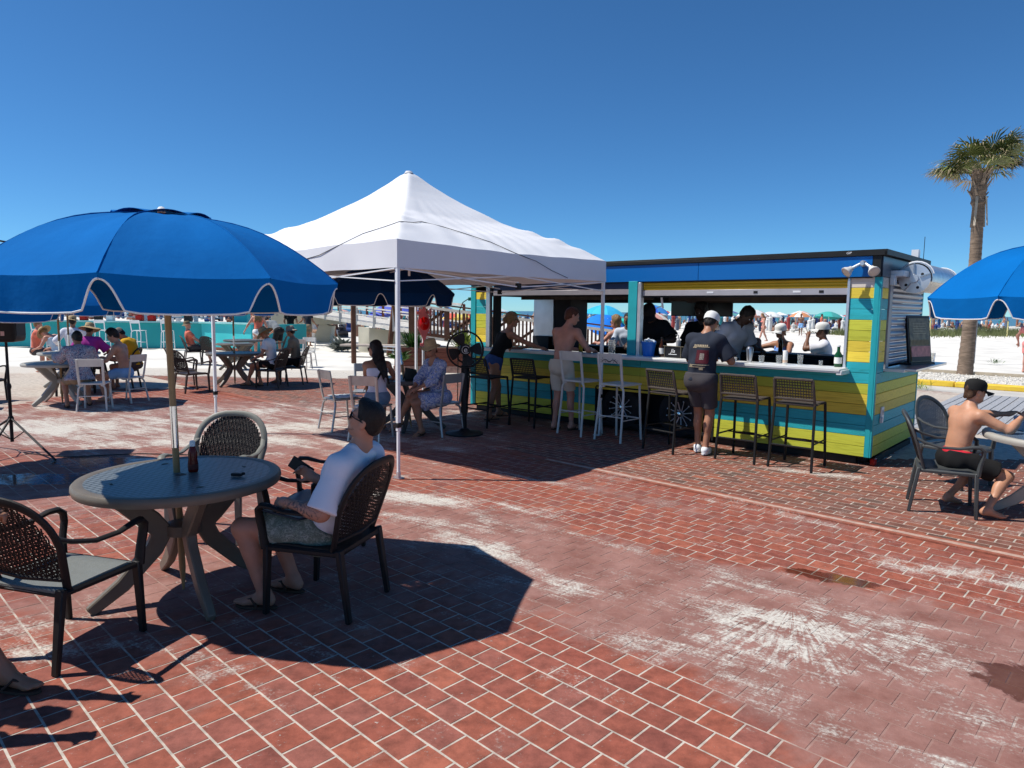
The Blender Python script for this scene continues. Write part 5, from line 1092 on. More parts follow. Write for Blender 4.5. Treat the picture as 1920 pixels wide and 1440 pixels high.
cen = TA+(e1+e2)*.5
for k, (p, q, n_) in enumerate((((0, 0), (1, 0), -1), ((1, 0), (1, 1), 1), ((1, 1), (0, 1), 1), ((0, 1), (0, 0), 1))):
    def vp(u, v):
        s, t_ = p[0]+(q[0]-p[0])*u, p[1]+(q[1]-p[1])*u; w_ = tent_pt(s, t_); o = (TA+e1*s+e2*t_-cen); o.z = 0; o.normalize()
        bow = .02*math.sin(u*math.pi)+.010*math.sin(u*19+k)*v; return w_+o*bow*v+v3(0, 0, -(.275-.012*math.sin(u*math.pi))*v-.001)
    part('valance', MB().grid(vp, 40, 5, .002, flip=(k == 1)), M_cloth, tent, angle=60)
part('peak_cap', MB().lathe([(.06, 3.490), (.04, 3.518), (.0005, 3.526)], 12, (cen.x, cen.y, 0), cap=False), M_cloth, tent)
legs = [TA, TB, TC, TA+e1+e2]
for p in legs:
    i_ = (cen-p); i_.z = 0; i_.normalize(); p2 = p+i_*.03
    part('leg', MB().box((p2.x, p2.y, 1.30), (.038, .038, 1.62), (0, 0, KA)).box((p2.x, p2.y, .30), (.028, .028, .58), (0, 0, KA)), M_white, tent, bevel=.003)
    part('leg_clamp', MB().box((p2.x, p2.y, .55), (.052, .052, .05), (0, 0, KA)), M_black, tent, bevel=.006); part('foot_plate', MB().box((p2.x+i_.x*.03, p2.y+i_.y*.03, .008), (.10, .07, .012), (0, 0, KA)).box((p2.x, p2.y, .04), (.034, .034, .07), (0, 0, KA)), M_zinc, tent)
for a, b_ in ((legs[0], legs[1]), (legs[0], legs[2]), (legs[1], legs[3]), (legs[2], legs[3])):
    d = b_-a; m_ = a+d*.5
    for z0, z1 in ((2.10, 1.98), (1.98, 2.10)):
        for h0 in (0, .5): part('truss_bar', MB().bar(a+d*(h0+.01)+v3(0, 0, z0 if h0 == 0 else z1), a+d*(h0+.49)+v3(0, 0, z1 if h0 == 0 else z0), .022, .012), M_white, tent)
    part('truss_joint', MB().box(m_+v3(0, 0, 1.985), (.05, .05, .07), (0, 0, KA)), M_black, tent); part('truss_bar', MB().bar(m_+v3(0, 0, 2.03), cen+v3(0, 0, 2.25), .02, .012), M_white, tent)
part('centre_pole', MB().tube([cen+v3(0, 0, 2.15), cen+v3(0, 0, 3.52)], .016, 8), M_white, tent)
ST = [(-.004, .43, -.13), (-.004, .40, -.105), (-.004, .335, -.085), (0., .233, .006), (.048, .2, .007), (.082, .147, .007), (.091, .091, .007), (.169, .121, .007), (.219, .14, .007), (.295, .127, .007), (.349, .091, .007), (.427, .052, .007), (.484, .004, .006), (.53, -.008, -.04), (.572, -.010, -.072), (.658, -.011, -.167), (.747, -.012, -.255)]
cp = []
for s, t_, dz in ST:
    p = tent_pt(max(0, s), max(0, t_)); o = TA+e1*s+e2*t_; cp.append(v3(o.x, o.y, p.z+dz))
tag(part('cord', MB().tube(cp, .0038, 5), M_black), 'thin black cord draped across the white tent roof', 'cord')
# ------------------------------------------------------------------ umbrellas
UG = 'blue octagonal cloth umbrellas'
umbrella('bright blue umbrella with white piping over the nearest table', (-1.975, 4.08, 0), R(10.5), M_blue, lean=(-.055, .05), Rr=.985, rim=1.85, apex=2.225, group=UG)
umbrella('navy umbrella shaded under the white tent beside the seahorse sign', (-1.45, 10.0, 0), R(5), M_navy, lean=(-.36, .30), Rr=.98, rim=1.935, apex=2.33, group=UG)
umbrella('bright blue umbrella over the table at the right edge', (4.70, 6.02, 0), R(-16), M_blue, lean=(0, 0), Rr=1.03, rim=1.86, apex=2.33, group=UG)
for l, p in (('blue umbrella over the table with the patterned-shirt person', (-7.85, 12.1)), ('blue umbrella over the second table behind, by the magenta shirt', (-9.4, 14.8)), ('blue umbrella over the table with the straw-hat woman in white', (-6.1, 15.3)), ('blue umbrella just beyond the left edge of the frame, above the loudspeaker', (-5.55, 6.95))):
    umbrella(l, (p[0], p[1], 0), R(random.uniform(-12, 12)), M_blue, Rr=1.0, rim=1.72, apex=2.17, group=UG)
# ------------------------------------------------------------------ tables
TG = 'round resin tables with umbrella poles'
table('large near round table with blue-grey lattice top and ketchup bottle', (-1.94, 4.03, 0), R(-5), M_resinG, M_latt, group=TG, Rr=.56)
T1 = table('round table with the patterned-shirt person at it', (-7.85, 12.1, 0), R(20), mat('pale_taupe_resin', (.40, .38, .33), .45, var=.08), group=TG, Rr=.58)
table('round pale table behind, in front of the magenta-shirt person', (-9.4, 14.8, 0), R(5), MAT['pale_taupe_resin'], group=TG, Rr=.58); table('round table with the straw-hat woman in white, beside two brown chairs', (-6.1, 15.3, 0), R(30), group=TG, Rr=.58)
table('round dark table between the long-haired woman and the floral-dress woman', (-1.45, 10.0, 0), R(40), mat('dark_taupe_resin', (.10, .095, .09), .5, var=.1), group=TG, Rr=.56); table('round table cut by the right edge, in front of the boy in the black cap', (4.62, 5.72, 0), R(10), MAT['pale_taupe_resin'], lattice_mat('blue_lattice', (.10, .15, .22)), group=TG, Rr=.60)
table('round table far back near the teal bar', (-8.3, 21.6, 0), R(10), MAT['dark_taupe_resin'], group=TG, Rr=.6); table('small round table by the woman in white shorts', (-7.7, 19.4, 0), R(10), M_resinG, group=TG, Rr=.5)
# things on the near table
t = thing('ketchup_bottle', 'dark red ketchup bottle with a white cap on the near table', 'bottle', (-1.90, 4.10, .722)); part('bottle_body', MB().lathe([(.026, 0), (.029, .01), (.029, .05), (.025, .08), (.027, .115), (.018, .145), (.0145, .155)], 20), M_ketch, t); part('cap', MB().lathe([(.0155, .155), (.016, .18), (.011, .188), (.0005, .189)], 16, cap=False), M_white, t); part('label_band', MB().lathe([(.0296, .018), (.0296, .048)], 20, cap=False), mat('ketchup_label', (.10, .02, .015), .5, var=.5, vscale=90), t)
tag(part('key_fob', MB().box((0, 0, .009), (.065, .028, .018), (0, 0, -.15)).lathe([(.012, 0), (.012, .012), (.0005, .014)], 10, (.035, .006, .008), cap=False), M_blackp, loc=(-1.60, 4.00, .722), bevel=.004), 'small black object lying alone on the near table', 'key fob')
# ------------------------------------------------------------------ armchairs
AG = 'woven resin armchairs'
def AC(label, loc, yaw, *a, sc=.95, **k):
    t = armchair(label, (loc[0], loc[1], 0), R(yaw), *a, group=AG, **k); t.scale = (sc, sc, sc*.99); return t
AC('dark brown armchair with grey sunlit seat, nearest at lower left', (-2.23, 3.37), -16, M_resinD, M_weaveD, mat('grey_seat_resin', (.17, .18, .17), .5, var=.08, vscale=60, bump=.3, bscale=150), sc=.94)
AC('dark brown armchair in which the man in the white shirt sits', (-1.06, 3.93), 73.7, M_resinD, M_weaveD, sc=.97)
AC('pale grey armchair behind the near table, its back to the open floor', (-2.20, 5.12), 178, mat('pale_grey_resin', (.19, .19, .165), .45, var=.06), M_weaveD, sc=.98)
AC('dark armchair empty behind the man in the white shirt', (-1.34, 4.70), 84, M_resinD, M_weaveD, mat('blue_grey_seat', (.10, .12, .14), .45))
AC('charcoal armchair in which the boy in the black cap sits', (3.82, 6.05), -118, M_resinC, M_weaveD); AC('charcoal round-backed armchair empty beyond the boy', (4.52, 7.02), -152, M_resinC, mat('grey_weave', (.20, .20, .20), .6), round_back=True)
AC('charcoal armchair of which only a leg shows at the right edge', (4.35, 4.86), -12, M_resinC, M_weaveD)
AC('brown armchair nearest on the left of the mid table', (-6.45, 14.0), -38, mat('warm_brown_resin', (.05, .035, .03), .5, var=.1), MAT['dark_woven_resin'], detail=0); AC('brown armchair tucked just behind the other on the left of the mid table', (-6.95, 14.7), -60, MAT['warm_brown_resin'], MAT['dark_woven_resin'], detail=0)
AC('brown armchair in which the straw-hat woman sits', (-5.18, 15.0), 82, MAT['warm_brown_resin'], MAT['dark_woven_resin'], detail=0); AC('brown armchair behind the straw-hat woman', (-4.95, 15.75), 95, MAT['warm_brown_resin'], MAT['dark_woven_resin'], detail=0)
AC('dark armchair half hidden behind the loudspeaker', (-9.3, 12.2), -90, M_resinD, MAT['dark_woven_resin'], detail=0); AC('black armchair behind the first table at left', (-8.35, 13.3), 190, M_resinD, MAT['dark_woven_resin'], detail=0); AC('dark armchair in which the person in yellow sits', (-8.05, 14.4), 100, M_resinD, MAT['dark_woven_resin'], detail=0)
AC('dark armchair in which the person in magenta sits', (-8.6, 13.75), 20, MAT['warm_brown_resin'], MAT['dark_woven_resin'], detail=0); AC('brown reclined armchair far back with the seated sun-hat person', (-9.6, 21.0), -60, MAT['warm_brown_resin'], MAT['dark_woven_resin'], detail=0)
AC('dark armchair at the far back table near the teal bar', (-8.9, 20.8), -20, M_resinD, MAT['dark_woven_resin'], detail=0); AC('dark armchair right of the far back table', (-7.5, 22.2), 110, M_resinD, MAT['dark_woven_resin'], detail=0)
# ------------------------------------------------------------------ metal chairs
MG = 'pale metal chairs'
def MC(label, loc, yaw, m=M_alu, **k): return alu_chair(label, (loc[0], loc[1], 0), R(yaw), m, group=k.pop('group', MG), **k)
MC('brushed metal chair empty with a towel on its seat', (-2.42, 9.86), -50); MC('brushed metal chair in which the long-haired woman sits', (-1.84, 9.12), -14); MC('brushed metal chair in which the floral-dress woman sits', (-.98, 9.52), 50, mat('grey_brushed_metal', (.42, .42, .41), .42, .5, var=.1)); MC('brushed metal chair mostly hidden beyond the long-haired woman', (-2.25, 10.75), 190)
MC('off-white metal chair in which the patterned-shirt person sits', (-6.88, 11.45), 18, M_aluW); MC('off-white metal chair in which the shirtless boy sits', (-6.9, 12.45), 78, M_aluW); MC('off-white metal chair empty on the sand edge with its back to us', (-5.9, 19.6), -4, mat('dusty_pink_metal', (.50, .42, .37), .5, var=.08)); MC('off-white metal chair at left behind the tripod', (-8.85, 11.3), -60, M_aluW); MC('pale metal chair behind the dusty pink one', (-6.05, 20.5), 175, M_aluW)
for l, p, m, a in (('off-white metal bar stool beside the shirtless man', (.98, 9.72), M_aluW, 0), ('off-white metal bar stool with black drawing on its back', (1.45, 9.28), M_aluW, 1)): alu_chair(l, (p[0], p[1], 0), KA+R(-4), m, .76, 'pale metal bar stools', art=bool(a), cat='bar stool')
SG = 'brown rope bar stools'
for l, p, y_ in (('brown rope bar stool turned slightly, left of the man in navy', (2.0, 8.62), -52), ('brown rope bar stool second from the right end of the bar', (2.74, 8.12), -41), ('brown rope bar stool nearest the right end of the bar', (3.22, 7.73), -41)): rope_stool(l, (p[0], p[1], 0), R(y_), M_black, M_rope, SG)
rope_stool('black woven bar stool between the leaning woman and the shirtless man', (.30, 10.38, 0), R(-38), M_black, mat('black_rope', (.03, .027, .025), .7, var=.3), SG)
rope_stool('black bar stool at the left end of the bar by the fan', (-.35, 10.35, 0), R(-44), M_black, MAT['black_rope'], SG)
tw = MB(); tw.grid(lambda u, v: (-.19+.40*u, -.16+.36*v, .012+.012*noise.noise(Vector((u*5, v*5, 0)))+.01), 14, 12, .006); tag(part('towel', tw, mat('white_blue_towel', (.62, .68, .72), .95, var=.2, vscale=9, bump=.5, bscale=120), loc=(-2.40, 9.88, .45), rot=(0, 0, R(-50))), 'white and blue towel on the empty metal chair', 'towel')
for l, px_ in (('white metal bar stool first from left against the teal bar', -18.9), ('white metal bar stool second from left against the teal bar', -16.35), ('white metal bar stool third from left against the teal bar', -14.9), ('white metal bar stool last on the right against the teal bar', -13.75)):
    alu_chair(l, (px_, 27.9, 0), R(random.uniform(-25, 25)), M_white, .76, 'white bar stools along the teal bar', cat='bar stool')
# ------------------------------------------------------------------ smaller things on the plaza
t = thing('pedestal_fan', 'black industrial pedestal fan with a ring guard and white logo', 'fan', (-.64, 9.48, 0), R(10)); fz = 1.17
part('guard_ring', MB().tube([(.245*math.cos(a), 0, fz+.245*math.sin(a)) for a in [2*math.pi*k/40 for k in range(40)]], .013, 8, closed=True, cap=False).tube([(.245*math.cos(a), .10, fz+.245*math.sin(a)) for a in [2*math.pi*k/40 for k in range(40)]], .006, 6, closed=True, cap=False), M_black, t)
gw = MB()
for k in range(18): a = 2*math.pi*k/18; gw.tube([(.06*math.cos(a), -.05, fz+.06*math.sin(a)), (.16*math.cos(a), -.045, fz+.16*math.sin(a)), (.245*math.cos(a), 0, fz+.245*math.sin(a))], .0016, 4); gw.tube([(.06*math.cos(a), .13, fz+.06*math.sin(a)), (.245*math.cos(a), .10, fz+.245*math.sin(a))], .0016, 4)
part('guard_wires', gw, M_black, t); part('motor', MB().lathe([(.02, -.045), (.075, -.04), (.08, 0), (.075, .16), (.05, .2)], 24, (0, 0, fz), Matrix.Rotation(R(-90), 3, 'X')), M_black, t)
for k in range(4):
    a0 = R(118+82*k if k < 4 else 0)
    def bl(u, v): a = a0+(v-.5)*(.55+.35*math.sin(u*2.6)); r = .06+.165*u; return (r*math.cos(a), .01+.03*(v-.5), fz+r*math.sin(a))
    part('blade', MB().grid(bl, 8, 6, .003), M_blackp, t)
lettering('e', .11, M_paper, t, Matrix.Translation((0, -.0535, fz)) @ Matrix.Rotation(R(90), 4, 'X'), name='logo'); part('logo_ring', MB().tube([(.05*math.cos(a), -.052, fz+.05*math.sin(a)) for a in [R(30+k*10) for k in range(30)]], .003, 5), M_paper, t)
part('stand', MB().tube([(0, .06, .04), (0, .06, fz-.05)], .032, 10).tube([(0, .06, .3), (0, .06, .95)], .05, 10), M_black, t); part('base', MB().lathe([(.26, 0), (.26, .02), (.08, .05), (.05, .08)], 28, (0, .06, 0)), M_black, t); part('yoke', MB().tube([(-.10, .06, fz), (-.09, .06, fz-.14), (0, .06, fz-.20), (.09, .06, fz-.14), (.10, .06, fz)], .014, 8), M_black, t)
# gooseneck work lamp beside the trailer
t = thing('gooseneck_pipe', 'thin black gooseneck pipe curving up to a small green fixture beside the trailer', 'lamp post', tuple(K(-6.75, .15, 0))); P0 = [(-.06, 0, 0), (-.05, 0, 1.2), (-.03, 0, 1.7), (.03, 0, 1.84), (.12, 0, 1.90)]; part('pipe', MB().tube(P0, .009, 8), M_black, t); part('fixture', MB().box((.17, 0, 1.90), (.10, .06, .06)).box((.25, 0, 1.905), (.07, .09, .10)), mat('green_fixture', (.03, .20, .15), .5), t, bevel=.006)
# seahorse sign
t = thing('seahorse_sign', 'pink wooden seahorse sign with a glossy red oval belly on a white post', 'sign', (-1.52, 11.9, 0), R(4)); M_pink = mat('coral_pink_paint', (.72, .16, .15), .6, var=.12, vscale=8)
body = [(-.10, 0), (-.115, .03), (-.10, .055), (-.055, .06), (-.06, .13), (-.02, .17), (.03, .155), (.05, .10), (.045, .06), (.06, .02), (.09, -.02), (.115, -.10), (.12, -.19), (.10, -.27), (.065, -.33), (.05, -.40), (.045, -.46), (.02, -.52), (-.02, -.545), (-.055, -.52), (-.05, -.48), (-.02, -.49), (.0, -.46), (-.015, -.40), (-.04, -.33), (-.075, -.27), (-.095, -.19), (-.09, -.10), (-.07, -.03), (-.06, .0)]
Mx = Matrix.Translation((0, 0, 1.62)) @ Matrix.Rotation(R(90), 4, 'X'); part('seahorse', MB().prism(body, -.012, .012, Mx), M_pink, t, bevel=.004)
part('belly', MB().lathe([(.085, 0), (.08, .02), (.05, .04), (.0005, .048)], 24, (.02, -.012, 1.47), Matrix.Rotation(R(90), 3, 'X') @ Matrix.Diagonal((1, 1.35, 1)), cap=False), mat('glossy_red', (.55, .005, .004), .15, var=.02), t)
part('eye', MB().lathe([(.02, 0), (.018, .006), (.0005, .007)], 14, (-.03, -.013, 1.73), Matrix.Rotation(R(90), 3, 'X'), cap=False), M_white, t); part('pupil', MB().lathe([(.009, .006), (.0005, .01)], 10, (-.03, -.015, 1.73), Matrix.Rotation(R(90), 3, 'X'), cap=False), M_black, t)
fn = MB()
for k in range(6): a = R(20+k*14); fn.bar((.045, 0, 1.66), (.045+.13*math.cos(a-.9), 0, 1.66+.12*math.sin(a-.9)), .016, .012)
for k in range(7): fn.bar((.085-.008*k, 0, 1.34-.035*k), (.135-.008*k, 0, 1.325-.035*k), .012, .012)
for k in range(3): fn.bar((-.02+.02*k, 0, 1.785), (-.03+.03*k, 0, 1.83), .014, .012)
part('fins', fn, M_pink, t); part('post', MB().tube([(.0, .02, 0), (0, .02, 1.3)], .022, 10), M_white, t)
# planter with plants
M_redwood = mat('red_stained_board', (.20, .065, .04), .7, var=.25, vscale=5, bump=.3, bscale=50, stretch=(1, 1, 9))
t = thing('wooden_planter', 'long red-brown boarded planter on a brick base behind the shaded table', 'planter', (-1.65, 19.0, 0), R(2))
for k in range(4):
    part('board', MB().box((0, 0, .24+.125*k), (3.1, .03, .118)), M_redwood, t, bevel=.003); part('board', MB().box((0, .95, .24+.125*k), (3.1, .03, .118)), M_redwood, t); part('board', MB().box((-1.54, .48, .24+.125*k), (.03, .95, .118)), M_redwood, t); part('board', MB().box((1.54, .48, .24+.125*k), (.03, .95, .118)), M_redwood, t)
part('brick_base', MB().box((0, .48, .09), (3.16, 1.02, .17)), mat('pinkish_brick_base', (.36, .22, .18), .9, var=.3, vscale=12, bump=.6, bscale=30), t); part('soil', MB().box((0, .48, .64), (3.04, .9, .03)), mat('soil', (.06, .045, .03), .95, var=.3), t)
M_leaf = mat('green_leaf', (.05, .12, .02), .55, var=.5, vscale=6); M_leafy = mat('yellow_green_leaf', (.22, .27, .04), .55, var=.4, vscale=6); M_dune = mat('dune_grass', (.20, .22, .085), .8, var=.5, vscale=1.2); M_greyl = mat('grey_succulent_leaf', (.09, .11, .10), .6, var=.3)
def leafy(name, label, cat, loc, n, rad, h, m, leaf=(.03, .16), group=None, upr=.6):
    mb = MB()
    for k in range(n):
        a = random.uniform(0, 6.283); el = random.uniform(.15, 1.45)*upr+.15; L_ = random.uniform(.55, 1)*h; d = v3(math.cos(a)*math.cos(el), math.sin(a)*math.cos(el), math.sin(el)); p0 = v3(random.gauss(0, rad*.25), random.gauss(0, rad*.25), 0); s_ = v3(-math.sin(a), math.cos(a), 0)*leaf[0]*random.uniform(.6, 1.2)
        p1 = p0+d*L_*.55; p2 = p0+d*L_-v3(0, 0, L_*.18); mb.add([p0, p1-s_, p1+s_, p2], [(0, 1, 3, 2)])
    return tag(part(name, mb, m, loc=loc, smooth=False), label, cat, group)
leafy('plant', 'yellow-green leafy plant in the planter by the seahorse post', 'plant', (-1.35, 19.3, .65), 130, .3, .75, M_leafy, upr=.9); leafy('plant', 'dark straggly plant at the left end of the planter', 'plant', (-2.75, 19.3, .65), 110, .35, .7, M_leaf, upr=.9); leafy('plant', 'sparse bare-stemmed plant in the planter beside the fan', 'plant', (-1.0, 21.0, .2), 120, .4, .95, M_greyl, leaf=(.008, .16), upr=1.1); leafy('plant', 'spiky grey-green plant on the sand beside the concrete block', 'plant', (-7.0, 28.7, 0.0), 60, .4, 1.1, M_greyl, leaf=(.09, .3)); leafy('plant', 'dark leafy plant between planter and tent leg', 'plant', (-2.95, 18.4, .35), 60, .2, .55, M_leaf, leaf=(.04, .16))
# loudspeaker on tripod
sp = v3(-5.80, 8.0, 0); t = thing('speaker_stand', 'black tripod speaker stand at the left edge', 'speaker stand', tuple(sp)); part('pole', MB().tube([(0, 0, .12), (0, 0, .75)], .019, 10).tube([(0, 0, .75), (0, 0, 1.28)], .015, 10), M_black, t); part('collar', MB().lathe([(.03, .36), (.032, .40), (.024, .42)], 14), M_black, t); part('collar', MB().lathe([(.024, .74), (.028, .77), (.02, .80)], 14), M_black, t)
for a in (-30, -78, 152): d = v3(math.cos(R(a)), math.sin(R(a)), 0); part('leg', MB().tube([d*.02+v3(0, 0, .39), d*.92*(.75 if a == -78 else 1)+v3(0, 0, .012)], .013, 8), M_black, t); part('brace', MB().tube([v3(0, 0, .14), d*.30+v3(0, 0, .275)], .007, 6), M_black, t)
t = thing('loudspeaker', 'black loudspeaker on its tripod under the blue umbrella edge', 'loudspeaker', (sp.x-.08, sp.y, 1.28), R(18)); part('cabinet', MB().box((0, 0, .30), (.44, .38, .60)), M_blackp, t, bevel=.04, seg=3); part('badge', MB().box((.10, -.192, .10), (.036, .004, .05)), mat('pale_pink_label', (.7, .45, .42), .6), t); part('grille', MB().box((.221, 0, .32), (.006, .30, .5)), M_black, t)
tag(part('cable', MB().tube([(-5.6, 7.9, .01), (-5.0, 7.72, .008), (-4.3, 7.95, .008), (-3.4, 7.9, .008)], .006, 5), M_black), 'thin black cable on the paving behind the near table', 'cable')
# palm
random.seed(11)
t = thing('palm_tree', 'tall palm tree with a ragged fan-leaf crown growing from the gravel bed', 'palm tree', (12.93, 19.9, 0)); tr = []; rd = []
for k in range(70): z = k*.0835; tr.append((.05*math.sin(z*.7)-.03*z*0, .02*math.sin(z), z)); rd.append((.20-.024*z if z < 2 else .152-.004*(z-2))*(1+(.05 if k % 2 else 0)+random.uniform(-.015, .015)) if z < 4.8 else .18*(1+random.uniform(-.12, .14)))
M_trunk = mat('palm_trunk', (.20, .145, .105), .9, var=.4, vscale=5, bump=.9, bscale=22, stretch=(1, 1, 5)); part('trunk', MB().tube(tr, rd, 18), M_trunk, t)
crown_z = 5.85; bt = MB()
for k in range(46): a = random.uniform(0, 6.283); z = random.uniform(4.75, 5.6); d = v3(math.cos(a), math.sin(a), 0); bt.bar(d*.13+v3(0, 0, z), d*random.uniform(.22, .36)+v3(0, 0, z+random.uniform(.16, .36)), .09, .02, up=d, w2=.03)
part('leaf_bases', bt, mat('dead_leaf_base', (.26, .20, .15), .9, var=.35, vscale=9), t); hg = MB()
for k in range(5): a = random.uniform(0, 6.28); d = v3(math.cos(a), math.sin(a), 0); hg.bar(d*.20+v3(0, 0, 5.0), d*.28+v3(0, 0, 4.2), .07, .015, up=d, w2=.05)
part('hanging_dead_leaf', hg, mat('pale_dead_leaf', (.42, .36, .28), .9, var=.3), t); M_palm = mat('palm_leaf', (.125, .15, .04), .55, var=.5, vscale=3); M_palmd = mat('dry_palm_leaf', (.34, .27, .16), .8, var=.4, vscale=4)
for k in range(34):
    a = k*2.4+random.uniform(-.3, .3); el = random.choice((R(60), R(42), R(30), R(18), R(8), R(24)))+random.uniform(-.15, .15); Ls = random.uniform(.55, 1.0); d = v3(math.cos(a)*math.cos(el), math.sin(a)*math.cos(el), math.sin(el)); b0 = v3(0, 0, crown_z-.25); hub = b0+d*Ls+v3(0, 0, -.06*Ls); mb = MB(); mb.tube([b0, b0+d*Ls*.5+v3(0, 0, .02), hub], [.02, .014, .01], 5)
    sd_ = v3(-math.sin(a), math.cos(a), 0); up_ = sd_.cross(d)*-1
    dry = MB()
    for j in range(34):
        q = (j-16.5)/16.5*2.0; dd = (d*math.cos(q)+sd_*math.sin(q)); l_ = (.70-.12*abs(q))*random.uniform(.8, 1.1); fold = up_*(.10*(1 if j % 2 else -1)*.3); m1 = hub+dd*l_*.55+fold+v3(0, 0, .03); e_ = hub+dd*l_*.9-v3(0, 0, random.uniform(.04, .20)*l_); tip = e_+(dd*.12-v3(0, 0, random.uniform(.03, .20))); w_ = (dd.cross(up_)).normalized()*.021
        mb.add([hub, m1-w_, m1+w_, e_-w_*.6, e_+w_*.6], [(0, 1, 2), (1, 3, 4, 2)]); dry.add([e_-w_*.6, e_+w_*.6, tip], [(0, 1, 2)])
    fo = part('frond', mb, M_palm if el > .1 or k % 3 else M_palmd, t, smooth=False); part('frond_tips', dry, M_palmd, fo, smooth=False)
# sign post, dune grass, poles
t = thing('sign_post', 'blue and white information sign on a leaning grey post in the sand', 'sign', (16.85, 25.5, 0)); part('post', MB().box((.0, 0, 1.45), (.06, .06, 2.9)), M_grey, t); part('sign_panel', MB().box((0, -.04, 1.95), (.42, .02, .80)), mat('blue_sign', (.02, .05, .28), .5), t); part('sign_panel', MB().box((0, -.04, 2.70), (.5, .02, .66)), mat('maroon_and_blue_sign', (.10, .06, .22), .5), t)
lettering('P', .34, M_white, t, Matrix.Translation((0, -.052, 2.18)) @ Matrix.Rotation(R(90), 4, 'X')); part('sign_line', MB().box((0, -.052, 1.86), (.3, .004, .05)).box((0, -.052, 1.74), (.24, .004, .05)).box((0, -.052, 1.62), (.28, .004, .05)), M_white, t)
random.seed(5); mb = MB()
for k in range(15000):
    x = random.uniform(27, 75); yc = 60+ (x-30)*.38; y = yc+random.gauss(0, 2.6); dens = .5+.5*math.sin(x*.9)+.4*math.sin(x*2.3+1)
    if random.random() > .35+.4*dens: continue
    h = random.uniform(.4, 1.05)*(.8+.2*math.sin(x*.6)); a = random.uniform(0, 6.28); lx = math.cos(a)*h*.35; z = 0
    mb.add([(x-.03, y, z), (x+.03, y, z), (x+lx, y+math.sin(a)*h*.3, z+h)], [(0, 1, 2)])
o = part('dune_grass', mb, M_dune, smooth=False); tag(o, 'strip of tall green dune grass across the sand behind the palm', 'dune grass'); o['kind'] = 'stuff'
for k, x in enumerate((34.3, 50, 56, 43)):
    y = 57.5+(x-34)*.38; tag(part('marker_post', MB().tube([(x, y, -.1), (x, y, 2.0 if k == 0 else 1.3)], .05, 6), mat('yellow_marker_post', (.62, .55, .25), .7)), ['tallest yellow marker post, left of the palm in the dune grass', 'yellow marker post in the dune grass well right of the sign', 'yellow marker post farthest right in the dune grass', 'short yellow marker post hidden near the palm trunk'][k], 'post', 'marker posts in the dune grass')
leafy('weed', 'small scrubby weed at the kerb beside the trailer corner', 'weed', K(-1.6, 9.9, 0), 90, .5, .4, M_leafy, leaf=(.008, .06)); leafy('weed', 'tiny weed in the sand beside the sign post', 'weed', (17.5, 25.3, 0), 40, .3, .4, M_leaf, leaf=(.012, .06)); leafy('palmetto', 'small palmetto clump in front of the dune grass at right', 'plant', (49, 63, 0), 60, .5, 2.2, M_leaf, leaf=(.12, .3))
# ------------------------------------------------------------------ teal bar far left
M_teal = mat('teal_wall_paint', (.018, .32, .34), .6, var=.08, vscale=1.2, bump=.1); M_tealL = mat('light_teal_wall_paint', (.05, .50, .52), .6, var=.08, vscale=1.2)
t = thing('teal_bar', 'long teal-painted outdoor bar with a brighter angled end and white roof posts', 'bar'); 
part('front_wall', MB().box((-17.3, 28.9, .52), (9.2, .25, 1.04)), M_teal, t, bevel=.01); part('bar_top', MB().box((-17.3, 28.85, 1.075), (9.3, .5, .06)), mat('pale_teal_top', (.25, .55, .55), .5), t); a, b_ = v3(-12.68, 28.8, .52), v3(-10.1, 27.3, .52); part('end_wall', MB().bar(a, b_, .25, 1.04), M_tealL, t); part('end_wall', MB().bar(b_, b_+v3(1.2, 2.6, 0), .25, 1.04), M_teal, t); part('end_top', MB().bar(a+v3(0, 0, .56), b_+v3(0, 0, .56), .5, .06), MAT['pale_teal_top'], t); part('kick_board', MB().bar(a+v3(-.05, -.14, -.47), b_+v3(-.05, -.14, -.47), .03, .10), M_redwood, t)
part('corner_column', MB().box((-11.3, 29.3, 1.5), (.55, .4, 3.0)), M_tealL, t)
for x in (-20.8, -18.4, -16.2, -14.0): part('roof_post', MB().box((x, 31, 1.5), (.14, .14, 3.0)), M_white, t)
part('roof', MB().box((-17, 31, 3.05), (10.5, 4.5, .14)), M_white, t); part('bunting', MB().box((-16.5, 30.2, 1.25), (8, .05, .04)), M_white, t)
for k, (x, c) in enumerate(((-19.6, M_white), (-17.7, MAT['glossy_red']), (-17.1, M_blackp), (-15.4, MAT['glossy_red']), (-14.9, MAT['glossy_red']), (-13.4, M_blackp), (-16.6, M_white))):
    q = MB().box((0, 0, .12), (.28, .22, .24)).lathe([(.09, .24), (.11, .34), (.0005, .44)], 12, cap=False); tag(part('bar_cooler', q, c, loc=(x, 28.95, 1.105), bevel=.02), ['white drinks cooler leftmost on the teal bar', 'red drinks cooler on the left half of the teal bar', 'black drinks cooler beside the red one on the teal bar', 'red drinks cooler left of a pair on the teal bar', 'red drinks cooler right of a pair on the teal bar', 'black drinks cooler nearest the teal bar corner', 'white drinks cooler mid teal bar'][k], 'cooler', 'coolers on the teal bar')
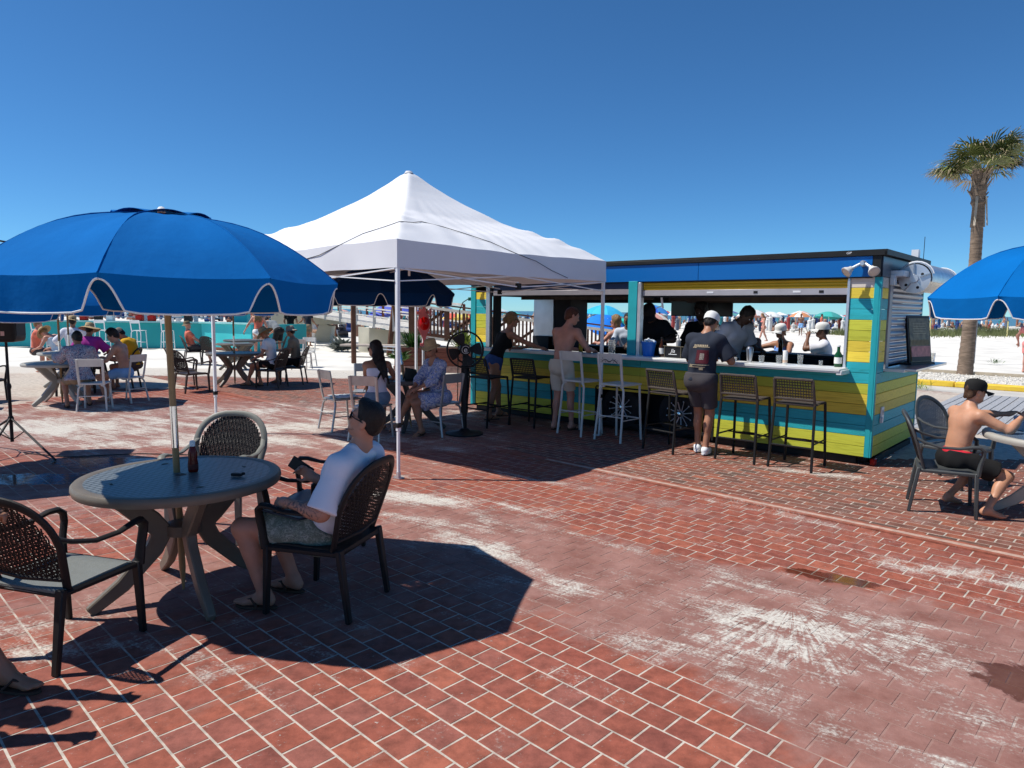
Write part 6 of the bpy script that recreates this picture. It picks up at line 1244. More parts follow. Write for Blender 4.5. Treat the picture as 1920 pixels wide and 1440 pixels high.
# concrete bents, boardwalk ramp
M_beige = mat('beige_concrete', (.50, .47, .37), .85, var=.08, vscale=1.5, bump=.2, bscale=20); M_grayw = mat('bleached_boardwalk_timber', (.52, .50, .46), .85, var=.2, vscale=3)
t = thing('concrete_pier_bent', 'beige concrete bent with two legs carrying the boardwalk, beyond the white chair', 'concrete support', (-10.6, 36.2, 0)); part('beam', MB().add([(-1.7, -.45, .85), (1.9, -.45, .92), (1.9, .45, .92), (-1.7, .45, .85), (-1.7, -.45, 1.62), (1.9, -.45, 1.28), (1.9, .45, 1.28), (-1.7, .45, 1.62)], [(3, 2, 1, 0), (4, 5, 6, 7), (0, 1, 5, 4), (1, 2, 6, 5), (2, 3, 7, 6), (3, 0, 4, 7)]), M_beige, t, bevel=.01)
for x in (-1.2, 1.05): part('leg', MB().bar((x-.25, 0, 0), (x, 0, .9), .85, .75, up=(0, 1, 0), w2=.65), M_beige, t)
t = thing('concrete_block_support', 'beige concrete block support nearest the planter, under the ramp', 'concrete support', (-4.95, 28.6, 0)); part('block', MB().add([(-1.25, -.5, 0), (-.75, -.8, 0), (1.7, .6, 0), (1.3, .9, 0), (-1.25, -.5, 1.0), (-.75, -.8, .98), (1.7, .6, .62), (1.3, .9, .66)], [(3, 2, 1, 0), (4, 5, 6, 7), (0, 1, 5, 4), (1, 2, 6, 5), (2, 3, 7, 6), (3, 0, 4, 7)]), M_beige, t, bevel=.01); part('drain_slot', MB().box((.1, -.32, .78), (.06, .02, .16), (0, 0, R(30))), M_dark, t)
tag(part('grey_bench_slab', MB().box((0, 0, 0), (2.7, .6, .07), (0, 0, R(-8))).box((-.9, 0, -.2), (.1, .3, .4)).box((.9, 0, -.2), (.1, .3, .4)), M_conc, loc=(-4.75, 24.9, .42), bevel=.01), 'long low grey slab bench in front of the concrete block support', 'bench')
rs, re_ = v3(-13.5, 40, 1.75), v3(-2.6, 25.2, .92); rd_ = (re_-rs); nr = v3(rd_.y, -rd_.x, 0).normalized()
t = thing('timber_ramp', 'bleached timber boardwalk ramp descending from the far left with slim posts', 'ramp'); part('ramp_deck', MB().bar(rs, re_, 2.0, .12), M_grayw, t)
for sd2 in (-1, 1):
    for hz in (.35, .65, .98): part('rail', MB().bar(rs+nr*sd2+v3(0, 0, hz), re_+nr*sd2+v3(0, 0, hz), .05, .09 if hz > .9 else .05), M_grayw, t)
    for k in range(12): p = rs+rd_*(k/11)+nr*sd2; part('post', MB().box(p+v3(0, 0, .45), (.10, .10, 1.1)), M_redwood if sd2 < 0 else M_grayw, t)
t = thing('timber_railing', 'brown timber ramp railing with close balusters seen behind and through the trailer', 'railing'); A0, A1 = v3(-3.35, 23.9, .86), v3(4.4, 22.6, -.02); dA = A1-A0; M_brownt = mat('brown_timber', (.10, .045, .026), .8, var=.25, vscale=4)
for k in range(8): p = A0+dA*(k/7); part('post', MB().box(p+v3(0, 0, .50), (.13, .13, 1.12)), M_brownt, t)
for k in range(62):
    f = (k+.5)/62; p = A0+dA*f; part('baluster', MB().box(p+v3(0, -.03, .52), (.062, .045, .92)), M_brownt, t)
part('top_rail', MB().bar(A0+v3(0, 0, 1.12), A1+v3(0, 0, 1.12), .14, .05), M_brownt, t); part('side_rail', MB().bar(A0+v3(0, -.07, .98), A1+v3(0, -.07, .98), .04, .09), mat('cream_rail', (.60, .54, .44), .7), t); part('bottom_rail', MB().bar(A0+v3(0, 0, .06), A1+v3(0, 0, .06), .05, .10), M_brownt, t)
for k in range(7): part('brace', MB().bar(A0+dA*((k+.05)/7)+v3(0, .04, .12), A0+dA*((k+.95)/7)+v3(0, .04, .95), .04, .09), M_brownt, t)
part('ramp_deck', MB().bar(A0+v3(0, .9, -.03), A1+v3(0, .9, -.03), 1.7, .10), M_grayw, t); part('end_post', MB().box(A0+v3(-.12, 0, .1), (.14, .14, 1.9)), M_brownt, t)
tag(part('timber_post', MB().tube([(-4.6, 26.0, 0), (-4.35, 26, 2.2)], .10, 8), M_brownt), 'leaning brown timber post left of the seahorse sign', 'post'); tag(part('timber_post', MB().tube([(-5.0, 22.0, 0), (-5.0, 22, 2.2)], .08, 8), M_brownt), 'upright brown timber post just behind the tent leg', 'post')
tag(part('barricade_rail', MB().bar((-4.5, 22.4, .55), (-.5, 21.6, .35), .03, .03).bar((-4.5, 22.4, .45), (-.5, 21.6, .25), .03, .03).box((-2.2, 21.95, .42), (.26, .05, .22)), M_white), 'low white pipe rail with a square plate below the brown railing', 'pipe rail')
# power lines at far left
tag(part('overhead_wire', MB().tube([(-40, 30, 7.6), (-30, 31, 5.75), (-14, 33, 3.0)], .045, 5), M_black), 'upper dark overhead wire at the left edge of the sky', 'wire'); tag(part('overhead_wire', MB().tube([(-40, 30, 6.3), (-30, 31, 5.0), (-14, 33, 2.6)], .02, 5), M_black), 'thinner lower overhead wire at the left edge of the sky', 'wire')
# ------------------------------------------------------------------ beach umbrellas and crowd
random.seed(21)
def cloth(c): return mat('beach_cloth_%d_%d_%d' % tuple(int(q*99) for q in c), c, .85, var=.06)
UM2 = {}
def beach_umb(label, loc, r, h, c1, c2=None, tilt=0, grp='beach umbrellas on the sand'):
    t = thing('beach_parasol', label, 'parasol', loc, random.uniform(0, 6)); key = (c1, c2)
    if key not in UM2:
        me = []
        for par in (0, 1):
            mb = MB()
            for k in range(par, 8, 2): a0, a1 = k*math.pi/4, (k+1)*math.pi/4; mb.grid(lambda u, v: (v*math.cos(a0+(a1-a0)*u), v*math.sin(a0+(a1-a0)*u), -.42*v**1.8-(.03 if v > .99 else 0)), 2, 5, .01)
            me.append(mb.mesh('canopy', cloth(c1 if par == 0 or not c2 else c2)))
        UM2[key] = me
    for me in UM2[key]: o = link('canopy', me, t, loc=(0, 0, h)); o.scale = (r, r, r); o.rotation_euler = (tilt, 0, 0)
    part('pole', MB().tube([(0, 0, 0), (0, 0, h)], .025, 6), M_white, t); t['group'] = grp; return t
def atpx(px, py, Y, z=None):     # place by direction from the viewpoint, used only to compute fixed world spots
    return None
BU = [((12.3, 62), 1.5, 2.4, (.02, .10, .55), (.05, .25, .60), 'royal blue beach parasol behind the pink-bikini walker'),
      ((13.9, 75), 1.3, 2.0, (.35, .70, .65), None, 'pale mint beach parasol right of the royal blue one'),
      ((-1.3+8.1, 52), 1.6, 2.2, (.03, .42, .70), (.05, .5, .75), 'turquoise parasol between the two hatches'),
      ((22.5, 66), 1.5, 2.1, (.70, .70, .69), (.5, .25, .22), 'white and red parasol above the man in the white cap'),
      ((26.2, 64), 1.0, 1.9, (.60, .25, .12), (.75, .7, .65), 'orange striped parasol beside the right pillar'),
      ((18.6, 78), 1.4, 2.2, (.7, .72, .72), (.6, .68, .75), 'pale grey parasol in the middle of the right hatch'),
      ((10.4, 80), 1.3, 2.0, (.75, .74, .7), None, 'small white parasol seen between the bartenders'),
      ((16.6, 82), 1.3, 2.1, (.75, .3, .3), (.8, .8, .78), 'pink and white parasol left of the pale grey one'),
      ((49, 86), 1.9, 1.9, (.45, .68, .62), None, 'pale green canopy parasol seen under the right umbrella scallop'),
      ((-5.6, 33), 1.35, 2.05, (.10, .13, .50), (.08, .11, .46), 'indigo parasol between the two near umbrellas'),
      ((-3.0, 40), 1.1, 1.7, (.65, .12, .08), (.75, .6, .15), 'red and yellow parasol beside the tent leg'),
      ((4.6, 34), 1.0, 1.4, (.01, .19, .70), None, 'vivid blue wind-blown parasol in the left hatch'),
      ((6.1, 35), 1.1, 1.2, (.02, .50, .42), (.03, .45, .40), 'sea-green tilted parasol in the left hatch'),
      ((9.2, 48), 1.5, 1.8, (.72, .66, .58), (.6, .3, .25), 'cream striped parasol behind the curly-haired woman'),
      ((31.5, 70), 1.4, 2.0, (.05, .40, .36), (.06, .34, .32), 'green parasol just right of the trailer'),
      ((35, 95), 1.5, 2.0, (.72, .74, .74), None, 'distant white parasol in the gap right of the trailer')]
for (x, y), r, h, c1, c2, l in BU: beach_umb(l, (x, y, 0), r, h, c1, c2, tilt=random.uniform(-.12, .12) if 'tilted' not in l and 'wind' not in l else .55)
cols = [(.75, .75, .73), (.05, .2, .55), (.75, .75, .73), (.5, .08, .06), (.05, .4, .4), (.5, .6, .62), (.5, .6, .62), (.08, .1, .3), (.6, .35, .3), (.1, .3, .3), (.06, .16, .4)]
place = ['far down the beach beyond the left hatch', 'far down the beach beyond the right hatch', 'far down the beach right of the palm']
mb_by = {}
for k in range(90):   # the packed shoreline: countless parasols, chairs and people read as one band
    x = random.uniform(-95, 120); y = random.uniform(88, 128); c = random.choice(cols); m_ = mb_by.setdefault(c, MB()); r = random.uniform(.9, 1.5); h = random.uniform(1.5, 2.2); n_ = 8; zz = sandz(x, y)
    V = [(x, y, zz+h+.1)]+[(x+r*math.cos(a), y+r*math.sin(a), zz+h-.35) for a in [2*math.pi*q/n_ for q in range(n_)]]; m_.add(V, [(0, 1+q, 1+(q+1) % n_) for q in range(n_)]); m_.tube([(x, y, zz), (x, y, zz+h)], .04, 4)
dk = [(.03, .03, .04), (.02, .05, .18), (.30, .17, .12), (.42, .26, .18), (.6, .6, .58), (.03, .04, .07), (.10, .12, .16), (.3, .05, .05), (.03, .2, .22), (.25, .12, .08)]
def blobs(n_, xr, yr, big=1.):
    for k in range(n_):
        x = random.uniform(*xr); y = random.uniform(*yr); c = random.choice(dk+[(.75, .75, .73)]); m_ = mb_by.setdefault(c, MB()); sit = random.random() < .7; h = (.9 if sit else 1.6)*random.uniform(.8, 1.1)*big; z = sandz(x, y); w_ = .22*big
        m_.lathe([(w_*.7, 0), (w_, h*.25), (w_*.8, h*.55), (w_*1.05, h*.75), (w_*.35, h*.84), (w_*.42, h*.92), (.01, h)], 6, (x, y, z))
        if sit: m_.box((x+random.uniform(-.3, .3), y-.3, z+.25), (.6*big, .9*big, .12), (random.uniform(-.5, .5), 0, random.uniform(-.6, .6)))
blobs(950, (-100, 130), (86, 126)); blobs(130, (2, 42), (66, 86)); blobs(110, (-30, -2), (48, 80)); blobs(55, (38, 100), (74, 88)); blobs(26, (-15.5, -9.5), (40, 46))
ob = None; allm = MB(); mats_ = []; fm = []
for i, (c, m_) in enumerate(mb_by.items()): allm.add(m_.v, m_.f); mats_.append(cloth(c)); fm += [i]*len(m_.f)
me = allm.mesh('beach_crowd', mats_, smooth=False); me.polygons.foreach_set('material_index', fm); o = link('beach_crowd', me); o['kind'] = 'stuff'; tag(o, 'dense band of far-off bathers, chairs and parasols along the shoreline', 'crowd')
# ------------------------------------------------------------------ people
def W(loc, yaw):
    M = (Matrix.Translation(loc) @ Matrix.Rotation(yaw, 4, 'Z')).inverted()
    return lambda x, y, z: M @ v3(x, y, z)
def HU(label, xy, yaw, z=0., **k):
    loc = (xy[0], xy[1], z); w_ = W(loc, R(yaw))
    for key in ('hands', 'feet'):
        if key in k and k.get('world', False): k[key] = tuple(w_(*p) for p in k[key])
    k.pop('world', None)
    return Human(label, loc, R(yaw), **k)
M_shirtW = mat('white_linen', (.70, .70, .76), .85, var=.03, bump=.2, bscale=90); M_olive = pattern_mat('sage_print_cloth', (.12, .15, .12), [(.20, .24, .20), (.10, .13, .11), (.26, .29, .25)], 30)
M_navyT = mat('navy_tee', (.020, .026, .042), .9, var=.1, bump=.2, bscale=90); M_greyS = mat('charcoal_shorts', (.055, .05, .055), .85, var=.1, bump=.2, bscale=90); M_blackT = mat('black_cloth', (.008, .008, .009), .9, var=.2); M_den = mat('blue_denim', (.03, .075, .22), .85, var=.15, vscale=20, bump=.2, bscale=150); M_denL = mat('pale_denim', (.16, .22, .30), .85, var=.15, vscale=20, bump=.2, bscale=150)
M_cream = mat('cream_shorts', (.62, .55, .44), .85, var=.06, bump=.2, bscale=90); M_polo = mat('grey_polo', (.46, .47, .53), .85, var=.06); M_mag = mat('magenta_shirt', (.38, .03, .27), .85, var=.08); M_yel = mat('mustard_shirt', (.62, .33, .01), .85, var=.08); M_lblue = mat('light_blue_cloth', (.22, .42, .70), .85, var=.12, vscale=10); M_khaki = mat('khaki_shorts', (.24, .18, .12), .85, var=.08); M_coral = mat('coral_top', (.65, .16, .10), .8, var=.08); M_greyT = mat('heather_tee', (.25, .27, .28), .9, var=.1); M_pinkS = mat('pink_swimwear', (.75, .25, .22), .8, var=.1); M_swim = mat('sky_blue_swimsuit', (.16, .32, .72), .7, var=.06)
M_flor = pattern_mat('blue_floral_cloth', (.55, .55, .60), [(.10, .17, .46), (.50, .52, .60), (.06, .12, .38), (.42, .40, .30)], 11, dist=2.5); M_trop = pattern_mat('mauve_tropical_cloth', (.34, .36, .42), [(.06, .08, .16), (.50, .49, .50), (.26, .10, .13), (.30, .33, .42)], 11, dist=2.)
M_shoe = mat('white_sneaker', (.74, .75, .76), .7, var=.05); M_sandal = mat('brown_sandal', (.07, .04, .028), .7, var=.1); M_red = mat('red_waistband', (.60, .02, .04), .8, var=.08); M_grey_strap = mat('cap_strap', (.3, .3, .3), .8)
# man in the white shirt
p = HU('man in white shirt and sunglasses sitting back in an armchair holding a phone', (-1.02, 3.92), 76, h=1.66, sk=skin('ruddy', (.44, .21, .14)), vox=.0075, pelvis=(0, .07, .455), lean=-42, lean2=-22, head=(4, 0, 0), fat=1.2, world=True,
       hands=((-1.22, 3.72, .645), (-1.17, 4.07, .70)), elb=((-.6, -.6, -1), (.6, -.6, -1)), feet=((-1.39, 3.82, .085), (-1.30, 4.06, .085)), knee=((-.15, .8, 1), (.1, .8, 1)), toe=((-.1, 1, 0), (.1, 1, 0)), curl=.75, grip=((.7, 0, -.5), (-1, .1, .25)), hdir=((.25, 1, -.1), (-.1, .8, .5)))
sh = p.shirt(M_shirtW, sleeve=.95, hem=-.05, off=.016, loose=.024, collar=True, wr=.005, open_neck=.10); p.shorts(M_olive, .70, off=.018, flare=.03, wr=.005); p.shades(frame_m=M_blackp)
k = p.s; b = SDF(.025); b.ell(p.hp(0, -.010, .025), (.0785*k, .0975*k, .0925*k), p.HM); b.ell(p.hp(0, -.05, -.03), (.061*k, .046*k, .05*k), p.HM); b.ell(p.hp(0, .005, .078), (.060*k, .082*k, .044*k), p.HM, k=.03); b.ell(p.hp(0, .055, .098), (.045*k, .035*k, .025*k), p.HM, k=.02); b.clip(p.hp(0, .047, .035), p.hf*.93-p.hu*.37); b.clip(p.hp(0, -.02, -.028), p.hf*.60-p.hu*.80); b.clip(p.hp(0, 0, -.07), -p.hu); p.put('hair', b, M_hair, vox=.0055, wr=.0018, wf=150)
b = SDF(.02); b.ell(p.hp(0, .029, -.037), (.0610*k, .0632*k, .0725*k), p.HM, k=.03); b.ell(p.hp(0, .052, -.078), (.0312*k, .0315*k, .0255*k), p.HM); b.cone(p.hp(-.045, 0, -.06), p.hp(-.012, .06, -.082), .0192*k, .0192*k, k=.03); b.cone(p.hp(.045, 0, -.06), p.hp(.012, .06, -.082), .0192*k, .0192*k, k=.03); b.clip(p.hp(0, .03, -.045), p.hu*.85+p.hf*.5); b.clip(p.hp(0, -.01, 0), -p.hf); p.put('stubble', b, mat('stubble_skin', (.32, .155, .105), .7, var=.4, vscale=260), vox=.006, wr=0)
p.shoes(M_sandal, sandal=True)
wq, dq, nq, xq = p.hand[1]; ph_ = wq+dq*.10+nq*.012; T = Matrix((xq, dq, nq)).transposed()
wr_m = p.root.matrix_basis
t = thing('phone', 'dark smartphone held up in the right hand of the man in the white shirt', 'phone', tuple(wr_m @ ph_)); RT = (wr_m.to_3x3() @ T).normalized(); part('phone_case', MB().box((0, .035, 0), (.074, .15, .010), RT), M_blackp, t, bevel=.004)
wq, dq, nq, xq = p.hand[0]; hp0 = wr_m @ (wq+dq*.10); t = thing('folded_tablet', 'flat dark blue folder lying in the lap of the man in the white shirt', 'folder', (-1.22, 3.80, .565), R(76)); part('cover', MB().box((0, .02, 0), (.20, .26, .012), (R(8), R(10), 0)), mat('dark_navy_cover', (.01, .016, .035), .4, var=.1), t, bevel=.003)
M_tat = mat('tattoo_ink', (.055, .045, .045), .55, var=.3); b_o = p.body     # tattoo: flat ink shapes on the left forearm, carried by the skin's material
m = SKIN['ruddy'].copy(); m.name = 'skin_tattooed'; n, b = m.node_tree, m.node_tree.nodes['Principled BSDF']; L = n.links
tc = n.nodes.new('ShaderNodeTexCoord'); E_, W_ = p.el[0], p.wr[0]; cen_ = (E_*.55+W_*.45); mp = n.nodes.new('ShaderNodeVectorMath'); mp.operation = 'DISTANCE'; mp.inputs[1].default_value = cen_; L.new(tc.outputs['Object'], mp.inputs[0]); mr = n.nodes.new('ShaderNodeMapRange'); mr.inputs[1].default_value = .15; mr.inputs[2].default_value = .11; L.new(mp.outputs['Value'], mr.inputs[0])
no = n.nodes.new('ShaderNodeTexNoise'); no.inputs['Scale'].default_value = 26; no.inputs['Distortion'].default_value = 2.5; L.new(tc.outputs['Object'], no.inputs['Vector']); m2 = n.nodes.new('ShaderNodeMapRange'); m2.inputs[1].default_value = .50; m2.inputs[2].default_value = .56; L.new(no.outputs[0], m2.inputs[0]); mu = n.nodes.new('ShaderNodeMath'); mu.operation = 'MULTIPLY'; L.new(mr.outputs[0], mu.inputs[0]); L.new(m2.outputs[0], mu.inputs[1]); m3 = n.nodes.new('ShaderNodeMath'); m3.operation = 'MULTIPLY'; m3.inputs[1].default_value = .8; L.new(mu.outputs[0], m3.inputs[0])
mx = n.nodes.new('ShaderNodeMix'); mx.data_type = 'RGBA'; mx.inputs[7].default_value = (.07, .06, .06, 1); src = b.inputs['Base Color'].links[0].from_socket; L.new(src, mx.inputs[6]); L.new(m3.outputs[0], mx.inputs[0]); L.new(mx.outputs[2], b.inputs['Base Color']); b_o.data.materials.clear(); b_o.data.materials.append(m)
# person beyond the left edge: only a foot reaches into the picture
p = HU('person seated beyond the left edge whose sandalled foot pokes into the lower left', (-2.82, 2.74), -90, h=1.7, sk=S_tan, vox=.012, pelvis=(0, .0, .48), lean=5, world=True, hands=((-2.06, 2.88, .80), (-2.10, 2.62, .78)), elb=((-.6, -.6, -1), (.6, -.6, -1)), feet=((-2.24, 2.95, .085), (-2.62, 2.55, .085)), knee=((0, .6, 1), (0, .6, 1)), toe=((.2, 1, 0), (.1, 1, 0)), curl=.5)
p.shirt(M_greyT); p.shorts(M_khaki); p.hair_short(M_hair); p.shoes(M_sandal, sandal=True); AC('dark armchair beyond the left edge under the person with the sandalled foot', (-2.92, 2.74), -90, M_resinD, M_weaveD, detail=0)
# boy
p = HU('shirtless boy in a black cap and black and red shorts sitting at the right table', (3.93, 6.08), -84, h=1.44, sk=skin('tanned_boy', (.50, .25, .15)), vox=.009, pelvis=(0, 0, .455), lean=6, lean2=14, head=(-4, -6, 0), world=True, hands=((4.46, 6.16, .84), (4.34, 5.86, .88)), elb=((-.8, .1, -.8), (.8, .1, -1)),
       feet=((3.98, 6.22, .075), (4.02, 5.76, .085)), knee=((-.1, 1, .5), (.15, 1, .5)), toe=((-.1, .9, -.1), (.35, .9, -.1)), curl=.5, hdir=((0, 1, .3), (-.15, .8, .6)))
p.shorts(M_blackT, .78, off=.016, flare=.03, wr=.006); b = SDF(.03); b.ell(p.P+p.up*.055, (.145, .112, .05), Matrix((p.rt, p.fw, p.up))); p.put('waistband', b, M_red, wr=.002); p.hair_short(mat('brown_hair', (.07, .035, .018), .6, var=.3, vscale=80, bump=.5, bscale=160), vol=.010, back=.02); p.cap(M_capK); 
cup('translucent pale blue plastic cup on the right-hand table beside the boy', (4.42, 6.02, .722), mat('pale_blue_plastic', (.45, .55, .68), .3, var=.05, trans=.3), .12, .045, 'plastic_cup', 'cup')
# man in navy
p = HU('man in white cap, navy tee and charcoal shorts standing at the bar', (2.30, 8.40), -44, h=1.72, sk=S_tan, vox=.011, pelvis=(0, -.03, .905), lean=3, lean2=12, head=(4, 18, 0), hands=((-.10, .33, 1.14), (.16, .33, 1.14)), elb=((-1, -.5, -.9), (1, -.5, -.9)), feet=((-.06, .05, .085), (.10, -.05, .085)), toe=((-.5, 1, 0), (-.25, 1, 0)), fat=1.1, curl=.7, knee=((0, 1, 0), (0, 1, 0)))
sh = p.shirt(M_navyT, sleeve=.85, hem=-.02, off=.018, loose=.03, wr=.006); p.shorts(M_greyS, .80, off=.024, flare=.006, wr=.004); p.hair_short(M_hair, vol=.006); p.cap(M_capW); p.shoes(M_shoe)
MM = Matrix.Translation((0, -.6, 0)); zc = p.Cc.z
decal(sh, [(-.02, .12, zc-.13, zc+.03)], MM, mat('maroon_print', (.07, .005, .014), .8, var=.4, vscale=60)); decal(sh, [(.025, .075, zc-.085, zc-.01)], MM, mat('pale_print', (.20, .17, .15), .8, var=.6, vscale=70), off=.005)
decal(sh, [(-.07, .13, zc+.062, zc+.069), (-.075, -.03, zc+.052, zc+.060), (-.10, .13, zc-.150, zc-.143), (-.11, .10, zc-.175, zc-.168), (.03, .08, zc-.205, zc-.180), (-.10, -.05, zc-.163, zc-.156)]+[(-.06+.022*k, -.045+.022*k, zc+.072, zc+.092) for k in range(8)], MM, mat('tan_print', (.40, .33, .22), .8, var=.3, vscale=60), off=.004)
# shirtless man at bar, leaning woman
p = HU('shirtless auburn-haired man in cream shorts leaning on the bar', (.74, 9.98), -40, h=1.76, sk=S_red, vox=.012, pelvis=(0, -.06, .93), lean=8, lean2=16, head=(-38, 6, 0), hands=((-.08, .36, 1.15), (.26, .34, 1.15)), elb=((-.9, -.5, -.8), (.9, -.5, -.9)), feet=((-.11, -.06, .085), (.11, .06, .085)), toe=((-.2, 1, 0), (.1, 1, 0)), curl=.5, fat=.96)
p.shorts(M_cream, .82, off=.022, flare=.004, wr=.005); p.hair_short(M_hairR, vol=.016, back=.01); p.shoes(M_sandal, sandal=True)
p = HU('blonde woman in black top and denim shorts leaning on the left end of the bar', (-.30, 10.74), -66, h=1.70, sk=S_tan, vox=.012, fem=True, pelvis=(0, .02, .92), lean=22, lean2=30, head=(-4, -24, 0), world=True, hands=((.22, 10.98, 1.14), (.46, 10.64, 1.14)), elb=((-.4, -.6, -1), (.4, -.6, -1)), feet=((-.20, 10.97, .085), (-.36, 10.66, .085)), toe=((.1, 1, 0), (0, 1, 0)), knee=((0, 1, 0), (0, 1, 0)), curl=.4)
p.shirt(M_blackT, strap=.13, hem=.02, off=.012); p.shorts(M_den, .38, off=.013, flare=.02); p.hair_long(M_hairB, bun=True); p.shades(); p.shoes(M_sandal, sandal=True)
# women at the shaded table
p = HU('woman with long dark hair in white tank top sitting with her back to us', (-1.80, 9.28), 14, h=1.55, sk=S_tan, vox=.011, fem=True, pelvis=(0, 0, .53), lean=2, lean2=6, head=(58, 2, 0), hands=((-.12, .38, .62), (.22, .40, .74)), elb=((-.8, -.4, -.8), (.8, -.4, -.8)), feet=((-.1, .42, .085), (.1, .42, .085)), knee=((0, 1, 1), (0, 1, 1)))
p.shirt(mat('white_tank', (.68, .66, .74), .85, var=.04), strap=.10, hem=.0, off=.010); p.shorts(M_denL, .5, off=.013); p.hair_long(M_hair, .30, lean=(.05, 0, 0)); p.shades()
sl = MB().tube([p.N+p.rt2*.12-p.up2*.01, p.Cc-p.fw2*.125+p.rt2*.03, p.W-p.fw2*.115-p.rt2*.06], .011, 6, sx=1.5); part('bag_strap', sl, M_blackT, p.root)
p = HU('woman in straw hat and blue floral dress sitting with crossed legs', (-1.00, 9.50), 132, h=1.60, sk=S_brown if False else S_tan, vox=.011, fem=True, pelvis=(0, 0, .53), lean=4, lean2=12, head=(22, 0, 0), world=True, hands=((-1.26, 9.16, .66), (-1.34, 9.28, .64)), elb=((-1, -.4, -.8), (1, -.4, -.8)), feet=((-1.22, 9.36, .085), (-1.52, 9.38, .20)), knee=((.25, 1, 1), (-.3, 1, 1)), toe=((0, 1, -.3), (.2, 1, -.5)), curl=.5)
p.shirt(M_flor, sleeve=1.45, hem=-.02, off=.016, loose=.03, low=.05, open_neck=.12); p.skirt(M_flor, off=.02, length=.72); p.hair_short(M_hairR, vol=.012, back=.03); p.straw(M_straw, brim=.055, droop=.5, band=None); p.shades(); p.shoes(M_sandal, sandal=True)
t = thing('handbag', 'dark bag standing on the shaded table between the two women', 'bag', (-1.40, 9.70, .722), R(10)); part('bag_body', MB().add([(-.10, -.05, 0), (.10, -.05, 0), (.10, .05, 0), (-.10, .05, 0), (-.09, -.02, .18), (.05, -.02, .15), (.07, .02, .15), (-.09, .02, .18)], [(3, 2, 1, 0), (4, 5, 6, 7), (0, 1, 5, 4), (1, 2, 6, 5), (2, 3, 7, 6), (3, 0, 4, 7)]), mat('dark_green_leather', (.02, .03, .028), .6, var=.2), t, bevel=.01); part('strap', MB().tube([(-.08, 0, .17), (-.10, .0, .05), (-.12, -.05, .01)], .008, 6), M_blackp, t)
cup('clear drinking glass on the shaded table of the two women', (-1.62, 9.72, .722), M_glass, .12, .035)
# bar staff and guests behind the trailer
def KH(label, kx, ky, yaw, z=.12, **k): q = K(kx, ky); return HU(label, (q.x, q.y), yaw-41.6, z=z, **k)
p = KH('bartender in black tee and cap reaching into the blue ice bucket', -3.12, .62, 176, h=1.74, sk=S_dark, vox=.013, pelvis=(0, 0, .92), lean=6, lean2=14, head=(18, 32, 0), hands=((-.30, .38, 1.18), (.22, .40, 1.12)), elb=((-1, -.4, -.7), (1, -.4, -.7)), feet=((-.12, 0, .085), (.12, 0, .085)), fat=1.15); p.shirt(M_blackT, sleeve=.8, off=.018, loose=.03); p.shorts(M_blackT, .9); p.hair_short(M_hair, vol=.012); p.cap(M_capK)
ch = MB().tube([p.N+p.rt2*.05+p.fw2*.02, p.Cc+p.fw2*.135+p.rt2*.025+p.up2*.04, p.Cc+p.fw2*.14-p.up2*.0, p.Cc+p.fw2*.135-p.rt2*.025+p.up2*.04, p.N-p.rt2*.05+p.fw2*.02], .005, 5); part('necklace', ch, mat('aged_brass', (.3, .25, .15), .4), p.root)
p = KH('bartender in black with a rounded afro standing at the back of the trailer', -2.72, 1.28, 200, h=1.70, sk=S_dark, vox=.014, pelvis=(0, 0, .90), lean=4, lean2=8, head=(-30, 10, 0), hands=((-.25, .3, 1.0), (.25, .3, 1.0)), feet=((-.12, 0, .085), (.12, 0, .085)), fat=1.05); p.shirt(M_blackT, sleeve=.8, off=.018); p.shorts(M_blackT, .9); p.hair_short(M_hair, vol=.035, top=.02, back=.02)
p = KH('bartender in grey polo bending over the counter towards the right', -2.06, .78, -112, h=1.78, sk=S_dark, vox=.013, pelvis=(0, -.05, .92), lean=12, lean2=24, head=(10, 24, 0), hands=((-.2, .35, 1.10), (.22, .22, 1.06)), feet=((-.12, 0, .085), (.12, 0, .085)), fat=1.15); p.shirt(M_polo, sleeve=.8, off=.018, loose=.03, collar=True); p.shorts(M_blackT, .9); p.hair_short(M_hair, vol=.012)
p = KH('dark-haired guest in olive top seated beyond the back counter with hand to the face', -2.50, 2.62, 150, z=0, h=1.66, sk=S_brown, vox=.014, pelvis=(0, 0, .80), lean=2, lean2=8, head=(10, 8, 0), hands=((-.2, .3, 1.15), (.06, .18, 1.38)), elb=((-1, .2, -.8), (.8, .5, -1)), feet=((-.1, .35, .35), (.1, .35, .35)), knee=((0, 1, .5), (0, 1, .5)), curl=1.); p.shirt(mat('olive_top', (.10, .11, .06), .85), strap=.10, hem=0); p.shorts(M_khaki); p.hair_short(M_hair, vol=.02, back=.03)
p = KH('woman in sky-blue swimsuit and white cap seated beyond the back counter', -2.15, 2.98, 172, z=0, h=1.60, sk=S_tan, vox=.013, fem=True, pelvis=(0, 0, .76), lean=0, lean2=4, head=(-12, 6, 0), hands=((-.10, .42, 1.10), (.62, .25, 1.10)), elb=((-1, .1, -.8), (1, -.3, -.6)), feet=((-.1, .35, .3), (.1, .35, .3)), knee=((0, 1, .5), (0, 1, .5))); p.shirt(M_swim, strap=.10, hem=-.02, off=.009); p.hair_short(M_hairB, vol=.014, back=.05); p.cap(M_capW); p.shades()
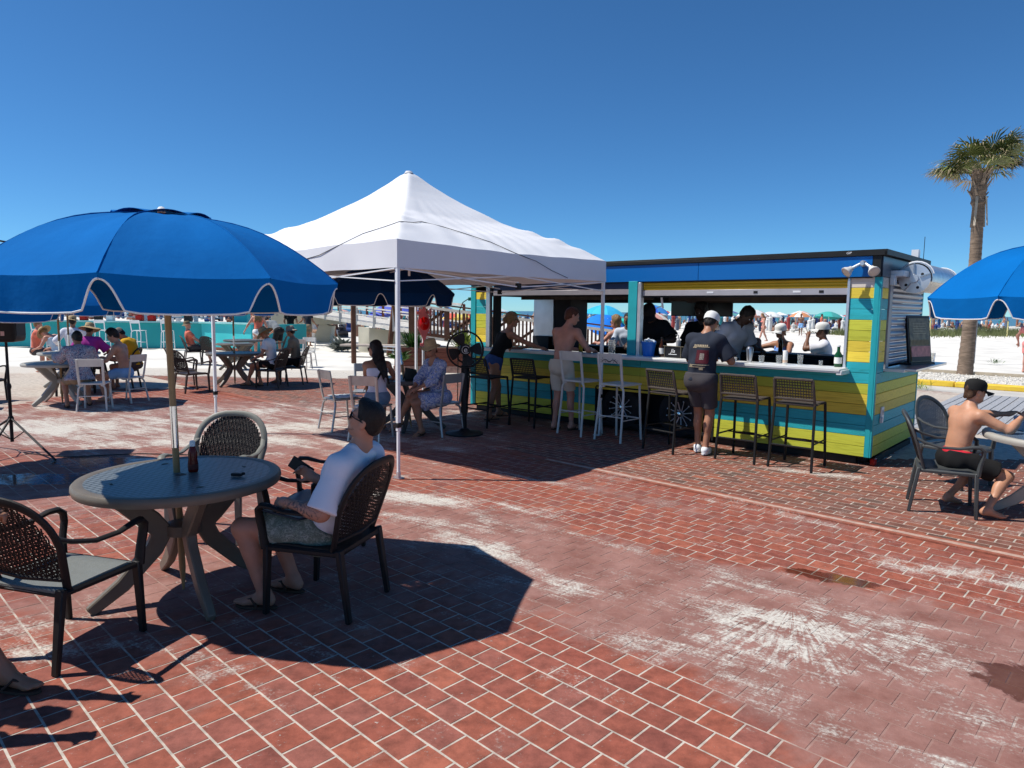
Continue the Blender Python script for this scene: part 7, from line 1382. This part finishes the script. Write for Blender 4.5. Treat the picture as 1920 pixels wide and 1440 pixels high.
p = KH('man in white shirt and white cap drinking beyond the back counter, at right', -1.48, 2.92, 108, z=0, h=1.66, sk=S_brown, vox=.013, pelvis=(0, 0, .76), lean=-4, lean2=4, head=(6, -2, 0), hands=((.02, .24, 1.36), (.2, .3, 1.05)), elb=((-.5, .6, -1), (1, -.3, -.6)), feet=((-.1, .35, .3), (.1, .35, .3)), knee=((0, 1, .5), (0, 1, .5)), curl=1.1); p.shirt(M_shirtW, sleeve=.7, off=.018, loose=.03); p.shorts(M_khaki); p.hair_short(M_hair, vol=.010); p.cap(M_capW)
p = KH('curly-haired woman in sunglasses and pink top seated beyond the left hatch', -5.40, 3.02, 75, z=0, h=1.62, sk=S_red, vox=.014, fem=True, pelvis=(0, 0, .82), lean=0, head=(20, -2, 0), hands=((-.2, .35, 1.1), (.2, .35, 1.1)), feet=((-.1, .35, .3), (.1, .35, .3)), knee=((0, 1, .5), (0, 1, .5))); p.shirt(mat('dusty_pink_top', (.50, .25, .20), .85), strap=.12, hem=0); p.hair_short(M_hairB, vol=.028, back=.03, top=.02); p.shades()
p = KH('dark-haired person in white shirt seated with back to the teal post', -5.02, 2.85, -150, z=0, h=1.70, sk=S_brown, vox=.014, pelvis=(0, 0, .86), lean=4, lean2=8, head=(-20, -4, 0), hands=((-.2, .35, 1.1), (.2, .35, 1.1)), feet=((-.1, .35, .3), (.1, .35, .3)), knee=((0, 1, .5), (0, 1, .5))); p.shirt(mat('pale_blue_shirt', (.52, .58, .68), .85, var=.05), sleeve=1.5, off=.018, loose=.02); p.shorts(M_khaki); p.hair_short(M_hair, vol=.014)
# left tables
p = HU('person with dark bob in patterned mauve shirt seated with back to us', (-7.16, 11.52), 32, h=1.58, sk=S_tan, vox=.014, pelvis=(0, 0, .53), lean=6, lean2=14, head=(18, 10, 0), hands=((-.18, .26, .95), (.05, .34, .72)), elb=((-1, .1, -1), (1, -.4, -.8)), feet=((-.20, .18, .085), (.12, .34, .085)), knee=((-.3, 1, 1), (0, 1, 1)), toe=((-.1, 1, -.2), (0, 1, 0))); p.shirt(M_trop, sleeve=.9, off=.022, loose=.04, hem=-.06, wr=.006); p.shorts(M_khaki, .7); p.hair_short(M_hair, vol=.022, back=.03); p.shoes(M_sandal, sandal=True)
p = HU('shirtless dark-haired boy with glasses and light blue shorts at the left table', (-6.92, 12.42), 98, h=1.62, sk=S_fair, vox=.014, pelvis=(0, 0, .53), lean=2, lean2=12, head=(6, 14, 0), hands=((-.15, .42, .78), (.14, .40, .78)), elb=((-.6, -.3, -1), (.6, -.3, -1)), feet=((-.12, .28, .085), (.16, .36, .085)), knee=((0, 1, 1), (0, 1, 1)), fat=.92); p.shorts(M_lblue, .55, off=.018); p.hair_short(M_hair, vol=.02, top=.015, back=.01); p.shades(clear=True)
p = HU('person in magenta shirt and wide-brimmed hat seated behind the first left table', (-8.42, 13.85), 10, h=1.66, sk=S_tan, vox=.015, pelvis=(0, 0, .55), lean=4, lean2=8, head=(0, 6, 0), hands=((-.3, .35, .75), (.3, .35, .75)), feet=((-.1, .4, .085), (.1, .4, .085)), knee=((0, 1, 1), (0, 1, 1))); p.shirt(M_mag, sleeve=.9, off=.02, loose=.03); p.shorts(M_greyS); p.hair_short(M_hair); o = p.straw(M_straw, brim=.12, droop=.35, band=None)
p = HU('person in mustard shirt and grey cap seated looking down at left', (-7.78, 14.35), 96, h=1.64, sk=S_tan, vox=.015, pelvis=(0, 0, .53), lean=2, lean2=20, head=(10, 26, 0), hands=((-.2, .4, .75), (.2, .4, .75)), feet=((-.1, .4, .085), (.1, .4, .085)), knee=((0, 1, 1), (0, 1, 1))); p.shirt(M_yel, sleeve=.9, off=.02, loose=.03); p.shorts(M_greyS); p.hair_short(M_hair); p.cap(mat('taupe_cap_cloth', (.20, .17, .14), .85))
p = HU('man in white long-sleeved shirt and straw hat facing away at far left', (-10.75, 17.1), 24, h=1.72, sk=S_tan, vox=.018, pelvis=(0, 0, .60), lean=2, lean2=4, hands=((-.35, .2, .75), (.3, .3, .8)), feet=((-.1, .4, .085), (.1, .4, .085)), knee=((0, 1, 1), (0, 1, 1))); p.shirt(M_shirtW, sleeve=1.8, off=.02, loose=.02); p.shorts(M_capW, .7); p.hair_short(M_hair); p.straw(M_straw, brim=.05, droop=.2)
p = HU('person in pale blue top and floppy straw hat slumped at far left', (-11.45, 17.6), 80, h=1.62, sk=S_red, vox=.018, fem=True, pelvis=(0, 0, .5), lean=15, lean2=35, head=(0, 20, 0), hands=((-.2, .5, .6), (.2, .5, .6)), feet=((-.1, .4, .085), (.1, .4, .085)), knee=((0, 1, 1), (0, 1, 1))); p.shirt(mat('ice_blue_top', (.5, .62, .72), .85), strap=.1); p.shorts(M_capW); p.hair_short(M_hairB); p.straw(M_straw, brim=.10, droop=.3)
p = HU('sunburnt person in coral top at the far left edge beside the loudspeaker', (-12.7, 18.6), -60, h=1.66, sk=S_red, vox=.018, pelvis=(0, 0, .5), lean=5, hands=((-.3, .4, .9), (.2, .4, .9)), feet=((-.1, .4, .085), (.1, .4, .085)), knee=((0, 1, 1), (0, 1, 1))); p.shirt(M_coral, sleeve=.6); p.shorts(M_greyS); p.hair_short(M_hairB)
p = HU('woman in wide straw hat, white top and black shorts sitting in a brown armchair', (-5.20, 15.05), 84, h=1.62, sk=S_tan, vox=.014, fem=True, pelvis=(0, 0, .52), lean=-4, lean2=12, head=(0, 16, 0), hands=((-.18, .30, .62), (.12, .34, .64)), elb=((-.7, -.4, -1), (.7, -.4, -1)), feet=((-.05, .52, .10), (.1, .30, .085)), knee=((0, 1, 1), (0, 1, 1))); p.shirt(M_capW, sleeve=.6, off=.016, loose=.02); p.shorts(M_blackT, .55); p.hair_short(M_hairB, back=.03); p.straw(M_straw, brim=.10, droop=.55, tilt=8); p.shoes(M_sandal, sandal=True)
p = HU('sun-hatted person half hidden behind the straw-hat woman', (-4.92, 15.85), 92, h=1.60, sk=S_tan, vox=.016, pelvis=(0, 0, .52), lean=0, lean2=10, hands=((-.18, .30, .62), (.12, .34, .64)), feet=((-.1, .4, .085), (.1, .4, .085)), knee=((0, 1, 1), (0, 1, 1))); p.shirt(M_khaki, sleeve=.6); p.shorts(M_blackT); p.hair_short(M_hair); p.straw(mat('grey_straw', (.28, .25, .2), .85), brim=.06, droop=.6)
p = HU('woman in coral top and white shorts standing in front of the teal bar', (-8.35, 23.0), 20, h=1.66, sk=S_red, vox=.02, fem=True, pelvis=(0, 0, .92), lean=6, lean2=8, hands=((-.42, .12, .95), (.3, .2, .9)), elb=((-1, -.3, -.3), (1, -.4, -.5)), feet=((-.1, 0, .085), (.1, 0, .085))); p.shirt(M_coral, strap=.08, hem=.1); p.shorts(M_capW, .4); p.hair_long(M_hairB, .2)
p = HU('man in grey tee bending forward right of the woman in coral', (-8.15, 24.2), 60, h=1.75, sk=S_tan, vox=.02, pelvis=(0, -.1, .92), lean=45, lean2=62, hands=((-.1, .6, .8), (.2, .6, .8)), feet=((-.12, 0, .085), (.12, 0, .085))); p.shirt(M_greyT, sleeve=.9); p.shorts(M_blackT, .8); p.hair_short(M_hair)
p = HU('person in brown sun hat lounging in an armchair beside the teal bar', (-9.62, 21.0), -60, h=1.6, sk=S_red, vox=.02, pelvis=(0, 0, .5), lean=-20, lean2=-10, hands=((-.2, .3, .6), (.2, .3, .6)), feet=((-.1, .5, .085), (.1, .5, .085)), knee=((0, 1, 1), (0, 1, 1))); p.shirt(M_coral, sleeve=.6); p.shorts(M_greyS); p.straw(mat('brown_straw', (.20, .15, .09), .85), brim=.05, droop=.4)
for k, (x, y, yaw, mm, l) in enumerate(((-9.7, 30.6, 10, M_blackT, 'person in black standing behind the teal column'), (-9.1, 31.2, -30, M_navyT, 'person in navy standing right of the teal column'), (-9.6, 32.5, 80, M_greyT, 'person in grey patterned top behind the bar end'))):
    p = HU(l, (x, y), yaw, h=1.72, sk=S_tan, vox=.03, hands=((-.25, .25, 1.0), (.25, .2, 1.0)), feet=((-.1, 0, .085), (.1, 0, .085))); p.shirt(mm); p.shorts(M_khaki); p.hair_short(M_hair)
p = HU('woman in pink bikini walking on the sand, seen through the right hatch', (14.75, 41.2), 95, h=1.68, sk=S_red, vox=.026, fem=True, pelvis=(0, 0, .93), lean=6, head=(0, 10, 0), hands=((-.2, .2, .8), (.2, -.1, .8)), feet=((-.1, .32, .085), (.1, -.30, .12))); b = SDF(.03); b.ell(p.P, (.18, .13, .09)); p.put('bikini_bottom', b, M_pinkS); b = SDF(.03); b.ell(p.Cc+v3(0, .05, 0), (.15, .11, .055)); p.put('bikini_top', b, M_pinkS); p.hair_long(M_hairB, .2)
p = HU('person in pink shorts at the right edge beyond the yellow kerb, arm only in view', (14.86, 20.1), -50, h=1.6, sk=S_red, vox=.022, hands=((-.30, .1, .95), (.3, .1, .9)), elb=((-1, -.5, 0), (1, -.5, 0)), feet=((-.1, 0, .085), (.1, 0, .085))); p.shirt(M_pinkS, sleeve=.5); p.shorts(M_pinkS, .7); p.hair_short(M_hairB)
# nearer beach people, distinct from the far band
random.seed(31); bl = ['bather in dark trunks standing on the sand', 'bather in white top walking on the sand', 'bather in blue swimwear on the sand', 'bather in red swimwear on the sand']
spots = [(9.4, 52, 'left of the turquoise parasol'), (18.8, 57, 'above the swimsuit woman'), (22.6, 55, 'above the man in the white cap'), (26.4, 60, 'left of the orange striped parasol'), (12.1, 58, 'between the bartenders'), (38.2, 72, 'just right of the trailer above the dune grass'), (56, 80, 'under the right umbrella scallop'), (-9.6, 50, 'beyond the timber ramp')]
for k, (x, y, l) in enumerate(spots):
    mm = [M_blackT, M_capW, M_lblue, M_coral][k % 4]; p = HU(['dark-clad', 'white-topped', 'blue-clad', 'red-clad'][k % 4]+' beachgoer '+l, (x, y), random.uniform(0, 360), h=1.7, sk=[S_tan, S_red, S_brown][k % 3], vox=.04, hands=((-.3, .15, .8), (.3, .1, .85)), feet=((-.12, .1, .085), (.12, -.1, .085)), group='beachgoers standing on the sand'); p.shorts(mm, .7)
    if k % 2: p.shirt(mm)
    p.hair_short(M_hair)
print('objects', len(bpy.data.objects), 'time', round(time.time()-T0, 1))
